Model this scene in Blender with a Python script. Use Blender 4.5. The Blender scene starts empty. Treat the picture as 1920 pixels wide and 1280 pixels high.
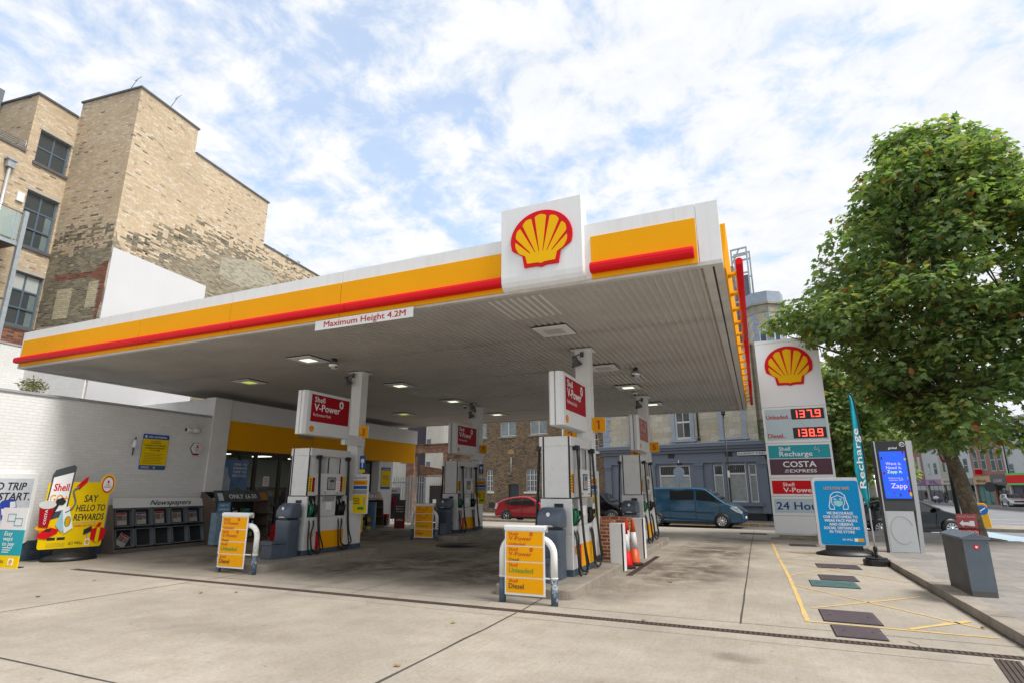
import bpy, math, random
import numpy as np
from mathutils import Vector, Matrix
random.seed(7)
R = math.radians
scene = bpy.context.scene
COL = scene.collection

# ---------------------------------------------------------------- camera, sky, sun, exposure
cam_data = bpy.data.cameras.new('camera'); cam = bpy.data.objects.new('camera', cam_data); COL.objects.link(cam)
cam.location = (0, 0, 1.65); cam.rotation_euler = (R(90 + 13.905), 0, R(23.619))
cam_data.sensor_width = 36; cam_data.lens = 19.31; cam_data.shift_y = 0.0104; cam_data.clip_end = 2000; cam_data.clip_start = 0.05
scene.camera = cam
scene.view_settings.view_transform = 'Standard'; scene.view_settings.look = 'None'
scene.view_settings.exposure = 0.45; scene.view_settings.gamma = 1; scene.view_settings.use_curve_mapping = False

SUN_EL, SUN_AZ = 56, 98     # azimuth measured from +Y towards +X
world = bpy.data.worlds.new('World'); scene.world = world; world.use_nodes = True
nt = world.node_tree; nt.nodes.clear()
def N(tree, typ, **kw):
    n = tree.nodes.new(typ)
    for k, v in kw.items():
        if k.startswith('i_'):
            n.inputs[k[2:].replace('_', ' ')].default_value = v
        else: setattr(n, k, v)
    return n
out = N(nt, 'ShaderNodeOutputWorld'); bg = N(nt, 'ShaderNodeBackground'); bg.inputs['Strength'].default_value = 0.10
sky = N(nt, 'ShaderNodeTexSky', sky_type='NISHITA', sun_disc=False)
sky.sun_elevation = R(SUN_EL); sky.sun_rotation = R(SUN_AZ); sky.dust_density = 0.6; sky.ozone_density = 2.2
tc = N(nt, 'ShaderNodeTexCoord')
sep = N(nt, 'ShaderNodeSeparateXYZ'); nt.links.new(tc.outputs['Generated'], sep.inputs[0])
zc = N(nt, 'ShaderNodeMath', operation='MAXIMUM'); nt.links.new(sep.outputs['Z'], zc.inputs[0]); zc.inputs[1].default_value = 0.0
za = N(nt, 'ShaderNodeMath', operation='ADD'); nt.links.new(zc.outputs[0], za.inputs[0]); za.inputs[1].default_value = 0.22
dx = N(nt, 'ShaderNodeMath', operation='DIVIDE'); nt.links.new(sep.outputs['X'], dx.inputs[0]); nt.links.new(za.outputs[0], dx.inputs[1])
dy = N(nt, 'ShaderNodeMath', operation='DIVIDE'); nt.links.new(sep.outputs['Y'], dy.inputs[0]); nt.links.new(za.outputs[0], dy.inputs[1])
cmb = N(nt, 'ShaderNodeCombineXYZ'); nt.links.new(dx.outputs[0], cmb.inputs[0]); nt.links.new(dy.outputs[0], cmb.inputs[1])
def cloud_noise(scale, detail, rough, off):
    mp = N(nt, 'ShaderNodeMapping'); mp.inputs['Location'].default_value = off
    nt.links.new(cmb.outputs[0], mp.inputs[0])
    n = N(nt, 'ShaderNodeTexNoise'); n.inputs['Scale'].default_value = scale; n.inputs['Detail'].default_value = detail
    n.inputs['Roughness'].default_value = rough; n.inputs['Distortion'].default_value = 0.25
    nt.links.new(mp.outputs[0], n.inputs['Vector']); return n
n1 = cloud_noise(1.5, 3, 0.5, (4.2, 1.3, 0)); n2 = cloud_noise(8.0, 9, 0.62, (1.0, 7.0, 0))
# cloud banks thicken towards +X (the right of the view)
mixn = N(nt, 'ShaderNodeMath', operation='MULTIPLY'); nt.links.new(n1.outputs['Fac'], mixn.inputs[0]); mixn.inputs[1].default_value = 0.42
mix2 = N(nt, 'ShaderNodeMath', operation='MULTIPLY_ADD'); nt.links.new(n2.outputs['Fac'], mix2.inputs[0]); mix2.inputs[1].default_value = 0.75
nt.links.new(mixn.outputs[0], mix2.inputs[2])
# thicker to the right and low down
bias = N(nt, 'ShaderNodeMath', operation='MULTIPLY_ADD'); nt.links.new(sep.outputs['X'], bias.inputs[0]); bias.inputs[1].default_value = 0.13
nt.links.new(mix2.outputs[0], bias.inputs[2])
bias2 = N(nt, 'ShaderNodeMath', operation='MULTIPLY_ADD'); nt.links.new(sep.outputs['Z'], bias2.inputs[0]); bias2.inputs[1].default_value = -0.10
nt.links.new(bias.outputs[0], bias2.inputs[2])
ramp = N(nt, 'ShaderNodeValToRGB'); nt.links.new(bias2.outputs[0], ramp.inputs[0])
ramp.color_ramp.elements[0].position = 0.36; ramp.color_ramp.elements[0].color = (0.50, 0.50, 0.50, 1)
ramp.color_ramp.elements[1].position = 0.50; ramp.color_ramp.elements[1].color = (1, 1, 1, 1)
# cloud brightness: softly lit, greyer folds
cr = N(nt, 'ShaderNodeValToRGB'); nt.links.new(n2.outputs['Fac'], cr.inputs[0])
cr.color_ramp.elements[0].position = 0.3; cr.color_ramp.elements[0].color = (6.1, 6.45, 6.9, 1)
cr.color_ramp.elements[1].position = 0.62; cr.color_ramp.elements[1].color = (7.4, 7.5, 7.6, 1)
skyx = N(nt, 'ShaderNodeMixRGB', blend_type='MULTIPLY'); skyx.inputs[0].default_value = 1; skyx.inputs[2].default_value = (1.95, 2.4, 2.5, 1)
nt.links.new(sky.outputs[0], skyx.inputs[1])
mx = N(nt, 'ShaderNodeMixRGB'); nt.links.new(ramp.outputs[0], mx.inputs[0]); nt.links.new(skyx.outputs[0], mx.inputs[1]); nt.links.new(cr.outputs[0], mx.inputs[2])
nt.links.new(mx.outputs[0], bg.inputs[0]); nt.links.new(bg.outputs[0], out.inputs[0])

sun_d = bpy.data.lights.new('sun', 'SUN'); sun_d.energy = 3.3; sun_d.angle = R(20); sun_d.color = (1.0, 0.96, 0.9)
sun = bpy.data.objects.new('sun', sun_d); COL.objects.link(sun)
sun.rotation_euler = (R(90 - SUN_EL), 0, R(180 - SUN_AZ)); sun.location = (20, -20, 40)

# ---------------------------------------------------------------- materials
MATS = {}
def _bsdf(name):
    m = bpy.data.materials.new(name); m.use_nodes = True
    t = m.node_tree; b = t.nodes['Principled BSDF']; return m, t, b
def M(name, col, rough=0.5, metal=0.0, var=0.12, scale=3.0, bump=0.0, bscale=40.0, emis=0.0, coat=0.0, dirt=None, dirt_amt=0.0, dscale=1.2, spec=None):
    if name in MATS: return MATS[name]
    m, t, b = _bsdf(name)
    b.inputs['Roughness'].default_value = rough; b.inputs['Metallic'].default_value = metal
    if coat: b.inputs['Coat Weight'].default_value = coat; b.inputs['Coat Roughness'].default_value = 0.08
    if spec is not None: b.inputs['Specular IOR Level'].default_value = spec
    c = (*col, 1)
    tcn = N(t, 'ShaderNodeTexCoord')
    last = None
    if var > 0:
        n = N(t, 'ShaderNodeTexNoise'); n.inputs['Scale'].default_value = scale; n.inputs['Detail'].default_value = 6; n.inputs['Roughness'].default_value = 0.65
        t.links.new(tcn.outputs['Object'], n.inputs['Vector'])
        mr = N(t, 'ShaderNodeMapRange'); t.links.new(n.outputs['Fac'], mr.inputs[0])
        mr.inputs[1].default_value = 0.3; mr.inputs[2].default_value = 0.7; mr.inputs[3].default_value = 1 - var; mr.inputs[4].default_value = 1 + var * 0.35
        mm = N(t, 'ShaderNodeMixRGB', blend_type='MULTIPLY'); mm.inputs[0].default_value = 1; mm.inputs[1].default_value = c
        t.links.new(mr.outputs[0], mm.inputs[2]); last = mm.outputs[0]
    if dirt:
        n = N(t, 'ShaderNodeTexNoise'); n.inputs['Scale'].default_value = dscale; n.inputs['Detail'].default_value = 10; n.inputs['Roughness'].default_value = 0.7
        t.links.new(tcn.outputs['Object'], n.inputs['Vector'])
        r = N(t, 'ShaderNodeMapRange'); t.links.new(n.outputs['Fac'], r.inputs[0]); r.inputs[1].default_value = 0.5; r.inputs[2].default_value = 0.72
        r.inputs[3].default_value = 0; r.inputs[4].default_value = dirt_amt
        mm = N(t, 'ShaderNodeMixRGB'); t.links.new(r.outputs[0], mm.inputs[0])
        if last: t.links.new(last, mm.inputs[1])
        else: mm.inputs[1].default_value = c
        mm.inputs[2].default_value = (*dirt, 1); last = mm.outputs[0]
    if last: t.links.new(last, b.inputs['Base Color'])
    else: b.inputs['Base Color'].default_value = c
    if bump > 0:
        n = N(t, 'ShaderNodeTexNoise'); n.inputs['Scale'].default_value = bscale; n.inputs['Detail'].default_value = 5
        t.links.new(tcn.outputs['Object'], n.inputs['Vector'])
        bp = N(t, 'ShaderNodeBump'); bp.inputs['Strength'].default_value = bump; bp.inputs['Distance'].default_value = 0.02 if bump < 0.9 else 0.06
        t.links.new(n.outputs['Fac'], bp.inputs['Height']); t.links.new(bp.outputs[0], b.inputs['Normal'])
    if emis > 0:
        b.inputs['Emission Color'].default_value = c; b.inputs['Emission Strength'].default_value = emis
    MATS[name] = m; return m

def brick_mat(name, stops, mortar, bw=0.225, bh=0.075, ms=0.010, dirt=None, dirt_amt=0.0, dscale=0.35, patch=0.0, bump=0.5, grain=0.25):
    """bricks or blocks laid on the UV map (metres); stops = [(pos, colour)] picked at random per brick"""
    m, t, b = _bsdf(name)
    uv = N(t, 'ShaderNodeUVMap'); uv.uv_map = 'UVMap'
    bt = N(t, 'ShaderNodeTexBrick'); bt.offset = 0.5
    bt.inputs['Scale'].default_value = 1; bt.inputs['Brick Width'].default_value = bw; bt.inputs['Row Height'].default_value = bh
    bt.inputs['Mortar Size'].default_value = ms; bt.inputs['Mortar Smooth'].default_value = 0.15
    bt.inputs['Color1'].default_value = (0, 0, 0, 1); bt.inputs['Color2'].default_value = (1, 1, 1, 1); bt.inputs['Mortar'].default_value = (0.5, 0.5, 0.5, 1)
    t.links.new(uv.outputs[0], bt.inputs['Vector'])
    # a slow noise shifts the random value so that dark bricks gather in drifts
    n = N(t, 'ShaderNodeTexNoise'); n.inputs['Scale'].default_value = 0.55; n.inputs['Detail'].default_value = 4
    t.links.new(uv.outputs[0], n.inputs['Vector'])
    ad = N(t, 'ShaderNodeMath', operation='MULTIPLY_ADD'); t.links.new(n.outputs['Fac'], ad.inputs[0]); ad.inputs[1].default_value = patch
    t.links.new(bt.outputs['Color'], ad.inputs[2])
    sb = N(t, 'ShaderNodeMath', operation='SUBTRACT'); t.links.new(ad.outputs[0], sb.inputs[0]); sb.inputs[1].default_value = patch * 0.5
    rp = N(t, 'ShaderNodeValToRGB'); rp.color_ramp.interpolation = 'CONSTANT'
    t.links.new(sb.outputs[0], rp.inputs[0])
    el = rp.color_ramp.elements
    el[0].position = stops[0][0]; el[0].color = (*stops[0][1], 1); el[1].position = stops[1][0]; el[1].color = (*stops[1][1], 1)
    for p_, c_ in stops[2:]:
        e = el.new(p_); e.color = (*c_, 1)
    fine = N(t, 'ShaderNodeTexNoise'); fine.inputs['Scale'].default_value = 9; fine.inputs['Detail'].default_value = 8
    t.links.new(uv.outputs[0], fine.inputs['Vector'])
    fr = N(t, 'ShaderNodeMapRange'); t.links.new(fine.outputs['Fac'], fr.inputs[0]); fr.inputs[1].default_value = 0.25; fr.inputs[2].default_value = 0.75; fr.inputs[3].default_value = 1 - grain; fr.inputs[4].default_value = 1 + grain * 0.6
    ml = N(t, 'ShaderNodeMixRGB', blend_type='MULTIPLY'); ml.inputs[0].default_value = 1; t.links.new(rp.outputs[0], ml.inputs[1]); t.links.new(fr.outputs[0], ml.inputs[2])
    mo = N(t, 'ShaderNodeMixRGB'); t.links.new(bt.outputs['Fac'], mo.inputs[0]); t.links.new(ml.outputs[0], mo.inputs[1]); mo.inputs[2].default_value = (*mortar, 1)
    last = mo.outputs[0]
    if dirt:
        n = N(t, 'ShaderNodeTexNoise'); n.inputs['Scale'].default_value = dscale; n.inputs['Detail'].default_value = 9; n.inputs['Roughness'].default_value = 0.68
        t.links.new(uv.outputs[0], n.inputs['Vector'])
        r = N(t, 'ShaderNodeMapRange'); t.links.new(n.outputs['Fac'], r.inputs[0]); r.inputs[1].default_value = 0.45; r.inputs[2].default_value = 0.75; r.inputs[3].default_value = 0; r.inputs[4].default_value = dirt_amt
        mm = N(t, 'ShaderNodeMixRGB'); t.links.new(r.outputs[0], mm.inputs[0]); t.links.new(last, mm.inputs[1]); mm.inputs[2].default_value = (*dirt, 1); last = mm.outputs[0]
    t.links.new(last, b.inputs['Base Color']); b.inputs['Roughness'].default_value = 0.9
    inv = N(t, 'ShaderNodeMath', operation='SUBTRACT'); inv.inputs[0].default_value = 1; t.links.new(bt.outputs['Fac'], inv.inputs[1])
    bp = N(t, 'ShaderNodeBump'); bp.inputs['Strength'].default_value = bump; bp.inputs['Distance'].default_value = 0.008
    t.links.new(inv.outputs[0], bp.inputs['Height']); t.links.new(bp.outputs[0], b.inputs['Normal'])
    MATS[name] = m; return m

def streak_mat(name, col, dirt, amt):
    """painted sheet with faint rain streaks running down from its top edge"""
    m, t, b = _bsdf(name); tcn = N(t, 'ShaderNodeTexCoord'); last = None
    for sc, lo, hi, a in (((5.5, 5.5, 0.35), 0.48, 0.75, amt), ((1.0, 1.0, 0.8), 0.45, 0.8, amt * 0.6), ((26, 26, 0.5), 0.55, 0.8, amt * 0.7)):
        mp = N(t, 'ShaderNodeMapping'); mp.inputs['Scale'].default_value = sc; t.links.new(tcn.outputs['Object'], mp.inputs[0])
        n = N(t, 'ShaderNodeTexNoise'); n.inputs['Scale'].default_value = 1; n.inputs['Detail'].default_value = 7; n.inputs['Roughness'].default_value = 0.65; t.links.new(mp.outputs[0], n.inputs['Vector'])
        r = N(t, 'ShaderNodeMapRange'); t.links.new(n.outputs['Fac'], r.inputs[0]); r.inputs[1].default_value = lo; r.inputs[2].default_value = hi; r.inputs[3].default_value = 0; r.inputs[4].default_value = a
        x = N(t, 'ShaderNodeMixRGB'); t.links.new(r.outputs[0], x.inputs[0]); x.inputs[2].default_value = (*dirt, 1)
        if last: t.links.new(last, x.inputs[1])
        else: x.inputs[1].default_value = (*col, 1)
        last = x.outputs[0]
    t.links.new(last, b.inputs['Base Color']); b.inputs['Roughness'].default_value = 0.45; b.inputs['Specular IOR Level'].default_value = 0.3
    MATS[name] = m; return m
def glass_mat(name, tint=(0.05, 0.06, 0.065), rough=0.04, alpha=1.0, spec=0.8):
    m, t, b = _bsdf(name)
    b.inputs['Base Color'].default_value = (*tint, 1); b.inputs['Roughness'].default_value = rough
    b.inputs['Specular IOR Level'].default_value = spec; b.inputs['Alpha'].default_value = alpha
    if alpha < 1: m.blend_method = 'BLEND' if hasattr(m, 'blend_method') else None
    MATS[name] = m; return m

def concrete_mat(name, col, stain=(0.075, 0.056, 0.038)):
    m, t, b = _bsdf(name)
    tcn = N(t, 'ShaderNodeTexCoord'); P = tcn.outputs['Object']
    def noise(s, d, r=0.6, dist=0.0, vec=P):
        n = N(t, 'ShaderNodeTexNoise'); n.inputs['Scale'].default_value = s; n.inputs['Detail'].default_value = d; n.inputs['Roughness'].default_value = r; n.inputs['Distortion'].default_value = dist
        t.links.new(vec, n.inputs['Vector']); return n.outputs['Fac']
    def rng(s, a, b_, c, d):
        r = N(t, 'ShaderNodeMapRange'); t.links.new(s, r.inputs[0]); r.inputs[1].default_value = a; r.inputs[2].default_value = b_; r.inputs[3].default_value = c; r.inputs[4].default_value = d; return r.outputs[0]
    def mix(f, a, b_, mode='MIX'):
        x = N(t, 'ShaderNodeMixRGB', blend_type=mode)
        for s, i in ((f, 0), (a, 1), (b_, 2)):
            if isinstance(s, (int, float)): x.inputs[i].default_value = s
            elif isinstance(s, tuple): x.inputs[i].default_value = (*s, 1)
            else: t.links.new(s, x.inputs[i])
        return x.outputs[0]
    base = mix(rng(noise(0.45, 5), 0.35, 0.65, 0, 1), tuple(c * 0.80 for c in col), tuple(c * 1.10 for c in col))
    base = mix(rng(noise(2.6, 9, 0.72), 0.42, 0.7, 0, 0.6), base, (col[0] * 0.72, col[1] * 0.66, col[2] * 0.57))
    base = mix(1.0, base, rng(noise(24, 7, 0.8), 0.25, 0.75, 0.72, 1.18), 'MULTIPLY')
    base = mix(rng(noise(90, 3, 0.9), 0.60, 0.74, 0, 0.5), base, tuple(c * 0.45 for c in col))
    # brushed texture: fine lines across the bays
    mp = N(t, 'ShaderNodeMapping'); mp.inputs['Scale'].default_value = (34, 1.6, 1); t.links.new(P, mp.inputs[0])
    base = mix(0.8, base, rng(noise(1.0, 4, 0.7, 0.0, mp.outputs[0]), 0.3, 0.7, 0.90, 1.06), 'MULTIPLY')
    # oil and tyre dirt where cars stop: real stains around given spots
    sp = N(t, 'ShaderNodeSeparateXYZ'); t.links.new(P, sp.inputs[0])
    acc = None
    for (sx, sy, rx, ry, amt) in STAINS:
        a = N(t, 'ShaderNodeMath', operation='SUBTRACT'); t.links.new(sp.outputs[0], a.inputs[0]); a.inputs[1].default_value = sx
        a2 = N(t, 'ShaderNodeMath', operation='DIVIDE'); t.links.new(a.outputs[0], a2.inputs[0]); a2.inputs[1].default_value = rx
        c = N(t, 'ShaderNodeMath', operation='SUBTRACT'); t.links.new(sp.outputs[1], c.inputs[0]); c.inputs[1].default_value = sy
        c2 = N(t, 'ShaderNodeMath', operation='DIVIDE'); t.links.new(c.outputs[0], c2.inputs[0]); c2.inputs[1].default_value = ry
        q = N(t, 'ShaderNodeMath', operation='POWER'); t.links.new(a2.outputs[0], q.inputs[0]); q.inputs[1].default_value = 2
        w = N(t, 'ShaderNodeMath', operation='MULTIPLY_ADD'); t.links.new(c2.outputs[0], w.inputs[0]); t.links.new(c2.outputs[0], w.inputs[1]); t.links.new(q.outputs[0], w.inputs[2])
        r = rng(w.outputs[0], 0.15, 1.0, min(1, amt * 1.3), 0.0)
        if acc is None: acc = r
        else:
            mx_ = N(t, 'ShaderNodeMath', operation='MAXIMUM'); t.links.new(acc, mx_.inputs[0]); t.links.new(r, mx_.inputs[1]); acc = mx_.outputs[0]
    brk = rng(noise(1.5, 8, 0.72, 0.6), 0.36, 0.60, 0.10, 1)
    f = N(t, 'ShaderNodeMath', operation='MULTIPLY'); t.links.new(acc, f.inputs[0]); t.links.new(brk, f.inputs[1])
    base = mix(f.outputs[0], base, stain)
    # scattered drips, darkest where cars stand, and pale worn patches
    dr = rng(noise(11, 3, 0.5, 1.2), 0.66, 0.72, 0, 0.55); g2 = N(t, 'ShaderNodeMath', operation='MULTIPLY'); t.links.new(dr, g2.inputs[0]); t.links.new(rng(noise(0.35, 2), 0.42, 0.6, 0.0, 1.0), g2.inputs[1])
    base = mix(g2.outputs[0], base, (0.12, 0.095, 0.07))
    base = mix(rng(noise(1.1, 10, 0.75, 0.8), 0.56, 0.70, 0, 0.35), base, tuple(min(1, c * 1.22) for c in col))
    t.links.new(base, b.inputs['Base Color']); b.inputs['Roughness'].default_value = 0.82
    bp = N(t, 'ShaderNodeBump'); bp.inputs['Strength'].default_value = 0.35; bp.inputs['Distance'].default_value = 0.01
    t.links.new(noise(60, 6, 0.8), bp.inputs['Height']); t.links.new(bp.outputs[0], b.inputs['Normal'])
    MATS[name] = m; return m

STAINS = [(-1.6, 12.6, 1.5, 2.6, 0.75), (-1.3, 16.5, 1.4, 2.6, 0.8), (-1.0, 20.5, 1.6, 2.2, 0.6), (-5.4, 10.8, 1.3, 2.8, 0.75), (-7.4, 11.6, 1.7, 3.0, 0.8), (-6.6, 16.0, 2.4, 3.6, 0.7),
          (-12.2, 11.5, 1.8, 3.6, 0.65), (-12.6, 17.5, 2.6, 4.5, 0.8), (-2.3, 10.0, 0.8, 1.6, 0.45), (-7.5, 20.5, 3.5, 3.0, 0.7), (-8.2, 10.2, 1.3, 1.6, 0.75), (-0.35, 6.5, 0.30, 0.22, 0.5), (-9.5, 22, 4, 3, 0.6), (-5.5, 14, 0.3, 8, 0.5), (-7.2, 14, 0.3, 8, 0.5), (-1.95, 17, 0.28, 9, 0.45), (-0.75, 17, 0.28, 9, 0.4), (-12.0, 14, 0.35, 7, 0.5), (-13.6, 14, 0.35, 7, 0.45), (-8.0, 9.4, 0.9, 1.2, 0.6), (-2.2, 12.3, 1.0, 1.0, 0.8), (-6.2, 5.2, 1.6, 0.5, 0.22), (-1.0, 4.9, 1.1, 0.6, 0.2), (-4.6, 9.6, 0.8, 0.8, 0.55)]

concrete = concrete_mat('forecourt concrete', (0.372, 0.332, 0.278))
concrete_k = M('kerb concrete', (0.33, 0.29, 0.24), 0.85, var=0.35, scale=4, bump=0.4, dirt=(0.08, 0.065, 0.05), dirt_amt=0.85, dscale=2.0)
asphalt = M('asphalt', (0.11, 0.11, 0.115), 0.9, var=0.25, scale=1.2, bump=0.5, bscale=120)
asphalt_l = M('pale road surface', (0.20, 0.205, 0.215), 0.85, var=0.2, scale=0.8, bump=0.3, bscale=100)
paving = brick_mat('paving slabs', [(0, (0.24, 0.225, 0.205)), (0.3, (0.27, 0.25, 0.23)), (0.6, (0.22, 0.205, 0.19)), (0.85, (0.29, 0.27, 0.25))], (0.15, 0.14, 0.125), bw=0.9, bh=0.6, ms=0.009, dirt=(0.13, 0.12, 0.105), dirt_amt=0.7, dscale=1.1, bump=0.3, grain=0.18)
white_p = M('white paint', (0.78, 0.78, 0.77), 0.5, var=0.07, scale=1.5, dirt=(0.45, 0.42, 0.38), dirt_amt=0.25, dscale=2.5)
white_g = M('white gloss panel', (0.74, 0.75, 0.75), 0.35, var=0.05, scale=1.2, dirt=(0.5, 0.48, 0.45), dirt_amt=0.25, dscale=0.9)
fascia_m = streak_mat('fascia sheet', (0.77, 0.78, 0.785), (0.48, 0.47, 0.44), 0.24)
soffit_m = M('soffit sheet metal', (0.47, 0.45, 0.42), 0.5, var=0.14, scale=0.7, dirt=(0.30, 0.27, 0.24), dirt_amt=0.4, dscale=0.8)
yellow = M('yellow panel', (0.83, 0.37, 0.0), 0.6, var=0.05, scale=0.8, spec=0.15)
yellow_l = M('bright yellow print', (0.84, 0.58, 0.0), 0.6, var=0.04, spec=0.15)
red = M('red plastic', (0.66, 0.003, 0.010), 0.5, var=0.06, spec=0.2)
red_d = M('deep red print', (0.36, 0.003, 0.012), 0.5, var=0.05, spec=0.2)
black = M('black rubber', (0.012, 0.012, 0.013), 0.45, var=0.1)
black_m = M('black paint', (0.02, 0.02, 0.022), 0.4, var=0.1)
dark = M('dark interior', (0.025, 0.024, 0.024), 0.6, var=0.3, scale=2)
grey_bl = M('blue grey plastic', (0.085, 0.11, 0.15), 0.42, var=0.12, scale=5, bump=0.05)
slate = M('slate blue paint', (0.05, 0.085, 0.13), 0.5, var=0.15, dirt=(0.4, 0.38, 0.35), dirt_amt=0.25, dscale=9)
steel = M('galvanised steel', (0.42, 0.46, 0.49), 0.45, 0.55, var=0.2, scale=6)
silver = M('brushed aluminium', (0.62, 0.63, 0.65), 0.35, 0.6, var=0.08)
green_p = M('green plastic', (0.0, 0.16, 0.06), 0.35, var=0.05)
green_t = M('green print', (0.01, 0.30, 0.03), 0.5, var=0)
white_t = M('white print', (0.85, 0.85, 0.85), 0.5, var=0)
black_t = M('black print', (0.02, 0.018, 0.018), 0.5, var=0)
red_t = M('red print', (0.50, 0.012, 0.01), 0.5, var=0)
teal_t = M('teal print', (0.0, 0.33, 0.40), 0.5, var=0.03)
navy_t = M('navy print', (0.01, 0.03, 0.22), 0.5, var=0)
blue_t = M('blue print', (0.01, 0.10, 0.38), 0.5, var=0.03)
sky_t = M('sky blue print', (0.0, 0.26, 0.58), 0.5, var=0.05, spec=0.2)
grey_t = M('grey print', (0.35, 0.35, 0.35), 0.5, var=0)
brown_c = M('brown cabinet', (0.12, 0.085, 0.065), 0.55, var=0.15, scale=4)
glass_d = glass_mat('dark glass')
glass_c = glass_mat('clear glass', (0.35, 0.42, 0.42), 0.03, 0.25)
glass_sh = glass_mat('shop glass', (0.04, 0.05, 0.05), 0.03, 0.30, 0.6)
frame_bl = M('blue grey window frame', (0.085, 0.125, 0.165), 0.45, var=0.08)

# ---------------------------------------------------------------- mesh builder
class MB:
    def __init__(s): s.v = []; s.f = []; s.mi = []; s.sm = []; s.mats = []; s.T = Matrix.Identity(4); s.isl = []
    def _m(s, m):
        if m not in s.mats: s.mats.append(m)
        return s.mats.index(m)
    def add(s, vs, fs, m, smooth=False):
        o = len(s.v); k = s._m(m); s.isl.append((o, len(s.f)))
        s.v += [tuple(s.T @ Vector(p)) for p in vs]
        for f in fs: s.f.append(tuple(o + i for i in f)); s.mi.append(k); s.sm.append(smooth)
        return s
    def box(s, x0, x1, y0, y1, z0, z1, m):
        vs = [(x0, y0, z0), (x1, y0, z0), (x1, y1, z0), (x0, y1, z0), (x0, y0, z1), (x1, y0, z1), (x1, y1, z1), (x0, y1, z1)]
        return s.add(vs, [(3, 2, 1, 0), (4, 5, 6, 7), (0, 1, 5, 4), (1, 2, 6, 5), (2, 3, 7, 6), (3, 0, 4, 7)], m)
    def poly(s, pts, m): return s.add(pts, [tuple(range(len(pts)))], m)
    def ext(s, pts, vec, m, smooth=False):
        """closed polygon of 3-D points pushed along vec"""
        n = len(pts); v = Vector(vec)
        vs = [tuple(p) for p in pts] + [tuple(Vector(p) + v) for p in pts]
        nrm = Vector((0, 0, 0))
        for i in range(n): nrm += Vector(pts[i]).cross(Vector(pts[(i + 1) % n]))
        fs = [tuple(range(n))[::-1], tuple(range(n, 2 * n))] + [(i, (i + 1) % n, n + (i + 1) % n, n + i) for i in range(n)]
        if nrm.dot(v) < 0: fs = [f[::-1] for f in fs]
        return s.add(vs, fs, m, smooth)
    def tube(s, path, r, m, n=10, closed=False, caps=True):
        P = [Vector(p) for p in path]; k = len(P); rr = r if isinstance(r, (list, tuple)) else [r] * k
        vs = []; ref = None
        for i in range(k):
            if closed: t = (P[(i + 1) % k] - P[i - 1])
            else: t = P[min(i + 1, k - 1)] - P[max(i - 1, 0)]
            t = t.normalized() if t.length > 1e-9 else Vector((0, 0, 1))
            if ref is None:
                ref = Vector((0, 0, 1)) if abs(t.z) < 0.9 else Vector((1, 0, 0))
            a = ref - t * ref.dot(t); a = a.normalized() if a.length > 1e-6 else t.orthogonal().normalized(); ref = a; b = t.cross(a)
            for j in range(n):
                g = 2 * math.pi * j / n; vs.append(tuple(P[i] + (a * math.cos(g) + b * math.sin(g)) * rr[i]))
        fs = []
        for i in range(k if closed else k - 1):
            for j in range(n):
                i2 = (i + 1) % k; fs.append((i * n + j, i * n + (j + 1) % n, i2 * n + (j + 1) % n, i2 * n + j))
        s.add(vs, fs, m, True)
        if caps and not closed:
            o = len(s.v) - len(vs); kk = s._m(m)
            s.f.append(tuple(o + j for j in range(n))[::-1]); s.mi.append(kk); s.sm.append(False)
            s.f.append(tuple(o + (k - 1) * n + j for j in range(n))); s.mi.append(kk); s.sm.append(False)
        return s
    def cyl(s, p0, p1, r, m, n=16, r1=None): return s.tube([p0, p1], [r, r if r1 is None else r1], m, n)
    def lathe(s, prof, c, m, n=20, axis='z', smooth=True):
        """prof: list of (radius, height)"""
        vs = []; k = len(prof)
        for (r, h) in prof:
            for j in range(n):
                g = 2 * math.pi * j / n; a, b = r * math.cos(g), r * math.sin(g)
                vs.append({'z': (c[0] + a, c[1] + b, c[2] + h), 'y': (c[0] + b, c[1] + h, c[2] + a), 'x': (c[0] + h, c[1] + a, c[2] + b)}[axis])
        fs = [(i * n + j, i * n + (j + 1) % n, (i + 1) * n + (j + 1) % n, (i + 1) * n + j) for i in range(k - 1) for j in range(n)]
        fs.append(tuple(range(n))[::-1]); fs.append(tuple((k - 1) * n + j for j in range(n)))
        return s.add(vs, fs, m, smooth)
    def sheet(s, o, ux, uy, pts, m, t=0.004):
        """flat shape: pts in the (ux, uy) frame at o, thickness t towards ux x uy"""
        o, ux, uy = Vector(o), Vector(ux), Vector(uy); nn = ux.cross(uy).normalized() * t
        return s.ext([o + ux * a + uy * b for a, b in pts], nn, m)
    def wall(s, axis, a0, a1, z0, z1, holes, front, back, m):
        """a wall slab between front and back with real openings; holes = [(a0, a1, z0, z1)]"""
        A = sorted({a0, a1, *[min(max(q, a0), a1) for h in holes for q in h[:2]]}); Zs = sorted({z0, z1, *[min(max(q, z0), z1) for h in holes for q in h[2:]]})
        for p, q in zip(A[:-1], A[1:]):
            run = None
            for c, d in zip(Zs[:-1], Zs[1:]):
                if any(h[0] < (p + q) / 2 < h[1] and h[2] < (c + d) / 2 < h[3] for h in holes):
                    if run: s._slab(axis, p, q, run[0], run[1], front, back, m); run = None
                else: run = (run[0], d) if run else (c, d)
            if run: s._slab(axis, p, q, run[0], run[1], front, back, m)
        return s
    def _slab(s, axis, a0, a1, z0, z1, f, b, m):
        lo, hi = min(f, b), max(f, b)
        return s.box(a0, a1, lo, hi, z0, z1, m) if axis == 'x' else s.box(lo, hi, a0, a1, z0, z1, m)
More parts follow.
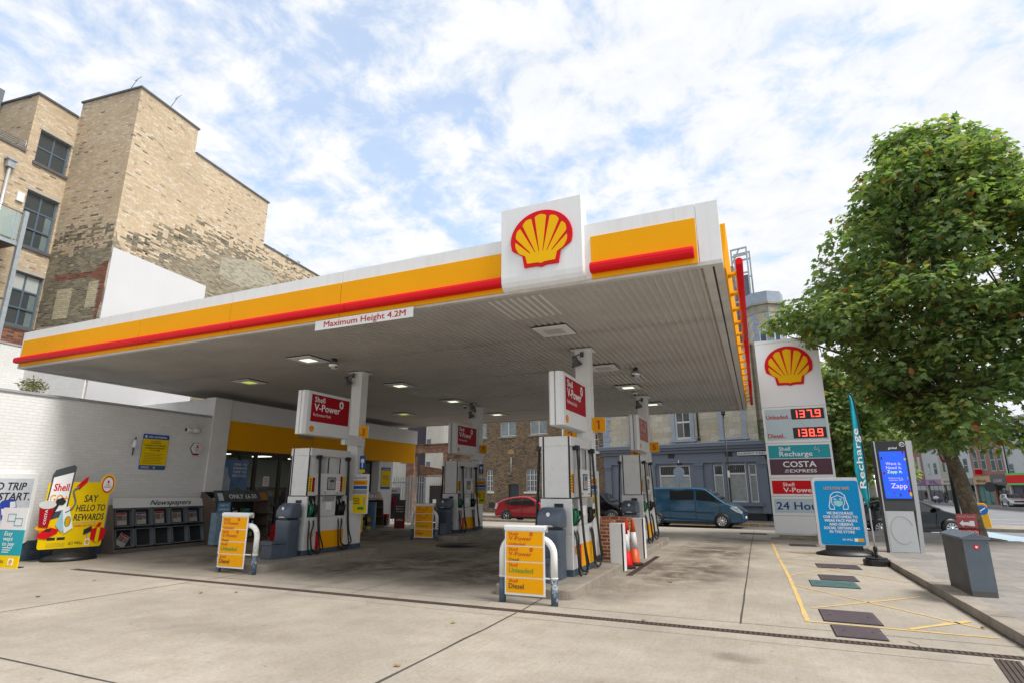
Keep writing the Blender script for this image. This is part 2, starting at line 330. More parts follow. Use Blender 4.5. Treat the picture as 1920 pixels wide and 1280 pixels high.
    def rect(s, o, ux, uy, x0, x1, y0, y1, m, t=0.004, r=0.0):
        if r <= 0: return s.sheet(o, ux, uy, [(x0, y0), (x1, y0), (x1, y1), (x0, y1)], m, t)
        pts = []
        for cx, cy, a0 in ((x1 - r, y0 + r, -90), (x1 - r, y1 - r, 0), (x0 + r, y1 - r, 90), (x0 + r, y0 + r, 180)):
            for k in range(5): g = R(a0 + 22.5 * k); pts.append((cx + r * math.cos(g), cy + r * math.sin(g)))
        return s.sheet(o, ux, uy, pts, m, t)
    def disc(s, o, ux, uy, cx, cy, r, m, t=0.004, n=24, ry=None):
        ry = r if ry is None else ry
        return s.sheet(o, ux, uy, [(cx + r * math.cos(2 * math.pi * k / n), cy + ry * math.sin(2 * math.pi * k / n)) for k in range(n)], m, t)
    def text(s, body, o, ux, uy, x, y, size, m, bold=0.0, w=None, align='LEFT', shear=0.0, lift=0.003, spacing=1.0, line=0.0):
        """lettering in the (ux, uy) frame; size is about the cap height; w squeezes the line to that width"""
        vs2, fs2 = text_mesh(body, 0.0, align, shear, spacing)
        if not vs2: return s
        k = size / 0.70
        xs = [p[0] for p in vs2]
        kx = k if w is None else w / (max(xs) - min(xs))
        o, ux, uy = Vector(o), Vector(ux), Vector(uy); nn = ux.cross(uy).normalized() * lift
        off = 0 if align != 'LEFT' else -min(xs) * kx
        d = bold * size * 0.9; sh = [(0, 0)] if bold < 0.005 else [(-d, -d * 0.5), (d, -d * 0.5), (-d, d * 0.5), (d, d * 0.5)] if bold < 0.025 else [(-d, -d * 0.5), (d, -d * 0.5), (-d, d * 0.5), (d, d * 0.5), (0, -d * 0.5), (0, d * 0.5)]
        for i, (sx, sy) in enumerate(sh):      # heavier strokes: the outline laid a few times, each a hair further out
            n2 = nn * (1 + 0.10 * i); s.add([tuple(o + ux * (x + off + px * kx + sx) + uy * (y + py * k + sy) + n2) for px, py in vs2], fs2, m)
        return s
    def pieces(s):
        """the mesh cut where its solids stand clearly apart, so that each is a part of its own"""
        n = len(s.isl)
        if n < 2 or n > 400: return [s]
        ends = s.isl[1:] + [(len(s.v), len(s.f))]; lo, hi = np.zeros((n, 3)), np.zeros((n, 3))
        for i, ((a, _), (b, _)) in enumerate(zip(s.isl, ends)):
            q = np.array(s.v[a:b]); lo[i], hi[i] = q.min(0), q.max(0)
        size = (hi - lo).max(1); gap = np.maximum(0, np.maximum(lo[:, None] - hi[None], lo[None] - hi[:, None])); near = np.sqrt((gap ** 2).sum(2)) <= np.maximum(0.02, 0.5 * np.maximum(size[:, None], size[None]))
        comp = list(range(n))
        def root(i):
            while comp[i] != i: i = comp[i]
            return i
        for i, j in zip(*np.nonzero(np.triu(near, 1))): comp[root(int(i))] = root(int(j))
        rts = []
        for i in range(n):
            if root(i) not in rts: rts.append(root(i))
        if len(rts) < 2 or len(rts) > 24: return [s]
        out_ = []
        for r_ in rts:
            q = MB(); q.mats = s.mats
            for i in range(n):
                if root(i) != r_: continue
                (a, fa), (b, fb) = s.isl[i], ends[i]; o = len(q.v); q.v += s.v[a:b]
                q.f += [tuple(o + k - a for k in f) for f in s.f[fa:fb]]; q.mi += s.mi[fa:fb]; q.sm += s.sm[fa:fb]
            out_.append(q)
        return out_
    def build(s, name, parent=None, bevel=0.0, label=None, seg=2, whole=False):
        if parent is not None and not whole and name not in ('pale', 'bar', 'spike', 'limb', 'foliage', 'stem'):
            ps = s.pieces()
            if len(ps) > 1: return [q.build(name, parent, bevel, label, seg, True) for q in ps][0]
        me = bpy.data.meshes.new(name); me.from_pydata(s.v, [], s.f)
        for m in s.mats: me.materials.append(m)
        me.polygons.foreach_set('material_index', s.mi); me.polygons.foreach_set('use_smooth', s.sm)
        uvl = me.uv_layers.new(name='UVMap')
        nl = len(me.loops); uv = np.zeros(nl * 2, dtype=np.float32)
        vi = np.zeros(nl, dtype=np.int32); me.loops.foreach_get('vertex_index', vi)
        co = np.zeros(len(me.vertices) * 3, dtype=np.float32); me.vertices.foreach_get('co', co); co = co.reshape(-1, 3)
        nf = len(me.polygons); nr = np.zeros(nf * 3, dtype=np.float32); me.polygons.foreach_get('normal', nr); nr = np.abs(nr.reshape(-1, 3))
        lt = np.zeros(nf, dtype=np.int32); me.polygons.foreach_get('loop_total', lt)
        fn = np.repeat(nr, lt, axis=0); c = co[vi]
        z_ = (fn[:, 2] > 0.7); x_ = (~z_) & (fn[:, 0] > fn[:, 1])
        u = np.where(z_, c[:, 0], np.where(x_, c[:, 1], c[:, 0])); v = np.where(z_, c[:, 1], c[:, 2])
        uv[0::2] = u; uv[1::2] = v; uvl.data.foreach_set('uv', uv)
        me.validate(); me.update()
        ob = bpy.data.objects.new(name, me); COL.objects.link(ob)
        if parent is not None: ob.parent = parent
        if bevel > 0:
            b = ob.modifiers.new('bevel', 'BEVEL'); b.width = bevel; b.segments = seg; b.limit_method = 'ANGLE'; b.angle_limit = R(40); b.harden_normals = False
        if label: ob['label'] = label
        return ob

_TC = {}
def text_mesh(body, bold, align, shear, spacing):
    key = (body, bold, align, shear, spacing)
    if key in _TC: return _TC[key]
    cu = bpy.data.curves.new('lettering', 'FONT'); cu.body = body; cu.size = 1.0; cu.offset = bold; cu.align_x = align; cu.shear = shear; cu.space_character = spacing
    cu.resolution_u = 2; cu.fill_mode = 'FRONT'
    ob = bpy.data.objects.new('lettering', cu); COL.objects.link(ob)
    dg = bpy.context.evaluated_depsgraph_get(); me = ob.evaluated_get(dg).to_mesh()
    vs = [(v.co.x, v.co.y) for v in me.vertices]; fs = [tuple(p.vertices) for p in me.polygons if p.normal.z >= 0] + [tuple(p.vertices)[::-1] for p in me.polygons if p.normal.z < 0]
    ob.evaluated_get(dg).to_mesh_clear(); bpy.data.objects.remove(ob); bpy.data.curves.remove(cu)
    _TC[key] = (vs, fs); return vs, fs

def tag(o, label=None, cat=None, group=None, kind=None):
    if label: o['label'] = label
    if cat: o['category'] = cat
    if group: o['group'] = group
    if kind: o['kind'] = kind
    return o
def thing(name, label, cat, loc=(0, 0, 0), rotz=0.0, group=None):
    o = bpy.data.objects.new(name, None); COL.objects.link(o); o.location = loc; o.rotation_euler = (0, 0, rotz); o.empty_display_size = 0.2
    return tag(o, label, cat, group)
def solo(mb, name, label, cat, loc=(0, 0, 0), rotz=0.0, group=None, bevel=0.0):
    o = mb.build(name, None, bevel); o.location = loc; o.rotation_euler = (0, 0, rotz); return tag(o, label, cat, group)
def struct(mb, name, loc=(0, 0, 0), rotz=0.0, kind='structure'):
    o = mb.build(name); o.location = loc; o.rotation_euler = (0, 0, rotz); o['kind'] = kind; return o
KIDS = {}
def dup(root, loc, rotz=None, label=None):
    def cp(o, par):
        c = o.copy(); COL.objects.link(c)
        if par is not None: c.parent = par
        for ch in [q for q in scene.objects if q.parent == o]: cp(ch, c)
        return c
    r = cp(root, None); r.location = loc
    if rotz is not None: r.rotation_euler = (0, 0, rotz)
    if label: r['label'] = label
    return r
X, Y, Z = Vector((1, 0, 0)), Vector((0, 1, 0)), Vector((0, 0, 1))

def shell_emblem(mb, o, ux, uy, cx, cy, h, t=0.02, mr=None, my=None):
    """the pecten: red backing plate with yellow petals, height h"""
    mr = mr or red; my = my or M('emblem yellow', (0.86, 0.47, 0.0), 0.5, var=0.02, spec=0.15); o, ux, uy = Vector(o), Vector(ux), Vector(uy); nn = ux.cross(uy).normalized()
    def P(x, y): return (cx + x * h, cy + y * h)
    arc = [(0.545 * math.cos(R(a)), 0.0 + 0.50 * math.sin(R(a))) for a in range(-8, 189, 8)]
    outl = [(0.08, -0.485), (0.30, -0.485), (0.335, -0.27), (0.52, -0.15)] + arc + [(-0.52, -0.15), (-0.335, -0.27), (-0.30, -0.485), (-0.08, -0.485), (0, -0.51)]
    mb.sheet(o, ux, uy, [P(*p) for p in outl], mr, t)
    o2 = o + nn * (t + 0.002); hub = (0, -0.46)
    lim = [-61, -43, -26, -9, 9, 26, 43, 61]
    for k in range(7):
        a0, a1 = lim[k] + 2.2, lim[k + 1] - 2.2; h0, h1 = lim[k] + 1.2, lim[k + 1] - 1.2; pts = []
        def rim(a):   # distance from hub to the inner rim along direction a (deg from up)
            lo, hi = 0.1, 1.2
            for _ in range(24):
                m_ = (lo + hi) / 2; x, y = hub[0] + m_ * math.sin(R(a)), hub[1] + m_ * math.cos(R(a))
                if (x / 0.465) ** 2 + (y / 0.425) ** 2 < 1: lo = m_
                else: hi = m_
            return lo
        pts.append((hub[0] + 0.19 * math.sin(R(h0 * 0.95)), hub[1] + 0.19 * math.cos(R(h0 * 0.95))))
        am = (a0 + a1) / 2
        for q, dr in ((0.0, 0.965), (0.1, 0.985), (0.35, 1.0), (0.5, 1.005), (0.65, 1.0), (0.9, 0.985), (1.0, 0.965)):
            a = a0 + (a1 - a0) * q; r_ = rim(a) * dr
            pts.append((hub[0] + r_ * math.sin(R(a)), hub[1] + r_ * math.cos(R(a))))
        pts.append((hub[0] + 0.19 * math.sin(R(h1 * 0.95)), hub[1] + 0.19 * math.cos(R(h1 * 0.95))))
        mb.sheet(o2, ux, uy, [P(*p) for p in pts][::-1], my, 0.003)
    base = [(0.06, -0.43), (0.245, -0.425), (0.29, -0.235), (0.19, -0.25), (0.0, -0.24), (-0.19, -0.25), (-0.29, -0.235), (-0.245, -0.425), (-0.06, -0.43), (0, -0.45)]
    mb.sheet(o2, ux, uy, [P(*p) for p in base], my, 0.0036)
    return mb
# ================================================================ THE GROUND
def gz(y):
    if y < 19: return 0.0
    if y < 31: return -0.0225 * (y - 19)
    if y < 60: return -0.27 - (y - 31) * 0.0079
    return -0.5
def strips(mb, xl, xr, ys, dz, m, thick=0.0):
    """ground sheet between xl(y) and xr(y) following gz"""
    fl = xl if callable(xl) else (lambda y: xl); fr = xr if callable(xr) else (lambda y: xr)
    for a, b in zip(ys[:-1], ys[1:]):
        p = [(fl(a), a, gz(a) + dz), (fr(a), a, gz(a) + dz), (fr(b), b, gz(b) + dz), (fl(b), b, gz(b) + dz)]
        mb.poly(p, m)
        if thick: mb.poly([(fl(a), a, gz(a) + dz - thick), (fr(a), a, gz(a) + dz - thick), (fr(a), a, gz(a) + dz), (fl(a), a, gz(a) + dz)], m)
        if thick:
            mb.poly([(fl(b), b, gz(b) + dz - thick), (fl(a), a, gz(a) + dz - thick), (fl(a), a, gz(a) + dz), (fl(b), b, gz(b) + dz)], m)
            mb.poly([(fr(a), a, gz(a) + dz - thick), (fr(b), b, gz(b) + dz - thick), (fr(b), b, gz(b) + dz), (fr(a), a, gz(a) + dz)], m)
    return mb
L1 = lambda x: 29.2 - 0.14 * x      # near edge of the side street
L2 = lambda x: 33.2 - 0.16 * x      # far kerb of the side street
L3 = lambda x: 36.19 - 0.2126 * x   # frontages across it
struct(strips(MB(), -700, 700, [-60, 19, 31, 60, 900], -0.03, asphalt), 'road')
m_ = MB(); strips(m_, 2.5, 22.5, [25.2, 31, 45, 60, 130], -0.022, asphalt_l); strips(m_, 6.9, 22.5, [-20, 0, 19, 25.2], -0.022, asphalt_l)
struct(m_, 'main_road')
# forecourt slab, its far edge parallel to the street
m_ = MB()
m_.poly([(-16.2, -9, 0), (2.45, -9, 0), (2.45, 19, 0), (-16.2, 19, 0)], concrete)
pts = [(-24, 19, 0), (2.45, 19, 0), (2.45, 24, gz(24)), (-24, 24, gz(24))]; m_.poly(pts, concrete)
for xa, xb in ((-24, -12), (-12, -3), (-3, 1.9)):
    m_.poly([(xa, 24, gz(24)), (xb, 24, gz(24)), (xb, L1(xb), gz(L1(xb))), (xa, L1(xa), gz(L1(xa)))], concrete)
struct(m_, 'forecourt')
# joints and cracks in the slab
jm = M('joint filler', (0.06, 0.055, 0.05), 0.9, var=0.2)
jf = M('fine joint', (0.17, 0.15, 0.13), 0.9, var=0.3)
def line(mb, pts, w, m, z=0.004, wob=0.0, step=0.5):
    P = []
    for (a, b) in zip(pts[:-1], pts[1:]):
        n = max(1, int((Vector(b) - Vector(a)).length / step))
        for k in range(n): P.append(Vector(a).lerp(Vector(b), k / n))
    P.append(Vector(pts[-1]))
    L, Rr = [], []
    for i, p in enumerate(P):
        d = (P[min(i + 1, len(P) - 1)] - P[max(i - 1, 0)]).normalized(); nrm = Vector((-d.y, d.x)); o = random.uniform(-wob, wob); ww = w * random.uniform(0.75, 1.2) if wob else w
        L.append(p + nrm * (ww / 2 + o)); Rr.append(p + nrm * (-ww / 2 + o))
    vs = [(q.x, q.y, gz(q.y) + z) for q in L + Rr]; n = len(P)
    return mb.add(vs, [(i, n + i, n + i + 1, i + 1) for i in range(n - 1)], m)
m_ = MB()
for pts, w, mt, wb in (([(-13.4, 8.02), (2.42, 8.1)], 0.012, jf, 0.004), ([(-0.38, 8.05), (-0.4, 28.5)], 0.022, jm, 0.004), ([(-3.2, 7.5), (-3.3, -4)], 0.030, jm, 0.011),
                       ([(-3.2, 7.7), (-3.24, 8.7)], 0.02, jm, 0.004), ([(-9.65, 7.5), (-9.9, -4)], 0.018, jm, 0.005), ([(-15.9, 3.55), (-3.3, 3.5)], 0.02, jm, 0.006),
                       ([(-6.25, 7.75), (-6.6, 28)], 0.014, jf, 0.004), ([(-2.2, 11.2), (-2.2, 22.5)], 0.012, jf, 0.003), ([(-9.7, 7.3), (1.9, 7.2)], 0.008, jf, 0.003),
                       ([(-0.4, 12.9), (-2.6, 12.8)], 0.008, jf, 0.004), ([(-3.2, 0.5), (2.45, 0.4)], 0.02, jm, 0.006), ([(-9.6, 7.75), (-9.55, 8.6)], 0.02, jm, 0.003),
                       ([(-16, 15.5), (2.4, 15.4)], 0.01, jf, 0.003), ([(-16, 22.4), (2.4, 22.5)], 0.012, jf, 0.003), ([(-0.4, 26.0), (2.4, 25.6)], 0.012, jf, 0.002), ([(1.35, 7.9), (1.42, 7.75), (1.4, 7.62)], 0.01, jm, 0.01)):
    line(m_, pts, w, mt, wob=wb)
line(m_, [(2.435, -9), (2.435, 21.9)], 0.05, M('painted gutter shade and grime', (0.10, 0.085, 0.06), 0.95, var=0.4, scale=6), 0.003, 0.012, 0.3)  # shadow at the kerb foot painted as a dark strip, mixed with grime
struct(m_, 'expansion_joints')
# yellow box markings, worn
ymk = M('worn yellow road paint', (0.62, 0.42, 0.13), 0.8, var=0.15, scale=5, dirt=(0.35, 0.31, 0.255), dirt_amt=1.6, dscale=6)
m_ = MB()
for pts, w in (([(0.2, 20.2), (0.27, 15.6), (0.36, 12.6), (0.4, 8.55)], 0.062), ([(0.36, 8.52), (2.34, 8.46)], 0.05), ([(0.52, 9.45), (2.15, 11.05)], 0.05), ([(0.42, 11.45), (2.33, 8.9)], 0.05),
               ([(1.5, 8.55), (2.3, 9.35)], 0.07), ([(0.38, 12.7), (1.95, 14.95)], 0.045), ([(0.35, 14.9), (2.3, 12.6)], 0.045), ([(0.28, 15.6), (2.0, 18.0)], 0.045), ([(0.25, 18.0), (1.9, 15.1)], 0.045), ([(0.22, 20.0), (1.2, 19.0)], 0.045), ([(0.2, 20.2), (1.4, 20.1)], 0.05)):
    line(m_, pts, w, ymk, 0.005, 0.003, 0.35)
struct(m_, 'road_markings')
# the pavement on the right with its kerb stones
m_ = MB()
def pr(y): return 6.9 + (0.0 if y < 24 else 0.0)
m_.box(2.72, 6.86, -12, 22.0, -0.05, 0.115, paving); m_.box(2.72, 6.6, 22.0, 24.9, -0.05, 0.112, paving)
m_.ext([(1.9, 22.6, -0.3), (2.74, 22.0, -0.3), (2.74, 24.9, -0.3), (1.9, 25.3, -0.3)], (0, 0, 0.41), paving)
struct(m_, 'pavement')
m_ = MB(); y = -12.0; k = 0
while y < 22:
    m_.box(2.45, 2.715, y + 0.006, y + 0.914, -0.05, 0.118 + 0.002 * (k % 3), concrete_k); y += 0.92; k += 1
for yy in range(-12, 22): m_.box(6.87, 7.0, yy + 0.005, yy + 0.995, -0.05, 0.12, concrete_k)
for k in range(5): m_.box(2.75 + k * 0.84, 3.585 + k * 0.84, 24.91, 25.05, -0.2, 0.12, concrete_k)
struct(m_, 'kerb')
# blue cycle lane and pale strip beyond the pavement
m_ = MB(); strips(m_, 7.02, 9.6, [2, 19, 31, 34], -0.016, M('pale blue cycle lane', (0.36, 0.47, 0.56), 0.85, var=0.12, scale=0.7, dirt=(0.3, 0.34, 0.38), dirt_amt=0.6)); struct(m_, 'cycle_lane')
m_ = MB(); m_.ext([(9.6, 33.6, -0.4), (11.6, 33.2, -0.4), (11.7, 36.6, -0.4), (9.9, 37.2, -0.4)], (0, 0, 0.24), concrete_k); struct(m_, 'traffic_island')
wm = M('white road paint', (0.62, 0.62, 0.62), 0.8, var=0.2, scale=4, dirt=(0.25, 0.25, 0.26), dirt_amt=0.6, dscale=5)
m_ = MB()
for x0, y0, x1, y1 in ((11.2, 40, 13.6, 39.6), (12.0, 44, 15.0, 43.4), (11.0, 36.4, 14.5, 31.5), (13.5, 50, 17, 49.2), (12.6, 34.2, 15.6, 33.4), (14.0, 57, 13.2, 66), (13.0, 70, 12.0, 80)):
    line(m_, [(x0, y0), (x1, y1)], 0.28, wm, -0.010, 0, 1.0)
struct(m_, 'lane_markings')
# the side street: yellow lines, far pavement
m_ = MB(); yl = M('yellow line paint', (0.62, 0.36, 0.05), 0.8, var=0.2, scale=6)
line(m_, [(-7, L1(-7) + 0.02), (2.2, L1(2.2) + 0.02)], 0.09, yl, 0.004, 0, 1.0); line(m_, [(-30, L2(-30) - 0.25), (1.0, L2(1.0) - 0.25)], 0.08, yl, -0.02, 0, 1.0)
line(m_, [(-30, L2(-30) - 0.43), (1.0, L2(1.0) - 0.43)], 0.08, yl, -0.02, 0, 1.0); struct(m_, 'street_lines')
m_ = MB(); P_ = [(-45, L2(-45)), (1.2, L2(1.2)), (1.6, 36.2), (-45, 47)]
m_.ext([(a, b, -0.5) for a, b in P_], (0, 0, 0.33), paving); struct(m_, 'far_pavement')
m_ = MB()
for k in range(50):
    xa, xb = 1.2 - k * 0.9, 1.2 - (k + 1) * 0.9 + 0.01
    m_.ext([(xa, L2(xa) - 0.14, -0.5), (xa, L2(xa), -0.5), (xb, L2(xb), -0.5), (xb, L2(xb) - 0.14, -0.5)], (0, 0, 0.335), concrete_k)
for k in range(14):
    xa, xb = -7.2 - k * 0.92, -7.2 - (k + 1) * 0.92 + 0.01
    m_.ext([(xa, L1(xa) - 0.3, -0.4), (xa, L1(xa) - 0.02, -0.4), (xb, L1(xb) - 0.02, -0.4), (xb, L1(xb) - 0.3, -0.4)], (0, 0, 0.28 - 0.002 * k), concrete_k)
for xx in (-0.2, -0.75, -5.5, -6.1, -14, -14.6, -11.0, -16.3): m_.box(xx, xx + 0.28, L2(xx) - 0.15, L2(xx) - 0.1, -0.31, -0.155, yl)
struct(m_, 'street_kerb')

# drain channel with its slotted iron grating, under the front edge of the canopy
m_ = MB(); rust = M('rusty cast iron', (0.085, 0.06, 0.05), 0.8, 0.2, var=0.35, scale=8); pit = M('drain pit', (0.012, 0.011, 0.01), 0.9, var=0)
m_.box(-13.4, 2.45, 7.535, 7.655, -0.02, 0.003, pit)
m_.box(-13.4, 2.45, 7.53, 7.542, -0.02, 0.008, rust); m_.box(-13.4, 2.45, 7.648, 7.66, -0.02, 0.008, rust)
x = -13.38
while x < 2.43: m_.box(x, x + 0.034, 7.542, 7.648, -0.01, 0.0075, rust); x += 0.056
g_ = solo(m_, 'drain_channel', 'long slotted iron drain grating crossing the forecourt under the canopy edge', 'drain')
m_ = MB(); m_.box(-2.56, -2.44, 11.42, 14.8, -0.02, 0.004, pit)
y = 11.42
while y < 14.78: m_.box(-2.555, -2.445, y, y + 0.03, 0, 0.008, rust); y += 0.055
solo(m_, 'drain_channel', 'short dark drain grating beside the traffic cones', 'drain')
m_ = MB(); m_.T = Matrix.Translation((2.02, 7.1, 0)) @ Matrix.Rotation(R(-9), 4, 'Z')
m_.box(-0.1, 0.1, -0.9, 0.36, -0.02, 0.004, pit)
for k in range(5): m_.box(-0.1 + k * 0.042, -0.1 + k * 0.042 + 0.03, -0.9, 0.36, 0, 0.009, rust)
solo(m_, 'drain_channel', 'dark drain grating running off at the lower right corner towards the kerb', 'drain')
# cover plates
cov = M('chequered cover plate', (0.13, 0.105, 0.115), 0.6, 0.4, var=0.2, scale=6, bump=0.4, bscale=70); cov_t = M('teal cover plate', (0.10, 0.19, 0.19), 0.6, 0.3, var=0.2, scale=6, bump=0.4, bscale=70)
for (x0, x1, y0, y1, c_, lab) in ((0.605, 1.235, 8.62, 9.39, cov, 'purple brown metal cover plate inside the corner of the yellow box marking'), (0.655, 1.15, 7.82, 8.41, cov, 'purple brown metal cover plate between the yellow line and the drain'),
                                  (0.685, 1.40, 11.5, 12.2, cov_t, 'teal metal cover plate among the yellow crosses'), (0.90, 1.50, 12.33, 13.02, cov, 'dark scuffed cover plate directly behind the teal one'),
                                  (1.0, 1.8, 14.15, 14.86, cov, 'dark cover plate with fallen leaves in front of the blue poster stand'), (0.68, 1.38, 19.1, 19.7, cov, 'dark cover plate at the foot of the tall price sign'), (-0.9, 0.1, 25.2, 25.7, cov, 'thin dark cover plate near the side street')):
    zz = gz(y0); m_ = MB(); m_.T = Matrix.Translation((0, 0, zz)); m_.box(x0 - 0.012, x1 + 0.012, y0 - 0.012, y1 + 0.012, -0.02, 0.004 + 0.004, pit)
    m_.box(x0, x1, y0, y1, 0, 0.013, c_)
    for k in range(int((y1 - y0) / 0.05)): m_.box(x0 + 0.02, x1 - 0.02, y0 + 0.02 + k * 0.05, y0 + 0.035 + k * 0.05, 0.01, 0.0155, c_)
    for hx in (x0 + 0.1, x1 - 0.1): m_.cyl((hx, (y0 + y1) / 2, 0.01), (hx, (y0 + y1) / 2, 0.0175), 0.014, pit, 10)
    solo(m_, 'manhole_cover', lab, 'cover plate', group=None)
m_ = MB(); m_.lathe([(0.72, 0), (0.72, 0.012), (0.66, 0.014)], (-8.35, 15.2, 0), cov, 32); m_.lathe([(0.64, 0.0141), (0.64, 0.018)], (-8.35, 15.2, 0), M('wet iron', (0.03, 0.028, 0.028), 0.4, 0.5), 32)
solo(m_, 'manhole_cover', 'large round dark tank cover between the two rows of pumps', 'manhole cover')

# ================================================================ THE CANOPY
can = thing('canopy', 'large white flat petrol station canopy with yellow band and red bar on four pillars', 'canopy', (0, 0, 0))
XL, XR, YF, YB, ZS, ZT = -18.1, -0.17, 7.95, 24.6, 4.80, 5.79
m_ = MB(); m_.box(XL + 0.1, XR - 0.1, YF + 0.12, YB - 0.1, 4.95, 5.25, white_p); m_.build('roof', can)
# corrugated soffit, ribs along Y, four sheets with lapped seams
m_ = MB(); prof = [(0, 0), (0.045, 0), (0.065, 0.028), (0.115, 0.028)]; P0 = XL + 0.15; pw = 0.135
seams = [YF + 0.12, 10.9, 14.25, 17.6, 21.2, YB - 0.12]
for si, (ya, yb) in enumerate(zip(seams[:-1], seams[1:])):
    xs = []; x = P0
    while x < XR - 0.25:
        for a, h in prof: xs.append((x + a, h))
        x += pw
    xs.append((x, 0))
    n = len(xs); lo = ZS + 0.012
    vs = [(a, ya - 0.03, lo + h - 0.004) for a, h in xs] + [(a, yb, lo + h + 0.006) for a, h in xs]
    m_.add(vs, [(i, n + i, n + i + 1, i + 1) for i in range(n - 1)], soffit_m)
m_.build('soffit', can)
# perimeter trim under the edge
m_ = MB(); trim = M('soffit trim', (0.55, 0.53, 0.50), 0.5, var=0.12, dirt=(0.3, 0.28, 0.25), dirt_amt=0.5)
m_.box(XL, XR, YF, YF + 0.10, ZS - 0.01, ZS + 0.05, trim); m_.box(XL, XR, YB - 0.12, YB, ZS - 0.01, ZS + 0.06, trim)
m_.box(XL, XL + 0.15, YF + 0.1, YB - 0.12, ZS - 0.01, ZS + 0.05, trim)
m_.box(XR - 0.28, XR - 0.15, YF + 0.1, YB - 0.12, ZS - 0.012, ZS + 0.05, trim); m_.box(XR - 0.12, XR, YF + 0.1, YB - 0.12, ZS - 0.012, ZS + 0.05, trim)
m_.box(XR - 0.15, XR - 0.12, YF + 0.1, YB - 0.12, ZS + 0.03, ZS + 0.05, black_m); m_.build('edge_trim', can, 0.004)
m_ = MB()   # fascia
for a, b in zip([XL, -16.08, -13.1, -10.1, -7.1, -3.65, -0.48], [-16.088, -13.108, -10.108, -7.108, -3.658, -0.488, XR]): m_.box(a, b, YF, YF + 0.09, ZS + 0.05, ZT, fascia_m)
m_.box(XL, XL + 0.09, YF + 0.09, YB, ZS + 0.05, ZT, fascia_m); m_.box(XL + 0.09, XR, YB - 0.09, YB, ZS + 0.05, ZT, fascia_m)
for k in range(6): m_.box(XR - 0.09, XR, YF + 0.09 + k * 2.76, YF + 0.085 + (k + 1) * 2.76, ZS + 0.05, ZT, fascia_m)
m_.build('fascia', can)
m_ = MB()
for a, b in ((-18.0, -16.092), (-16.08, -13.112), (-13.1, -10.112), (-10.1, -7.112), (-7.1, -3.6)): m_.box(a, b, YF - 0.025, YF - 0.001, ZS + 0.035, 5.545, yellow)
m_.box(-2.10, -0.5, YF - 0.025, YF - 0.001, ZS + 0.035, 5.555, yellow); m_.build('yellow_band', can, 0.004)
m_ = MB(); m_.box(XR + 0.001, XR + 0.03, YF + 0.35, YB - 0.3, ZS + 0.03, 5.56, yellow); m_.ext([(XR + 0.03, YF + 0.35, 5.56), (XR + 0.075, YF + 0.35, 5.56), (XR + 0.06, YF + 0.35, 5.3), (XR + 0.03, YF + 0.35, 5.1)], (0, YB - YF - 0.65, 0), yellow)
m_.build('yellow_band', can, 0.004, 'yellow band along the right hand edge of the canopy')
def bar(mb, x0, x1):
    pr_ = [(7.925, 5.08), (7.85, 5.08), (7.815, 5.06), (7.80, 5.02), (7.80, 4.965), (7.815, 4.93), (7.85, 4.915), (7.925, 4.915)]
    mb.ext([(x0, a, b) for a, b in pr_], (x1 - x0, 0, 0), red)
m_ = MB()
for a, b in ((-18.06, -16.4), (-16.39, -12.9), (-12.89, -9.9), (-9.89, -6.9), (-6.89, -3.62)): bar(m_, a, b)
m_.build('red_bar', can, 0.006)
m_ = MB(); bar(m_, -2.1, -0.545); m_.build('red_bar', can, 0.006, 'short red bar right of the canopy emblem')
m_ = MB(); n = 12
for a, b in ((8.45, 13.2), (13.21, 18.4), (18.41, 24.2)):
    m_.tube([(0.045, a, 4.975), (0.045, b, 4.975)], 0.055, red, 14)
m_.build('red_bar', can, 0, 'round red tube standing off the right hand edge')
m_ = MB(); y = 8.95
while y < 24.1:
    m_.ext([(XR + 0.03, y - 0.1, 4.93), (XR + 0.03, y + 0.1, 4.93), (0.01, y + 0.03, 4.95), (0.01, y - 0.03, 4.95)], (0, 0, 0.04), yellow); y += 0.95
m_.build('bracket', can)
# emblem box on the front
sb = MB(); pr_ = [(7.80, 6.27), (7.80, 5.02), (7.81, 4.94), (7.84, 4.87), (7.90, 4.83), (8.02, 4.82), (8.1, 4.82), (8.1, 6.27)]
sb.ext([(-3.61, a, b) for a, b in pr_], (1.41, 0, 0), fascia_m); sbo = sb.build('emblem_box', can, 0.006)
m_ = MB(); shell_emblem(m_, (0, 7.80, 0), X, Z, -2.885, 5.62, 0.985, 0.03); m_.build('shell_emblem', sbo)
# columns with service casing at the foot
for cx, cy in ((-3.48, 12.15), (-9.95, 12.15), (-3.48, 19.45), (-10.0, 19.45)):
    m_ = MB(); m_.box(cx - 0.17, cx + 0.17, cy - 0.14, cy + 0.14, 0.1, ZS + 0.02, white_p)
    m_.box(cx - 0.25, cx + 0.25, cy - 0.22, cy + 0.22, ZS - 0.035, ZS - 0.012, white_p)
    c = m_.build('column', can, 0.006)
    m_ = MB(); m_.box(cx - 0.2, cx + 0.2, cy - 0.5, cy + 0.17, 0.27, 1.35, white_p); m_.box(cx - 0.205, cx + 0.205, cy - 0.505, cy + 0.175, 0.14, 0.27, slate)
    m_.build('service_casing', c, 0.006)

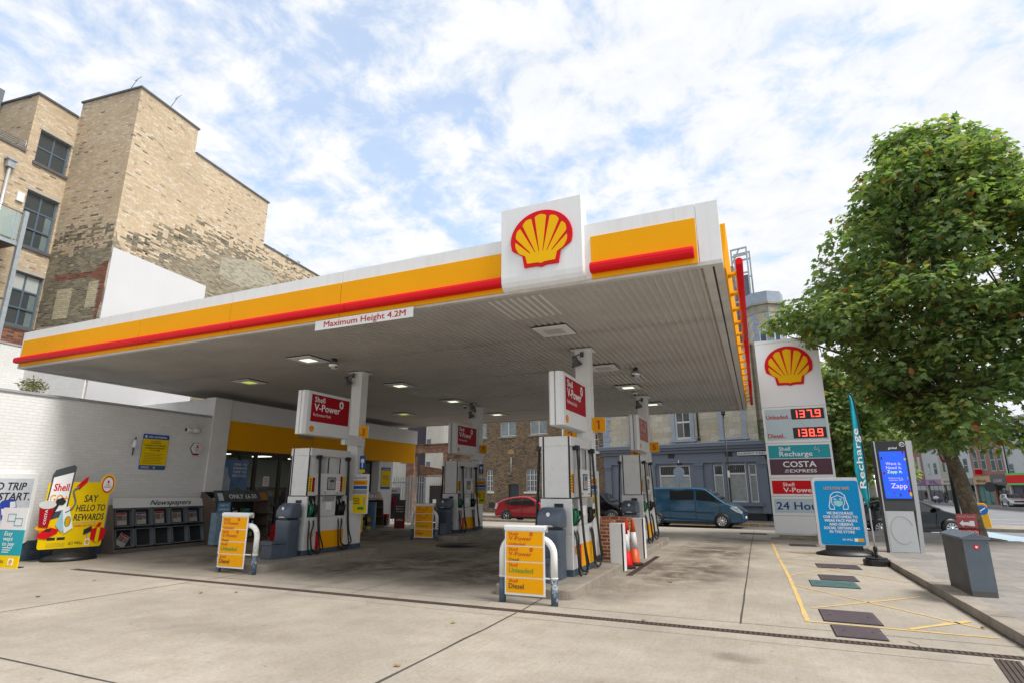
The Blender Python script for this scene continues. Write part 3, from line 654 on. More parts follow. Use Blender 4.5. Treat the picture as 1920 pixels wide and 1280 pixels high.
# square soffit lights, round lamps, speakers
lens = M('lamp lens', (0.9, 1.0, 0.78), 0.4, var=0.3, scale=30, emis=0.8); lens_y = M('yellowed lamp lens', (0.75, 0.9, 0.15), 0.4, var=0.2, scale=30, emis=0.4); lens_o = M('unlit lamp lens', (0.5, 0.5, 0.47), 0.3, var=0.2, scale=30)
def soffit_light(x, y, on, lab):
    t = thing('ceiling_light', lab, 'ceiling light', (x, y, ZS), 0, 'square lamps let into the canopy ceiling')
    m_ = MB(); m_.box(-0.36, 0.36, -0.36, 0.36, -0.02, 0.02, white_p); m_.box(-0.37, 0.37, -0.37, 0.37, -0.008, 0.02, black_m); f = m_.build('frame', t, 0.004)
    m_ = MB(); m_.box(-0.17, 0.17, -0.15, 0.15, -0.032, -0.018, {1: lens, 2: lens_y, 0: lens_o}[on])
    m_.box(-0.2, 0.2, -0.18, 0.18, -0.026, -0.018, trim); m_.build('lens', t)
    return t
for x, y, on, lab in ((-3.56, 10.33, 0, 'unlit square ceiling light nearest the front, right of the emblem'), (-3.53, 14.23, 0, 'unlit square ceiling light just behind the front right pillar'),
                      (-3.54, 17.38, 1, 'lit square ceiling light over the brick enclosure'), (-3.45, 21.4, 1, 'lit square ceiling light at the far right of the ceiling'),
                      (-10.1, 10.3, 1, 'bright white square ceiling light beside the round lamp on the left'), (-10.05, 14.2, 1, 'lit square ceiling light right of the pillar marked 3'),
                      (-10.1, 17.65, 1, 'lit square ceiling light in front of the pillar marked 7'), (-10.2, 21.7, 1, 'lit square ceiling light right of the pillar marked 7'),
                      (-13.9, 11.86, 2, 'yellow green square ceiling light over the shop entrance'), (-13.85, 19.93, 2, 'yellow green square ceiling light farthest to the left rear')):
    soffit_light(x, y, on, lab)
m_ = MB(); patch = M('newer soffit sheet', (0.70, 0.69, 0.66), 0.45, var=0.06)
for a in range(8): m_.box(-4.05 + a * 0.135 + 0.002, -4.05 + a * 0.135 + 0.044, 8.2, 9.35, ZS + 0.002, ZS + 0.0075, patch)
for x0, y0 in ((-10.6, 15.2), (-3.9, 15.4)):
    for a in range(9): m_.box(x0 + a * 0.135, x0 + a * 0.135 + 0.05, y0, y0 + 1.3, ZS + 0.0005, ZS + 0.007, patch)
m_.build('replaced_sheet', can)
chrome = M('chrome', (0.6, 0.6, 0.6), 0.15, 0.9, var=0.05)
for x, y, lab in ((-9.52, 10.58, 'round chrome lamp hanging beside the bright left ceiling light'), (-2.78, 14.71, 'round chrome lamp hanging from the right side of the ceiling')):
    t = thing('round_lamp', lab, 'lamp', (x, y, ZS), 0, 'round chrome lamps under the canopy')
    m_ = MB(); m_.cyl((0, 0, 0.02), (0, 0, -0.05), 0.07, black_m); m_.lathe([(0.06, -0.04), (0.13, -0.09), (0.14, -0.14), (0.12, -0.2), (0.07, -0.235), (0.0, -0.24)], (0, 0, 0), chrome, 20); m_.build('housing', t)
    m_ = MB(); m_.lathe([(0.0, -0.262), (0.06, -0.258), (0.085, -0.225), (0.06, -0.22)], (0.03, -0.03, 0.01), glass_mat('lamp glass', (0.5, 0.5, 0.5), 0.05), 16); m_.build('lens', t)
horn = M('grey horn metal', (0.12, 0.12, 0.12), 0.5, 0.3, var=0.15)
for x, y, z, lab in ((-3.6, 11.86, 4.52, 'grey horn loudspeaker on the front right pillar'), (-10.15, 11.82, 4.55, 'grey horn loudspeaker on the pillar marked 3'),
                     (-10.15, 19.12, 4.5, 'grey horn loudspeaker on the pillar marked 7'), (-3.6, 19.15, 4.52, 'grey horn loudspeaker on the pillar marked 5'), (-9.7, 18.35, 4.7, 'grey horn loudspeaker hung from the ceiling before the pillar marked 7')):
    t = thing('horn_speaker', lab, 'loudspeaker', (x, y, z), R(-20), 'horn loudspeakers under the canopy')
    m_ = MB(); m_.T = Matrix.Rotation(R(28), 4, 'X'); m_.lathe([(0.03, 0.1), (0.055, 0.09), (0.06, 0.0), (0.07, -0.03), (0.125, -0.13), (0.13, -0.14), (0.11, -0.13), (0.02, -0.03)], (0, 0, 0), horn, 18); m_.build('horn', t)
    m_ = MB(); m_.tube([(0, 0.0, 0.08), (0.05, 0.1, 0.14), (0.08, 0.16, 0.14)], 0.015, horn, 8); m_.box(0.04, 0.12, 0.14, 0.17, 0.08, 0.2, horn); m_.build('bracket', t)
for x, y, lab in ((-10.25, 18.85, 'small dome camera on the ceiling near the pillar marked 7'), (-3.56, 18.5, 'small dome camera on the ceiling near the pillar marked 5')):
    t = thing('dome_camera', lab, 'camera', (x, y, ZS), 0, 'dome cameras under the canopy')
    m_ = MB(); m_.lathe([(0.09, 0.0), (0.09, -0.05), (0.07, -0.06)], (0, 0, 0), white_p, 18); m_.build('base', t)
    m_ = MB(); m_.lathe([(0.068, -0.06), (0.06, -0.095), (0.03, -0.118), (0.0, -0.12)], (0, 0, 0), glass_d, 16); m_.build('dome', t)
m_ = MB(); m_.rect((0, 7.895, 0), X, Z, -7.64, -5.38, 4.62, 4.81, white_p, 0.012); s_ = m_.build('maximum_height_sign')
tag(s_, 'long white sign hung under the canopy edge reading Maximum Height 4.2M', 'sign')
m_ = MB(); m_.text('Maximum Height 4.2M', (0, 7.882, 0), X, Z, -7.42, 4.665, 0.115, red_t, 0.022, 1.88); m_.build('lettering', s_)

# ================================================================ ISLANDS, PUMPS AND WHAT STANDS ON THEM
def island(x0, x1, y0, y1, lab, r=0.22):
    m_ = MB(); pts = []
    for cx, cy, a0 in ((x1 - r, y0 + r, -90), (x1 - r, y1 - r, 0), (x0 + r, y1 - r, 90), (x0 + r, y0 + r, 180)):
        for k in range(7): g = R(a0 + 15 * k); pts.append((cx + r * math.cos(g), cy + r * math.sin(g), -0.05))
    m_.ext(pts, (0, 0, 0.2), concrete_k); return solo(m_, 'pump_island', lab, 'pump island', group='raised concrete islands under the pumps', bevel=0.02)
island(-4.1, -2.74, 8.55, 12.35, 'raised concrete island under the pump nearest on the right'); island(-4.1, -2.74, 14.35, 18.75, 'raised concrete island under the far right pump marked 5')
island(-10.6, -9.3, 8.75, 12.75, 'raised concrete island under the near left pump marked 3'); island(-10.65, -9.15, 16.5, 20.2, 'raised concrete island under the far left pump marked 7')

pump_w = M('pump white enamel', (0.66, 0.665, 0.66), 0.35, var=0.08, scale=1.5, dirt=(0.42, 0.39, 0.35), dirt_amt=0.35, dscale=4.5)
screen = M('pump display', (0.35, 0.40, 0.40), 0.2, var=0.1, scale=20)
def make_pump(lab):
    t = thing('fuel_pump', lab, 'fuel pump', (0, 0, 0), 0, 'white fuel pumps with yellow fronts')
    W, L, H = 0.60, 1.40, 2.45; w, l = W / 2, L / 2
    m_ = MB(); m_.box(-w - 0.005, w + 0.005, -l - 0.005, l + 0.005, 0, 0.11, slate); m_.build('plinth', t, 0.006)
    m_ = MB()
    m_.box(-w, w, -l, l, 0.112, 0.70, pump_w)                                   # lower body
    m_.box(-w, w, -l, -l + 0.05, 0.70, 1.32, pump_w); m_.box(-w, w, l - 0.05, l, 0.70, 1.32, pump_w)
    m_.box(-w + 0.13, w - 0.13, -l + 0.05, l - 0.05, 0.70, 1.32, black_m)        # back of the nozzle bays
    m_.box(-w + 0.004, w - 0.004, -l + 0.05, l - 0.05, 0.70, 0.84, pump_w)
    m_.box(-w + 0.004, w - 0.004, -0.28, 0.30, 0.845, 1.32, pump_w)
    m_.build('lower_body', t, 0.008)
    m_ = MB(); m_.box(-w + 0.03, w - 0.03, -l, -l + 0.33, 1.335, H - 0.18, pump_w); m_.box(-w + 0.03, w - 0.03, l - 0.30, l, 1.335, H - 0.18, pump_w)
    m_.box(-w + 0.03, w - 0.03, -l + 0.33, l - 0.30, 1.335, 1.86, pump_w); m_.box(-w + 0.1, w - 0.1, -0.05, l - 0.30, 1.86, H - 0.18, pump_w)
    m_.build('upper_body', t, 0.006)
    m_ = MB(); m_.box(-w - 0.015, w + 0.015, -l + 0.0, l, H - 0.18, H, pump_w); m_.build('top_cover', t, 0.008)
    m_ = MB()
    for sy in (-1, 1):
        for xx in (-w + 0.055, w - 0.045): m_.box(xx, xx + 0.03, *sorted((sy * (l + 0.006), sy * (l - 0.02))), 1.335, H - 0.005, black)
    for sx in (-1, 1):
        m_.box(*sorted((sx * (w - 0.032), sx * (w - 0.022))), l - 0.33, l - 0.30, 1.86, H - 0.2, black); m_.box(*sorted((sx * (w - 0.032), sx * (w - 0.022))), -0.05, -0.02, 1.86, H - 0.2, black)
    m_.build('black_trim', t)
    m_ = MB(); m_.box(-w + 0.08, w - 0.08, -l - 0.012, -l + 0.002, 1.325, 1.338, black)
    for zz in (1.17, 0.30): m_.box(-0.03, 0.14, -l - 0.012, -l + 0.002, zz, zz + 0.065, black); m_.box(-0.14, 0.03, l - 0.002, l + 0.012, zz, zz + 0.065, black)
    m_.build('vent_slot', t)
    for sx in (1, -1):
        o = (sx * w, 0, 0); ux = (0, sx, 0); yy = lambda a: a   # local frame of a side: ux along the face, z up
        # display housing
        m_ = MB(); m_.T = Matrix.Scale(1, 4) if sx > 0 else Matrix.Rotation(math.pi, 4, 'Z')
        m_.box(w - 0.03, w + 0.05, -0.40, 0.36, 1.345, 1.86, pump_w); h = m_.build('display_housing', t, 0.015)
        T = m_.T
        m_ = MB(); m_.T = T; m_.box(w + 0.051, w + 0.058, -0.12, 0.18, 1.47, 1.77, black); m_.box(w + 0.058, w + 0.062, -0.10, 0.16, 1.49, 1.75, screen)
        m_.box(w + 0.062, w + 0.064, -0.04, 0.12, 1.65, 1.72, slate)
        for k, c_ in enumerate((yellow, red, grey_t, grey_t)): m_.box(w + 0.062, w + 0.065, -0.08 + k * 0.06, -0.045 + k * 0.06, 1.585, 1.615, c_)
        for k in range(4): m_.box(w + 0.062, w + 0.064, -0.08 + k * 0.06, -0.05 + k * 0.06, 1.525, 1.54, grey_t)
        for yk in (-0.17, 0.26): m_.cyl((w + 0.05, yk, 1.40), (w + 0.058, yk, 1.40), 0.018, black, 10)
        m_.build('display', h)
        m_ = MB(); m_.T = T                                                      # notices
        m_.box(w - 0.03, w - 0.026, -0.66, -0.55, 1.42, 1.78, yellow_l); m_.box(w - 0.03, w - 0.026, -0.54, -0.46, 1.42, 1.76, red_d)
        m_.box(w + 0.051, w + 0.055, 0.2, 0.35, 1.42, 1.68, white_t); m_.box(w - 0.03, w - 0.025, 0.42, 0.52, 1.42, 1.80, red_d); m_.box(w - 0.03, w - 0.025, 0.54, 0.62, 1.42, 1.80, yellow_l)
        for k in range(5): m_.box(w + 0.0555, w + 0.057, 0.22, 0.33 - 0.02 * (k % 2), 1.45 + 0.045 * k, 1.46 + 0.045 * k, red_t)
        for k in range(6): m_.box(w - 0.0255, w - 0.0245, -0.63, -0.58, 1.45 + k * 0.05, 1.475 + k * 0.05, black_t)
        m_.box(w + 0.005, w + 0.009, -0.06, 0.14, 1.0, 1.18, white_t)
        m_.build('notice', h)
        m_ = MB(); m_.T = T; m_.ext([(w + 0.005, -0.2, 1.33), (w + 0.05, -0.2, 1.33), (w + 0.012, -0.2, 1.2), (w + 0.005, -0.2, 1.2)], (0, 0.42, 0), silver); m_.build('receipt_tray', t, 0.004)
        # lower front decoration
        m_ = MB(); m_.T = T; m_.rect((w, 0, 0), Y, Z, -0.20, 0.66, 0.113, 0.51, yellow, 0.005); m_.rect((w, 0, 0), Y, Z, -0.32, -0.203, 0.113, 0.51, red, 0.005)
        m_.cyl((w, 0.42, 0.74), (w + 0.008, 0.42, 0.74), 0.018, black, 10); m_.cyl((w, -0.45, 0.74), (w + 0.008, -0.45, 0.74), 0.018, black, 10)
        shell_emblem(m_, (w, 0, 0), Y, Z, -0.50, 0.43, 0.15, 0.004); m_.build('front_panel', t)
        # nozzles in their bays and the hanging hoses
        for bi, (y0, gm) in enumerate(((-0.56, green_p), (-0.42, black), (0.44, black), (0.56, black))):
            m_ = MB(); m_.T = T @ Matrix.Translation((w - 0.05, y0, 0))
            m_.tube([(0.02, 0, 0.86), (0.06, 0, 0.96), (0.07, 0, 1.05), (0.03, 0, 1.14)], [0.028, 0.038, 0.042, 0.026], gm, 10)
            m_.box(-0.0, 0.13, -0.022, 0.022, 1.03, 1.11, gm); m_.tube([(0.11, 0, 1.08), (0.13, 0, 0.98), (0.06, 0, 0.88)], 0.012, gm, 6)
            nz = m_.build('nozzle', t)
            m_ = MB(); m_.T = T @ Matrix.Translation((w - 0.05, y0, 0)); m_.tube([(0.01, 0, 1.10), (-0.02, 0, 1.19), (-0.06, 0, 1.27)], 0.012, silver, 8); m_.tube([(0.0, 0, 0.92), (-0.0, 0, 0.80)], 0.018, gm, 8); m_.build('spout', nz)
        for y0, y1, dep in ((-0.44, -0.56, -0.08), (-0.40, -0.42, 0.0), (0.60, 0.44, -0.02), (0.64, 0.56, 0.06)):
            m_ = MB(); m_.T = T; P_ = [(w + 0.045, y0, 2.22)]
            P_ += [(w + 0.06, y0, 1.9), (w + 0.075, y0 + 0.01, 1.5), (w + 0.09, y0 + 0.04, 1.0), (w + 0.12, y0 + 0.07, 0.5)]
            cxm = (y0 + y1) / 2 + 0.05
            for k in range(1, 8): g = math.pi * k / 8; P_.append((w + 0.15 - 0.01 * k, cxm + 0.17 * math.cos(g), dep + 0.23 - 0.17 * math.sin(g)))
            P_ += [(w + 0.07, cxm - 0.19, 0.45), (w + 0.03, y1 - 0.03, 0.68), (w - 0.04, y1, 0.81)]
            m_.tube(smooth_path(P_), 0.018, black, 8); m_.build('hose', t)
        m_ = MB(); m_.T = T
        for yk in (-0.44, 0.61): m_.box(w - 0.02, w + 0.09, yk - 0.055, yk + 0.055, 2.20, 2.29, black)
        m_.build('hose_outlet', t, 0.01)
    return t
def smooth_path(P, sub=3):
    P = [Vector(p) for p in P]; out_ = []
    for i in range(len(P) - 1):
        p0, p1, p2, p3 = P[max(i - 1, 0)], P[i], P[i + 1], P[min(i + 2, len(P) - 1)]
        for k in range(sub):
            t = k / sub; out_.append(tuple(0.5 * ((2 * p1) + (p2 - p0) * t + (2 * p0 - 5 * p1 + 4 * p2 - p3) * t * t + (3 * p1 - p0 - 3 * p2 + p3) * t ** 3)))
    out_.append(tuple(P[-1])); return out_
pump = make_pump('white fuel pump nearest on the right, beside the brick enclosure'); pump.location = (-3.42, 10.52, 0.15)
dup(pump, (-10.06, 11.0, 0.15), 0, 'white fuel pump nearest on the left, in front of the shop entrance')
dup(pump, (-3.36, 16.98, 0.15), 0, 'white fuel pump behind the traffic cones, in front of the blue van')
dup(pump, (-10.03, 18.17, 0.15), 0, 'white fuel pump at the back left, in front of the brown brick building')

# windscreen wash and waste units
unit_m = grey_bl
def make_unit(lab):
    t = thing('waste_bin', lab, 'forecourt bin', (0, 0, 0), 0, 'blue grey plastic bins with wash bucket in front of the pumps')
    m_ = MB()
    rings = [(0.0, 0.21, 0.19), (0.02, 0.215, 0.195), (0.62, 0.205, 0.185), (0.64, 0.212, 0.19), (0.80, 0.215, 0.195)]
    def ring(z, a, b, r=0.06, sh=0.0):
        pts = []
        for cx, cy, a0 in ((a - r, -b + r, -90), (a - r, b - r, 0), (-a + r, b - r, 90), (-a + r, -b + r, 180)):
            for k in range(4): g = R(a0 + 30 * k); pts.append((cx + r * math.cos(g), cy + r * math.sin(g) + sh, z))
        return pts
    def loft(rs):
        vs = []; n = len(rs[0])
        for r_ in rs: vs += r_
        fs = [(i * n + j, i * n + (j + 1) % n, (i + 1) * n + (j + 1) % n, (i + 1) * n + j) for i in range(len(rs) - 1) for j in range(n)] + [tuple(range(n))[::-1], tuple((len(rs) - 1) * n + j for j in range(n))]
        m_.add(vs, fs, unit_m, True)
    loft([ring(z, a, b) for z, a, b in rings]); m_.build('body', t, 0.006)
    m_ = MB(); loft([ring(0.84, 0.205, 0.17, 0.06, 0.02), ring(0.86, 0.225, 0.20), ring(1.0, 0.225, 0.20, 0.06, 0.005), ring(1.10, 0.215, 0.17, 0.06, 0.03), ring(1.165, 0.19, 0.11, 0.06, 0.07), ring(1.175, 0.16, 0.07, 0.05, 0.08)]); hd = m_.build('hood', t, 0.006)
    m_ = MB(); m_.box(-0.15, 0.15, -0.175, 0.15, 0.795, 0.85, black)
    m_.ext([(-0.1, -0.202, 0.855), (-0.06, -0.202, 0.885), (0.06, -0.202, 0.885), (0.1, -0.202, 0.855)], (0, -0.006, 0), M('bin liner', (0.55, 0.55, 0.5), 0.5)); m_.build('opening', t)
    m_ = MB(); m_.ext([(-0.19, -0.17, 0), (-0.15, -0.55, 0), (0.15, -0.55, 0), (0.19, -0.17, 0)], (0, 0, 0.30), unit_m)
    m_.ext([(-0.2, -0.17, 0.30), (-0.165, -0.565, 0.33), (-0.13, -0.565, 0.33), (-0.15, -0.17, 0.30)], (0, 0, 0.05), unit_m); m_.ext([(0.2, -0.17, 0.30), (0.165, -0.565, 0.33), (0.13, -0.565, 0.33), (0.15, -0.17, 0.30)], (0, 0, 0.05), unit_m)
    m_.box(-0.165, 0.165, -0.575, -0.53, 0.295, 0.38, unit_m); m_.box(-0.15, 0.15, -0.53, -0.2, 0.295, 0.305, black); m_.build('wash_bucket', t, 0.02)
    m_ = MB(); m_.disc((0, -0.185, 0), X, Z, 0.0, 1.06, 0.035, white_t, 0.004, 16); m_.T = Matrix.Translation((0, 0.01, 0)); m_.box(-0.08, 0.08, -0.205, -0.198, 0.955, 0.965, grey_t); m_.build('badge', hd)
    return t
unit = make_unit('blue grey bin with wash bucket in front of the nearest pump on the right'); unit.location = (-3.42, 9.57, 0.15)
dup(unit, (-10.0, 10.02, 0.15), 0, 'blue grey bin with wash bucket in front of the left pump by the shop')
dup(unit, (-3.36, 15.95, 0.15), 0, 'blue grey bin behind the low brick enclosure wall'); dup(unit, (-10.05, 17.2, 0.15), 0, 'dark blue grey bin in front of the back left pump')

# hoop barriers with hanging price boards
hoop_chip = M('chipped slate paint', (0.05, 0.085, 0.13), 0.5, var=0.1, dirt=(0.75, 0.75, 0.74), dirt_amt=1.0, dscale=14)
hoop_w = M('chipped white paint', (0.78, 0.78, 0.77), 0.5, var=0.05, dirt=(0.33, 0.33, 0.36), dirt_amt=0.55, dscale=11)
def hoop(cx, y, w, lab, chip, z0=0):
    t = thing('hoop_barrier', lab, 'barrier', (cx, y, z0), 0, 'white and slate painted hoop barriers'); h = w / 2; r = 0.22
    P_ = [(-h, 0, 0.35), (-h, 0, 0.70)] + [(-h + r - r * math.cos(R(a)), 0, 0.70 + r * math.sin(R(a))) for a in (15, 30, 45, 60, 75, 90)] + [(h - r + r * math.sin(R(a)), 0, 0.70 + r * math.cos(R(a))) for a in (0, 15, 30, 45, 60, 75, 90)] + [(h, 0, 0.35)]
    m_ = MB(); m_.tube(P_, 0.052, hoop_w if chip else white_p, 14); m_.build('hoop', t)
    for sx in (-1, 1):
        m_ = MB(); m_.cyl((sx * h, 0, -0.05), (sx * h, 0, 0.345), 0.0525, hoop_chip if chip or sx > 0 else slate, 14); m_.build('leg', t)
    m_ = MB()
    for sx in (-1, 1): m_.tube([(sx * h + 0.055 * math.cos(R(a)), 0.055 * math.sin(R(a)), 0.375) for a in range(0, 360, 30)], 0.006, white_p, 6, closed=True)
    m_.box(-h + 0.05, h - 0.05, -0.062, -0.056, 0.365, 0.385, white_p); m_.build('strap', t); return t
def price_board(cx, y, w, z0, z1, lab):
    t = thing('price_board', lab, 'price board', (cx, y, 0), 0, 'four row fuel name boards hung on the hoops'); h = w / 2; H_ = z1 - z0
    m_ = MB(); m_.box(-h, h, -0.075, -0.06, z0, z1, white_g); m_.ext([(-h - 0.01, -0.085, z1 - 0.05), (-h - 0.01, -0.085, z1), (-h - 0.01, -0.055, z1 + 0.02), (-h - 0.01, 0.03, z1 + 0.02), (-h - 0.01, 0.055, z1), (-h - 0.01, 0.055, z1 - 0.08), (-h - 0.01, 0.048, z1 - 0.08), (-h - 0.01, 0.04, z1), (-h - 0.01, -0.07, z1 - 0.05)], (w + 0.02, 0, 0), white_g)
    m_.build('frame', t, 0.006)
    hh = (H_ - 0.085) / 4
    for k in range(4):
        zz = z1 - 0.06 - (k + 1) * hh; m_ = MB(); m_.rect((0, -0.0755, 0), X, Z, -h + 0.025, h - 0.025, zz + 0.008, zz + hh - 0.008, yellow, 0.003, 0.012); p_ = m_.build('fuel_panel', t)
        m_ = MB(); o = (0, -0.0785, 0); x0 = -h + 0.07; top = zz + hh; s = w / 0.63
        m_.text('Shell', o, X, Z, x0, top - 0.066 * s, 0.042 * s, red_t, 0.012, 0.14 * s)
        if k < 2:
            m_.text('V-Power', o, X, Z, x0, top - 0.134 * s, 0.056 * s, red_t, 0.02, 0.36 * s); m_.text(('Unleaded', 'Diesel')[k], o, X, Z, x0, top - 0.205 * s, 0.042 * s, (red_t, black_t)[k], 0.008, (0.26, 0.16)[k] * s)
            for a in range(12):
                g = 2 * math.pi * a / 12; m_.disc(o, X, Z, x0 + 0.355 * s + 0.02 * s * math.cos(g), top - 0.043 * s + 0.02 * s * math.sin(g), 0.0075 * s, red_t, 0.003, 8)
        else: m_.text(('Unleaded', 'Diesel')[k - 2], o, X, Z, x0, top - 0.15 * s, 0.068 * s, (green_t, black_t)[k - 2], 0.02, (0.38, 0.235)[k - 2] * s)
        m_.build('lettering', p_)
    return t
hoop(-3.29, 8.12, 0.83, 'white hoop barrier with slate legs in front of the right hand pump', False); price_board(-3.315, 8.12, 0.645, 0.12, 1.09, 'yellow fuel name board nearest the camera, on the right hand hoop')
hoop(-9.80, 8.55, 0.98, 'badly chipped white hoop barrier in front of the left hand pump', True); price_board(-9.89, 8.55, 0.74, 0.10, 1.15, 'yellow fuel name board on the chipped hoop in front of the left pump')
hoop(-10.3, 16.3, 0.95, 'white hoop barrier in the shade at the back left pump', False); price_board(-10.28, 16.3, 0.72, 0.08, 1.15, 'shaded yellow fuel name board at the back left pump')

# fuel signs on the columns, number plates
def fuel_sign(x0, x1, y0, y1, z0, z1, lab, faded=False):
    t = thing('fuel_sign', lab, 'sign', (0, 0, 0), 0, 'white and red fuel signs on the pillars')
    pw_ = white_g
    m_ = MB(); yc = y0 + 0.08
    m_.ext([(x1 - 0.14, y0 + 0.02, z0), (x1 - 0.05, y0, z0), (x1, y0 + 0.09, z0), (x1, y1, z0), (x1 - 0.14, y1, z0)], (0, 0, z1 - z0), pw_)
    m_.ext([(x0, y1, z0), (x0, y0 + 0.09, z0), (x0 + 0.05, y0, z0), (x0 + 0.13, y0 + 0.02, z0), (x0 + 0.13, y1, z0)], (0, 0, z1 - z0), pw_)
    m_.box(x0 + 0.12, x1 - 0.13, y0 + 0.05, y1 - 0.02, z0 + 0.02, z1 - 0.01, grey_t); m_.build('housing', t, 0.008)
    m_ = MB(); m_.box(x0 + 0.07, x1 - 0.09, y1 - 0.04, y1 + 0.76, z0 - 0.14, z0 + 0.12, pw_); m_.build('arm', t, 0.006)
    H_ = z1 - z0; L_ = y1 - y0; rd = red_d if not faded else M('faded red print', (0.48, 0.15, 0.13), 0.5, var=0.25, scale=3); wt = white_t if not faded else M('faded white print', (0.62, 0.5, 0.48), 0.5)
    for sx in (1, -1):
        xo = x1 if sx > 0 else x0; ux = Y if sx > 0 else -Y; oy = y0 if sx > 0 else y1; o = (xo, oy, z0)
        m_ = MB(); m_.rect(o, ux, Z, 0.2, L_ - 0.08 if sx > 0 else L_ - 0.2, H_ * 0.30, H_ * 0.93, rd, 0.004); p_ = m_.build('red_panel', t)
        m_ = MB(); oo = (xo + sx * 0.004, oy, z0)
        m_.text('Shell', oo, ux, Z, 0.30, H_ * 0.76, 0.13, wt, 0.02, 0.34); m_.text('V-Power', oo, ux, Z, 0.30, H_ * 0.56, 0.17, wt, 0.03, 0.90); m_.text('Performance Fuels', oo, ux, Z, 0.28, H_ * 0.43, 0.075, wt, 0.0, 0.60)
        for a in range(10):
            g = 2 * math.pi * a / 10; m_.disc(oo, ux, Z, 1.24 + 0.055 * math.cos(g), H_ * 0.79 + 0.075 * math.sin(g), 0.028, wt, 0.003, 8)
        m_.build('lettering', p_)
        m_ = MB(); shell_emblem(m_, o, ux, Z, 0.27, H_ * 0.13, 0.14, 0.004, None if not faded else rd, yellow); m_.build('shell_emblem', t)
    return t
fuel_sign(-3.44, -3.15, 9.5, 11.1, 2.78, 3.78, 'white and red V-Power sign over the nearest pump on the right')
fuel_sign(-9.86, -9.57, 9.78, 11.4, 2.89, 3.92, 'white and red V-Power sign over the left pump by the shop')
fuel_sign(-3.50, -3.20, 16.9, 18.55, 2.78, 3.86, 'faded V-Power sign over the far right pump', True)
fuel_sign(-10.0, -9.67, 17.1, 18.8, 2.86, 3.92, 'shaded V-Power sign over the back left pump')
def num_plate(x0, y, z, n, lab):
    t = thing('pump_number_sign', lab, 'number sign', (x0, y, z), 0, 'small yellow pump number plates on the pillars')
    m_ = MB(); m_.box(0, 0.30, 0, 0.04, 0, 0.32, yellow); m_.box(-0.005, 0.305, 0.005, 0.035, -0.006, 0.326, white_g); m_.build('plate', t, 0.003)
    m_ = MB()
    if n == 1: m_.sheet((0, -0.001, 0), X, Z, [(0.135, 0.06), (0.175, 0.06), (0.175, 0.26), (0.145, 0.26), (0.105, 0.235), (0.105, 0.205), (0.135, 0.22)], red_t, 0.003)
    else: m_.text(str(n), (0, 0, 0), X, Z, 0.15, 0.07, 0.18, red_t, 0.035, None, 'CENTER')
    m_.T = m_.T; m_.build('number', t)
for x0, y, z, n, lab in ((-3.30, 12.02, 2.87, 1, 'yellow plate numbered 1 on the front right pillar'), (-9.77, 12.02, 2.97, 3, 'yellow plate numbered 3 on the front left pillar'),
                         (-3.30, 19.32, 2.86, 5, 'yellow plate numbered 5 on the rear right pillar'), (-9.82, 19.32, 2.97, 7, 'yellow plate numbered 7 on the rear left pillar'),
                         (-3.96, 12.02, 2.66, 2, 'yellow plate mostly hidden behind the nearest V-Power sign'), (-3.96, 19.32, 2.72, 6, 'yellow plate mostly hidden behind the faded V-Power sign')):
    num_plate(x0, y, z, n, lab)

# safety boards on the columns
def safety_board(x, y, z, lab, short=False):
    t = thing('safety_notice', lab, 'notice board', (x, y, z), 0, 'safety notice boards on the pillars')
    m_ = MB(); m_.box(-0.26, 0.26, -0.03, 0, 0, 1.0, white_g); m_.build('frame', t, 0.01)
    m_ = MB(); o = (0, -0.031, 0); m_.rect(o, X, Z, -0.23, 0.23, 0.02, 0.47, yellow_l, 0.003); m_.rect(o, X, Z, -0.22, 0.22, 0.62, 0.70, blue_t, 0.003); m_.rect(o, X, Z, -0.22, 0.22, 0.72, 0.84, yellow, 0.003); m_.rect(o, X, Z, -0.23, 0.23, 0.49, 0.60, grey_t, 0.003)
    m_.rect(o, X, Z, -0.05, 0.15, 0.1, 0.17, green_t, 0.005); m_.rect(o, X, Z, 0.12, 0.18, 0.2, 0.42, grey_t, 0.005, 0.01)
    m_.text('For your safety', o, X, Z, -0.21, 0.88, 0.06, blue_t, 0.01, 0.4)
    for k in range(4): m_.rect(o, X, Z, -0.2, 0.02 - 0.03 * (k % 2), 0.24 + k * 0.045, 0.26 + k * 0.045, black_t, 0.006)
    for k in range(2): m_.rect(o, X, Z, -0.2, 0.16, 0.745 + k * 0.04, 0.76 + k * 0.04, red_t, 0.006)
    m_.build('poster', t)
    m_ = MB(); m_.rect((0.0, -0.001, 1.12), X, Z, -0.09, 0.09, 0, 0.36, blue_t, 0.004); m_.rect((0, -0.001, 1.04), X, Z, -0.09, 0.09, 0, 0.075, yellow_l, 0.004); m_.disc((0, -0.005, 1.12), X, Z, 0, 0.22, 0.06, white_t, 0.002, 12); m_.box(-0.012, 0.012, -0.009, -0.005, 1.16, 1.3, white_t); m_.build('pictogram', t)
safety_board(-9.55, 11.98, 1.02, 'safety notice board on the front left pillar above a pump hose'); safety_board(-9.72, 19.28, 1.08, 'safety notice board on the rear left pillar')
safety_board(-3.44, 11.98, 1.02, 'safety notice board on the front right pillar, edge on beside the hoses')

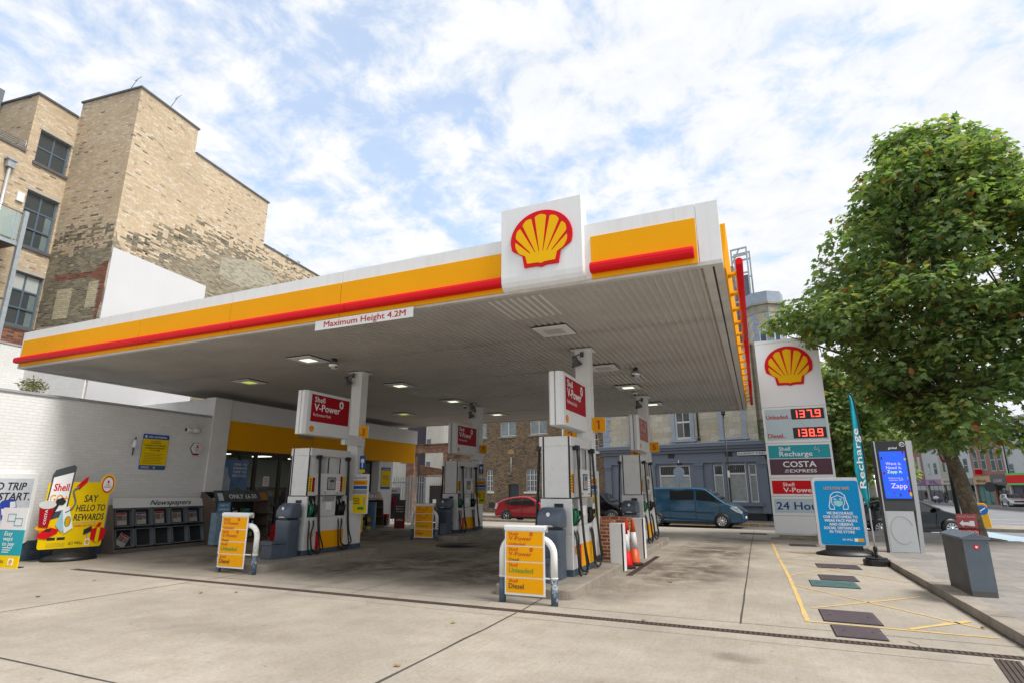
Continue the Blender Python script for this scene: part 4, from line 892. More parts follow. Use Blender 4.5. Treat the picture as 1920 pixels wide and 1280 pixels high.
# low brick enclosure, posts and cones between the two right hand pumps
red_brick = brick_mat('orange red brick', [(0, (0.40, 0.10, 0.035)), (0.35, (0.46, 0.13, 0.045)), (0.6, (0.34, 0.08, 0.03)), (0.85, (0.50, 0.16, 0.06))], (0.62, 0.50, 0.36), ms=0.012, bump=0.4)
m_ = MB(); m_.box(-4.05, -3.02, 12.38, 12.6, -0.02, 0.90, red_brick); m_.box(-4.05, -3.83, 12.6, 14.1, -0.02, 0.90, red_brick); m_.box(-4.05, -3.02, 14.1, 14.32, -0.02, 0.90, red_brick)
bw_ = m_.build('brick_enclosure'); tag(bw_, 'low orange brick enclosure wall between the two right hand pumps', 'brick wall')
m_ = MB(); m_.box(-4.07, -3.00, 12.36, 12.62, 0.902, 0.965, red_brick); m_.box(-4.07, -3.81, 12.62, 14.08, 0.902, 0.965, red_brick); m_.box(-4.07, -3.0, 14.08, 14.34, 0.902, 0.965, red_brick); m_.build('coping', bw_, 0.006)
for y0, lab in ((11.97, 'white concrete guard post at the near end of the brick enclosure'), (14.26, 'white concrete guard post at the far end of the brick enclosure')):
    m_ = MB(); m_.box(-2.99, -2.70, y0 + 0.0, y0 + 0.19, -0.02, 0.94, white_p); m_.box(-2.745, -2.695, y0 + 0.0, y0 + 0.2, -0.02, 0.945, white_p); solo(m_, 'guard_post', lab, 'post', group='white guard posts of the brick enclosure', bevel=0.008)
def cone(x, y, h, c_, lab, tilt=0, rz=0):
    t = thing('traffic_cone', lab, 'traffic cone', (x, y, 0), rz, 'traffic cones stored beside the pump'); t.rotation_euler = (R(tilt), 0, rz)
    m_ = MB(); pts = [(0.2 * math.cos(R(a)), 0.2 * math.sin(R(a)), 0.0) for a in range(0, 360, 45)]; m_.ext(pts, (0, 0, 0.055), black); m_.build('base', t, 0.01)
    m_ = MB(); m_.lathe([(0.135, 0.055), (0.125, 0.09), (0.095, 0.36 * h)], (0, 0, 0), c_, 20); m_.lathe([(0.063, 0.72 * h), (0.03, h - 0.02), (0.022, h), (0.0, h)], (0, 0, 0), c_, 20); m_.build('body', t)
    m_ = MB(); m_.lathe([(0.0955, 0.36 * h), (0.0635, 0.72 * h)], (0, 0, 0), M('reflective sleeve', (0.72, 0.72, 0.72), 0.4, var=0.12, dirt=(0.4, 0.2, 0.12), dirt_amt=0.4, dscale=9), 20); m_.build('sleeve', t)
orange = M('orange plastic', (0.66, 0.09, 0.01), 0.45, var=0.12); cone(-2.76, 12.42, 0.97, red, 'bright red traffic cone beside the near white post'); cone(-2.70, 12.95, 0.98, orange, 'faded orange traffic cone behind the red one'); cone(-2.98, 13.6, 0.96, orange, 'third traffic cone mostly hidden behind the faded orange one')
# ================================================================ LEFT SIDE: WALL, SHOP, BRICK BUILDING
white_brick = brick_mat('white painted brick', [(0, (0.75, 0.75, 0.745)), (0.3, (0.765, 0.765, 0.76)), (0.7, (0.735, 0.735, 0.725)), (0.9, (0.78, 0.78, 0.775))], (0.68, 0.68, 0.665), ms=0.007, dirt=(0.57, 0.55, 0.51), dirt_amt=0.55, bump=0.6, dscale=0.6, grain=0.05)
m_ = MB(); m_.box(-16.3, -16.0, -6, 12.36, -0.1, 3.86, white_brick); w_ = m_.build('boundary_wall'); tag(w_, 'long white painted brick wall along the left of the forecourt', 'wall')
m_ = MB(); m_.box(-16.33, -15.965, -6, 12.36, 3.862, 3.93, M('wall coping', (0.35, 0.36, 0.38), 0.7, var=0.25)); m_.build('coping', w_, 0.01)
m_ = MB(); m_.box(-15.995, -15.975, -6, 12.34, -0.05, 0.45, slate); m_.build('painted_plinth', w_)

# --- things on the wall
WX = -15.99
t = thing('parking_sign', 'tall yellow notice with blue head and foot, fixed on the white wall', 'notice', (WX, 10.65, 2.18))
m_ = MB(); m_.rect((0.0, 0, 0), Y, Z, -0.385, 0.385, 0, 1.0, blue_t, 0.015, 0.04); m_.rect((0.0151, 0, 0), Y, Z, -0.38, 0.38, 0.12, 0.86, yellow_l, 0.003); m_.build('board', t)
m_ = MB(); o = (0.019, 0, 0)
m_.text('SHELL CAR PARKING', o, Y, Z, -0.24, 0.90, 0.05, white_t, 0.02, 0.55); m_.disc(o, Y, Z, -0.31, 0.925, 0.035, white_t, 0.002, 12)
for txt, zz, w in (('MAXIMUM STAY 30 MINUTES', 0.66, 0.62), ('CAMERAS IN OPERATION', 0.585, 0.56), ('AT ALL TIMES', 0.52, 0.3)): m_.text(txt, o, Y, Z, -w / 2, zz, 0.04, black_t, 0.02, w)
for k in range(3): m_.rect(o, Y, Z, -0.18 + 0.02 * k, 0.18 - 0.02 * k, 0.74 + k * 0.03, 0.75 + k * 0.03, black_t, 0.001)
for k in range(7): m_.rect(o, Y, Z, -0.30, 0.28 - 0.04 * (k % 3), 0.17 + k * 0.045, 0.178 + k * 0.045, black_t, 0.001)
m_.rect(o, Y, Z, -0.34, -0.1, 0.03, 0.09, grey_t, 0.001); m_.disc(o, Y, Z, 0.05, 0.06, 0.03, yellow_l, 0.002, 12); m_.build('lettering', t)
t = thing('wall_lamp', 'small swan neck lamp on the white wall left of the yellow notice', 'wall lamp', (WX, 9.95, 2.55))
m_ = MB(); m_.tube(smooth_path([(0.02, 0.08, 0.0), (0.03, 0.08, 0.3), (0.1, 0.05, 0.47), (0.2, 0.0, 0.48), (0.27, -0.04, 0.40)]), 0.014, black_m, 8); m_.build('arm', t)
m_ = MB(); m_.lathe([(0.02, 0.42), (0.05, 0.38), (0.055, 0.3), (0.085, 0.2), (0.08, 0.2), (0.0, 0.22)], (0.27, -0.05, 0), M('lamp bowl', (0.6, 0.62, 0.65), 0.3), 16); m_.build('bowl', t)
t = thing('security_camera', 'pair of white security cameras high on the wall by the shop pillar', 'security camera', (WX, 11.7, 3.4))
m_ = MB(); m_.box(0, 0.05, -0.05, 0.25, -0.03, 0.03, white_p); m_.build('mount', t)
for yy in (0.0, 0.22):
    m_ = MB(); m_.lathe([(0.0, 0), (0.06, 0.0), (0.075, -0.08), (0.08, -0.2), (0.07, -0.24), (0.0, -0.24)], (0.12, yy, 0), white_p, 16, 'y'); h_ = m_.build('housing', t); m_ = MB(); m_.lathe([(0.0, -0.242), (0.055, -0.245), (0.0, -0.255)], (0.12, yy, 0), black, 14, 'y'); m_.build('lens', h_)
t = thing('alarm_box', 'white hexagonal alarm box with red mark on the wall', 'alarm box', (WX, 11.93, 2.86))
m_ = MB(); hx = [(0.17 * math.cos(R(a)), 0.17 * math.sin(R(a)) * 1.05) for a in range(0, 360, 60)]; m_.sheet((0, 0, 0), Y, Z, [(a * 1.1, b * 1.1) for a, b in hx], M('alarm backplate', (0.10, 0.10, 0.10), 0.5), 0.03); m_.sheet((0.031, 0, 0), Y, Z, hx, white_g, 0.059); m_.build('box', t, 0.006)
m_ = MB(); m_.sheet((0.0905, 0, 0), Y, Z, [(-0.06, 0.0), (-0.02, 0.0), (0.05, 0.1), (0.01, 0.1)], red, 0.002); m_.sheet((0.0905, 0, 0), Y, Z, [(0.02, 0.0), (0.06, 0.0), (-0.01, 0.1), (-0.05, 0.1)], red, 0.0015); m_.rect((0.0905, 0, 0), Y, Z, -0.05, 0.05, -0.05, -0.035, black_t, 0.001); m_.rect((0.0905, 0, 0), Y, Z, -0.05, 0.05, -0.08, -0.07, black_t, 0.001)
m_.box(0.0, 0.08, -0.08, 0.08, -0.2, -0.165, red_d); m_.build('emblem', t)
# road trip poster in its white frame
t = thing('wall_poster', 'white framed road trip poster leaning low on the wall at the left edge', 'poster', (WX, 7.1, 0.40))
m_ = MB(); m_.rect((0.0, 0, 0), Y, Z, -1.6, 0.80, 0, 1.60, white_g, 0.07, 0.07); m_.build('frame', t, 0.01)
m_ = MB(); pg = M('pale poster print', (0.50, 0.53, 0.58), 0.3, var=0.25, scale=2.5); o = (0.071, 0, 0); m_.rect(o, Y, Z, -1.5, 0.70, 0.1, 1.48, pg, 0.002); m_.build('poster', t)
m_ = MB(); o = (0.0735, 0, 0)
m_.text('FOR A ROAD TRIP', o, Y, Z, -0.98, 1.22, 0.17, black_t, 0.03, 1.55, shear=0.15); m_.text("THAT'S JUST THE START.", o, Y, Z, -1.48, 0.99, 0.17, black_t, 0.03, 2.15, shear=0.15); m_.build('lettering', t)
m_ = MB(); m_.disc(o, Y, Z, -0.62, 0.72, 0.26, red, 0.003, 28); m_.text('YOUR', (0.077, 0, 0), Y, Z, -0.78, 0.76, 0.09, white_t, 0.02, 0.34); m_.text('CAN', (0.077, 0, 0), Y, Z, -0.74, 0.62, 0.08, white_t, 0.02, 0.24)
can_b = M('can blue print', (0.02, 0.05, 0.30), 0.3); can_s = M('can silver print', (0.6, 0.62, 0.66), 0.3)
m_.sheet(o, Y, Z, [(0.20, 0.55), (0.44, 0.5), (0.52, 0.55), (0.42, 0.98), (0.34, 1.02), (0.16, 0.98), (0.12, 0.92)], can_b, 0.003); m_.sheet((0.0768, 0, 0), Y, Z, [(0.2, 0.66), (0.36, 0.64), (0.33, 0.80), (0.17, 0.80)], can_s, 0.001); m_.sheet((0.0768, 0, 0), Y, Z, [(0.33, 0.82), (0.44, 0.83), (0.41, 0.96), (0.31, 0.95)], can_s, 0.001)
m_.disc((0.078, 0, 0), Y, Z, 0.33, 0.77, 0.05, yellow_l, 0.001, 14); m_.rect((0.078, 0, 0), Y, Z, 0.28, 0.42, 0.74, 0.80, red, 0.001)
m_.sheet(o, Y, Z, [(-1.3, 0.42), (0.02, 0.47), (-0.05, 0.54), (-1.3, 0.5)], red, 0.003)
m_.sheet(o, Y, Z, [(-1.4, 0.16), (-0.2, 0.2), (-0.3, 0.38), (-1.4, 0.36)], M('magenta print', (0.45, 0.08, 0.30), 0.4, var=0.5, scale=6), 0.002); m_.build('picture', t)
# slim teal pay stand
t = thing('pay_stand', 'slim leaflet stand, white above teal and yellow, at the left edge', 'advert stand', (-14.98, 7.15, 0), R(8))
m_ = MB()
def panel(o, ux, uz, x0, x1, z0, z1, m): m_.rect(o, ux, uz, x0, x1, z0, z1, m, 0.02)
panel((0, 0, 0), X, Z, -0.42, 0.34, 0.0, 0.25, yellow_l); panel((0, 0, 0), X, Z, -0.42, 0.34, 0.25, 0.78, teal_t); panel((0, 0, 0), X, Z, -0.40, 0.34, 0.78, 1.24, white_g)
m_.box(-0.42, 0.34, -0.0, 0.12, 0, 0.02, black); m_.build('board', t)
m_ = MB(); o = (0, -0.021, 0)
for k, s_ in enumerate(('Easy', 'ways', 'to pay')): m_.text(s_, o, X, Z, -0.22, 0.66 - k * 0.105, 0.085, white_t, 0.02, (0.25, 0.28, 0.36)[k], shear=0.2)
for k in range(3): m_.rect(o, X, Z, -0.2, 0.08 - 0.04 * k, 0.40 - k * 0.045, 0.415 - k * 0.045, white_t, 0.002)
m_.text('GO WELL', o, X, Z, -0.36, 0.10, 0.05, black_t, 0.02, 0.28); m_.rect(o, X, Z, 0.04, 0.2, 0.06, 0.19, white_t, 0.002); m_.build('lettering', t)
m_ = MB(); shell_emblem(m_, (0, -0.023, 0), X, Z, 0.12, 0.125, 0.09, 0.002)
for x0, z0 in ((-0.22, 0.95), (0.0, 0.86)):
    for a, b, c, d in ((0, 0.24, 0, 0.015), (0, 0.24, 0.15, 0.165), (0, 0.015, 0.015, 0.15), (0.225, 0.24, 0.015, 0.15)): m_.rect(o, X, Z, x0 + a, x0 + b, z0 + c, z0 + d, teal_t, 0.003)
m_.build('picture', t)
# big yellow standee with a cut-out phone
t = thing('rewards_standee', 'yellow Say Hello To Rewards board with cut-out phone and coffee cup', 'advert board', (-15.25, 8.5, 0), R(76)); t.scale = (0.78, 1.0, 1.27)
m_ = MB(); m_.lathe([(0.62, 0.0), (0.62, 0.03), (0.56, 0.08), (0.2, 0.14), (0.16, 0.16)], (0, 0, 0), black, 28)
for v in range(len(m_.v)): x_, y_, z_ = m_.v[v]; m_.v[v] = (x_ * 1.15, y_ * 0.62, z_)
m_.box(-0.45, 0.45, -0.05, 0.05, 0.1, 0.24, black); m_.build('base', t)
m_ = MB(); m_.rect((0, -0.03, 0), X, Z, -0.86, 0.74, 0.22, 1.42, yellow_l, 0.03, 0.06)
m_.disc((0, -0.035, 0), X, Z, 0.66, 1.38, 0.20, yellow_l, 0.03, 28); m_.build('board', t)
m_ = MB(); o = (0, -0.061, 0)
ph = [(-0.86, 0.70), (-0.80, 1.55), (-0.74, 1.64), (-0.30, 1.74), (-0.24, 1.70), (-0.30, 0.88), (-0.36, 0.80)]; m_.sheet((0, -0.025, 0), X, Z, ph, M('phone body', (0.05, 0.06, 0.07), 0.3), 0.04); m_.sheet((0, -0.0652, 0), X, Z, [(-0.82, 0.84), (-0.765, 1.50), (-0.29, 1.60), (-0.335, 0.92)], white_t, 0.002)
m_.text('Shell', (0, -0.068, 0), X, Vector((0.0, 0, 1)), -0.72, 1.26, 0.13, red, 0.04, 0.38, shear=0.1); m_.text('GO+', (0, -0.068, 0), X, Z, -0.77, 1.05, 0.14, yellow, 0.03, 0.44); m_.build('phone', t)
m_ = MB(); m_.sheet((0, -0.07, 0), X, Z, [(-0.92, 0.62), (-0.70, 0.60), (-0.62, 0.96), (-0.98, 0.98)], red_d, 0.02); m_.disc((0, -0.072, 0), X, Z, -0.80, 1.01, 0.21, M('cup lid', (0.62, 0.64, 0.62), 0.4), 0.02, 20, 0.075)
m_.disc((0, -0.068, 0), X, Z, -0.8, 0.60, 0.20, yellow, 0.006, 20, 0.05); m_.T = Matrix.Identity(4); m_.text('COSTA', (0, -0.091, 0), Z, -X, 0.66, 0.77, 0.06, white_t, 0.02, 0.26); m_.build('coffee_cup', t)
m_ = MB(); m_.text('SAY', o, X, Z, 0.10, 1.05, 0.13, black_t, 0.03, 0.36, shear=0.1); m_.text('HELLO TO', o, X, Z, -0.07, 0.88, 0.12, black_t, 0.035, 0.76, shear=0.1); m_.text('REWARDS', o, X, Z, -0.09, 0.71, 0.12, black_t, 0.035, 0.78, shear=0.1)
m_.text('GOOD THINGS HAPPEN', o, X, Z, -0.08, 0.645, 0.035, grey_t, 0.01, 0.6); m_.text('WHEN YOU GO+ IT', o, X, Z, -0.05, 0.59, 0.04, red, 0.02, 0.55); m_.text('GO WELL', o, X, Z, -0.12, 0.28, 0.05, black_t, 0.02, 0.36)
for x0 in (-0.66, -0.42): m_.rect(o, X, Z, x0, x0 + 0.2, 0.37, 0.42, black_t, 0.002, 0.01)
for k in range(4): m_.rect(o, X, Z, -0.66, -0.2, 0.25 + k * 0.02, 0.256 + k * 0.02, M('fine print', (0.45, 0.3, 0.02), 0.5), 0.001)
m_.build('lettering', t)
m_ = MB(); m_.disc((0, -0.066, 0), X, Z, 0.66, 1.38, 0.165, red, 0.002, 28); m_.disc((0, -0.069, 0), X, Z, 0.66, 1.38, 0.135, white_t, 0.002, 28); m_.text('FUEL', (0, -0.072, 0), X, Z, 0.60, 1.36, 0.03, red, 0.01, 0.12); m_.text('REWARDS', (0, -0.072, 0), X, Z, 0.56, 1.315, 0.03, red, 0.01, 0.2)
m_.disc((0, -0.072, 0), X, Z, 0.66, 1.43, 0.03, red, 0.001, 10)
m_.sheet(o, X, Z, [(-0.16, 1.34), (0.04, 1.5), (0.12, 1.52), (0.1, 1.42), (0.02, 1.36), (-0.08, 1.28)], red, 0.012); m_.tube(smooth_path([(-0.08, -0.07, 1.33), (-0.22, -0.07, 1.25), (-0.12, -0.07, 1.05), (-0.2, -0.07, 0.92), (-0.34, -0.07, 0.86)]), 0.022, M('grey hose print', (0.15, 0.16, 0.17), 0.5), 8)
m_.sheet(o, X, Z, [(-0.68, 0.93), (-0.6, 1.1), (-0.45, 1.14), (-0.36, 1.06), (-0.42, 1.0), (-0.52, 1.0), (-0.6, 0.86), (-0.64, 0.76)], black, 0.02)
m_.sheet((0, -0.075, 0), X, Z, [(-0.52, 0.64), (-0.34, 0.50), (-0.30, 0.56), (-0.42, 0.92)], M('pack blue', (0.35, 0.6, 0.7), 0.4), 0.008); m_.sheet((0, -0.077, 0), X, Z, [(-0.42, 0.94), (-0.26, 0.98), (-0.08, 0.58), (-0.28, 0.48)], white_t, 0.01); m_.disc((0, -0.088, 0), X, Z, -0.24, 0.7, 0.08, green_t, 0.001, 14, 0.1); m_.disc((0, -0.0895, 0), X, Z, -0.24, 0.7, 0.05, yellow, 0.001, 14, 0.09)
m_.sheet(o, X, Z, [(-0.92, 0.43), (-0.7, 0.40), (-0.44, 0.50), (-0.42, 0.56), (-0.6, 0.60), (-0.72, 0.58), (-0.9, 0.50)], red, 0.02); m_.sheet((0, -0.0815, 0), X, Z, [(-0.8, 0.54), (-0.72, 0.58), (-0.58, 0.58), (-0.62, 0.52)], black, 0.001)
m_.sheet(o, X, Z, [(0.42, 0.54), (0.60, 0.58), (0.80, 0.54), (0.78, 0.36), (0.60, 0.28), (0.42, 0.36)], red, 0.02); m_.sheet((0, -0.082, 0), X, Z, [(0.54, 0.32), (0.60, 0.28), (0.64, 0.31), (0.64, 0.57), (0.56, 0.57)], yellow_l, 0.001); m_.sheet((0, -0.082, 0), X, Z, [(0.5, 0.58), (0.58, 0.66), (0.66, 0.66), (0.62, 0.58)], red, 0.002)
m_.sheet(o, X, Z, [(0.22, 0.54), (0.42, 0.6), (0.42, 0.5), (0.22, 0.44)], black, 0.014); m_.rect(o, X, Z, 0.31, 0.335, 0.38, 0.47, grey_t, 0.006)
m_.rect(o, X, Z, 0.30, 0.42, 0.25, 0.37, white_t, 0.002); shell_emblem(m_, (0, -0.064, 0), X, Z, 0.36, 0.31, 0.08, 0.002); m_.build('picture', t)
# newspaper rack: two rows of six bins
t = thing('newspaper_rack', 'long low newspaper rack of two rows of clear fronted bins against the wall', 'newspaper rack', (-15.55, 11.25, 0), R(90))
t.rotation_euler = (0, 0, R(90))
brw = M('taupe steel', (0.14, 0.115, 0.10), 0.5, var=0.12); LR = 3.2
m_ = MB()
prof = [(0.0, 0), (-0.12, 0.0), (0.28, 1.22), (0.42, 1.22), (0.42, 0)]        # local -y is the front
for x0 in (-LR / 2 - 0.02, LR / 2 - 0.02): m_.ext([(x0, a, b) for a, b in prof], (0.04, 0, 0), brw)
m_.box(-LR / 2, LR / 2, -0.10, 0.4, 0.0, 0.10, brw); m_.box(-LR / 2, LR / 2, 0.38, 0.42, 0.1, 1.2, black_m); m_.box(-LR / 2, LR / 2, 0.05, 0.4, 0.1, 0.12, black_m); m_.build('cabinet', t, 0.006)
m_ = MB()
sl = lambda z: -0.10 + (z / 1.22) * 0.38
m_.ext([(-LR / 2, sl(1.16) - 0.02, 1.14), (LR / 2 - 0.5, sl(1.16) - 0.02, 1.14), (LR / 2 - 0.1, sl(1.2), 1.25), (LR / 2 - 0.1, sl(1.36), 1.36), (-LR / 2, sl(1.36), 1.40)], (0, 0.02, 0), white_g); hb = m_.build('header_board', t)
m_ = MB(); ux = X; uy = Vector((0, sl(1.2) - sl(1.0), 0.2)).normalized(); m_.text('Newspapers', (0, sl(1.16) - 0.026, 1.18), X, Z, -0.62, 0.02, 0.14, black_t, 0.012, 1.25, shear=0.25); m_.build('lettering', hb)
bin_m = M('bin grey', (0.022, 0.025, 0.028), 0.25, var=0.2); rim_m = M('clear bin rim', (0.16, 0.18, 0.20), 0.2, var=0.15); news = M('newsprint', (0.42, 0.40, 0.38), 0.8, var=0.5, scale=14)
for row in range(2):
    for c in range(6):
        x0 = -LR / 2 + 0.05 + c * 0.522; x1 = x0 + 0.49; z0 = 0.14 + row * 0.52; z1 = z0 + 0.46
        m_ = MB()
        A = [(x0, sl(z0), z0), (x1, sl(z0), z0), (x1, sl(z1), z1), (x0, sl(z1), z1)]
        m_.poly([(x0, sl(z0) + 0.16, z0), (x1, sl(z0) + 0.16, z0), (x1, sl(z1) + 0.16, z1), (x0, sl(z1) + 0.16, z1)], bin_m)
        for xa, xb, za, zb in ((x0, x1, z0, z0 + 0.02), (x0, x1, z1 - 0.02, z1), (x0, x0 + 0.02, z0, z1), (x1 - 0.02, x1, z0, z1)):
            m_.add([(xa, sl(za), za), (xb, sl(za), za), (xb, sl(zb), zb), (xa, sl(zb), zb), (xa, sl(za) + 0.15, za), (xb, sl(za) + 0.15, za), (xb, sl(zb) + 0.15, zb), (xa, sl(zb) + 0.15, zb)], [(0, 1, 2, 3), (4, 7, 6, 5), (0, 4, 5, 1), (1, 5, 6, 2), (2, 6, 7, 3), (3, 7, 4, 0)], rim_m)
        m_.build('bin', t)
        if row == 1 or c == 0:
            n_ = MB(); off = 0.1; n_.T = Matrix.Translation((x0 + 0.2, sl(z0) + 0.12, z0 + (0.17 if row == 0 else 0.19))) @ Matrix.Rotation(R(-17), 4, 'X') @ Matrix.Rotation(R(0 if row else 35), 4, 'Y')
            n_.box(-0.13, 0.13, -0.012, 0.0, -0.16, 0.17, news)
            r_ = random.Random(c + row * 7)
            n_.box(-0.12, 0.12, -0.0135, -0.012, 0.12, 0.16, [red_d, navy_t, red_d, black_t, navy_t, red_d][c]); n_.box(-0.12, 0.02, -0.0135, -0.012, -0.04, 0.10, M('photo print', (0.2, 0.12, 0.1), 0.6, var=0.6, scale=20))
            for k in range(5): n_.box(0.035, 0.12, -0.0133, -0.012, -0.02 + 0.024 * k, -0.006 + 0.024 * k, black_t); n_.box(-0.12, 0.12, -0.0133, -0.012, -0.145 + 0.02 * k, -0.136 + 0.02 * k, grey_t)
            o_ = n_.build('newspaper'); 
            o_.matrix_world = Matrix.Translation((-15.55, 11.25, 0)) @ Matrix.Rotation(R(90), 4, 'Z')
            lab_ = ('folded newspaper slumped in the bottom left bin of the rack' if row == 0 else
                    ['newspaper in the top left bin of the rack, beside the yellow board', 'newspaper in the second bin from the left, top row', 'newspaper in the third bin from the left, top row', 'newspaper in the fourth bin from the left, top row', 'newspaper in the fifth bin from the left, top row', 'newspaper in the top right bin of the rack, by the shop pillar'][c])
            tag(o_, lab_, 'newspaper', 'newspapers in the rack')

# --- the shop
t = thing('shop', 'low white petrol station shop with yellow band, dark glass front and doors', 'shop', (0, 0, 0))
SX = -16.0
m_ = MB(); m_.box(-16.38, -15.93, 12.38, 13.02, -0.05, 4.54, white_p); m_.box(-20.5, -16.40, 12.40, 12.60, -0.05, 4.5, white_p); m_.box(-20.5, -20.3, 12.6, 24.3, -0.05, 4.5, white_p); m_.box(-20.5, -16.4, 22.3, 22.5, -0.05, 4.5, white_p)
m_.box(-16.62, -16.1, 21.42, 22.48, -0.05, 2.9, white_p); m_.build('wall', t, 0.01)
m_ = MB(); m_.box(-16.39, -15.92, 12.37, 13.03, -0.05, 0.40, slate); m_.build('painted_plinth', t)
m_ = MB(); m_.box(-20.5, -16.1, 12.42, 24.32, 4.3, 4.5, grey_t); m_.box(-20.2, -16.1, 13.05, 22.3, 2.92, 2.98, M('ceiling tile', (0.45, 0.45, 0.43), 0.7)); m_.build('roof', t)
m_ = MB(); m_.box(-16.1, SX, 12.40, 24.35, 3.86, 4.54, white_g); m_.box(-16.9, -16.102, 24.25, 24.35, 2.9, 4.52, white_g); m_.build('fascia', t, 0.006)
m_ = MB(); 
for a, b in ((13.03, 16.9), (16.905, 20.6), (20.605, 24.2)): m_.box(-16.1, SX - 0.02, a, b, 2.9, 3.858, yellow)
m_.build('yellow_band', t, 0.003)
m_ = MB(); m_.text('Shell', (SX - 0.02, 16.2, 3.52), Y, Z, 0, 0, 0.16, grey_t, 0.03, 0.75, lift=0.03); m_.build('lettering', t)
fr = M('dark brown door frame', (0.045, 0.032, 0.026), 0.45, var=0.1)
GX = -16.55
def glazed(y0, y1, z0, z1, mull, door=False, nm='shop_window'):
    m_ = MB(); f = 0.06
    for a, b, c, d in ((y0, y1, z0, z0 + f), (y0, y1, z1 - f, z1), (y0, y0 + f, z0 + f, z1 - f), (y1 - f, y1, z0 + f, z1 - f)): m_.box(GX - 0.04, GX + 0.04, a, b, c, d, fr)
    for k in mull: m_.box(GX - 0.04, GX + 0.04, k - f / 2, k + f / 2, z0 + f, z1 - f, fr)
    if door: m_.box(GX - 0.04, GX + 0.045, y0 + f, y1 - f, 1.0, 1.08, fr); m_.box(GX - 0.04, GX + 0.045, y0 + f, y1 - f, z0 + f, z0 + 0.22, fr)
    o_ = m_.build('door' if door else nm, t)
    m_ = MB(); m_.box(GX - 0.008, GX + 0.008, y0 + f, y1 - f, z0 + f, z1 - f, glass_sh); m_.build('pane', o_)
    return o_
glazed(13.05, 14.75, 0.0, 2.88, (14.1,)); d_ = glazed(14.76, 15.9, 0.0, 2.88, (), True); glazed(15.91, 17.9, 0.0, 2.88, (16.9,)); glazed(17.91, 19.6, 0.0, 2.88, (18.8,)); glazed(19.61, 21.4, 1.45, 2.88, ())
m_ = MB(); m_.box(GX - 0.05, GX + 0.05, 19.62, 21.4, 0, 1.44, white_p); m_.build('stall_riser', t)
# interior
m_ = MB(); m_.box(-20.28, -16.62, 12.62, 22.28, 0.0, 0.03, M('shop floor', (0.16, 0.15, 0.14), 0.35)); m_.build('floor', t)
shelf = M('shelf', (0.18, 0.18, 0.18), 0.5)
rr = random.Random(3); goods = [M('goods %d' % k, c, 0.5, var=0.3, scale=9) for k, c in enumerate(((0.5, 0.04, 0.04), (0.05, 0.12, 0.4), (0.6, 0.45, 0.05), (0.1, 0.35, 0.12), (0.5, 0.5, 0.48), (0.35, 0.1, 0.3), (0.6, 0.25, 0.05)))]
for i, (xa, ya, yb) in enumerate(((-18.2, 13.2, 16.0), (-18.6, 16.8, 19.2), (-19.6, 13.2, 21.5))):
    s_ = MB(); s_.box(xa - 0.25, xa + 0.25, ya, yb, 0.03, 0.12, shelf); s_.box(xa - 0.03, xa + 0.03, ya, yb, 0.12, 1.7, shelf)
    for zz in (0.5, 0.9, 1.3): s_.box(xa - 0.22, xa + 0.22, ya, yb, zz, zz + 0.03, shelf)
    y = ya + 0.1
    while y < yb - 0.2:
        for zz in (0.14, 0.54, 0.94, 1.34):
            w = rr.uniform(0.12, 0.3); s_.box(xa + 0.05, xa + 0.2, y, y + w * 0.9, zz, zz + rr.uniform(0.15, 0.3), rr.choice(goods))
        y += 0.28
    so = s_.build('shop_shelf'); tag(so, ('goods shelf inside the shop nearest the entrance', 'goods shelf inside the shop behind the doors', 'long goods shelf along the back wall inside the shop')[i], 'shelf')
tube_l = M('shop tube light', (0.9, 0.95, 0.75), 0.5, var=0, emis=2.5)
m_ = MB()
for yy in (14.5, 16.4, 18.3, 20.4): m_.box(-18.6, -17.8, yy, yy + 0.25, 2.88, 2.915, tube_l)
m_.build('strip_light', t)
# posters and stickers in the windows
def wall_poster(parent_name, lab, y0, y1, z0, z1, x, draw, cat='poster'):
    m_ = MB(); draw(m_, (x, 0, 0)); return tag(m_.build(parent_name), lab, cat)
def dr_hydrate(m_, o):
    x = o[0]; m_.rect(o, Y, Z, 13.25, 14.45, 0.9, 2.62, M('water poster blue', (0.13, 0.24, 0.48), 0.4, var=0.35, scale=2), 0.006)
    o2 = (x + 0.007, 0, 0); m_.sheet(o2, Y, Z, [(13.3, 0.95), (14.4, 0.95), (14.4, 1.5), (14.1, 1.7), (13.7, 1.55), (13.3, 1.4)], M('hill print', (0.12, 0.2, 0.1), 0.5, var=0.4, scale=4), 0.001)
    m_.sheet((x + 0.0085, 0, 0), Y, Z, [(13.35, 1.3), (13.75, 1.3), (13.75, 1.95), (13.62, 2.15), (13.6, 2.35), (13.5, 2.35), (13.48, 2.15), (13.35, 1.95)], M('bottle print', (0.55, 0.65, 0.75), 0.4, var=0.3, scale=5), 0.001)
    for k, s_ in enumerate(('TIME TO', 'HYDRATE', 'TIME TO', 'RECYCLE')): m_.text(s_, o2, Y, Z, 13.82, 2.42 - k * 0.125, 0.075, white_t, 0.02, 0.55)
wall_poster('window_poster', 'blue Time To Hydrate water poster in the shop window', 0, 0, 0, 0, GX + 0.05, dr_hydrate)
m_ = MB(); m_.rect((GX + 0.05, 0, 0), Y, Z, 15.15, 15.42, 1.74, 2.08, white_t, 0.004)
for k in range(5): m_.rect((GX + 0.0545, 0, 0), Y, Z, 15.19, 15.38 - 0.03 * (k % 2), 1.80 + 0.05 * k, 1.815 + 0.05 * k, red_t, 0.001)
tag(m_.build('door_notice'), 'small white notice taped on the shop door', 'notice')
m_ = MB(); gp = M('green window print', (0.25, 0.35, 0.12), 0.5, var=0.3)
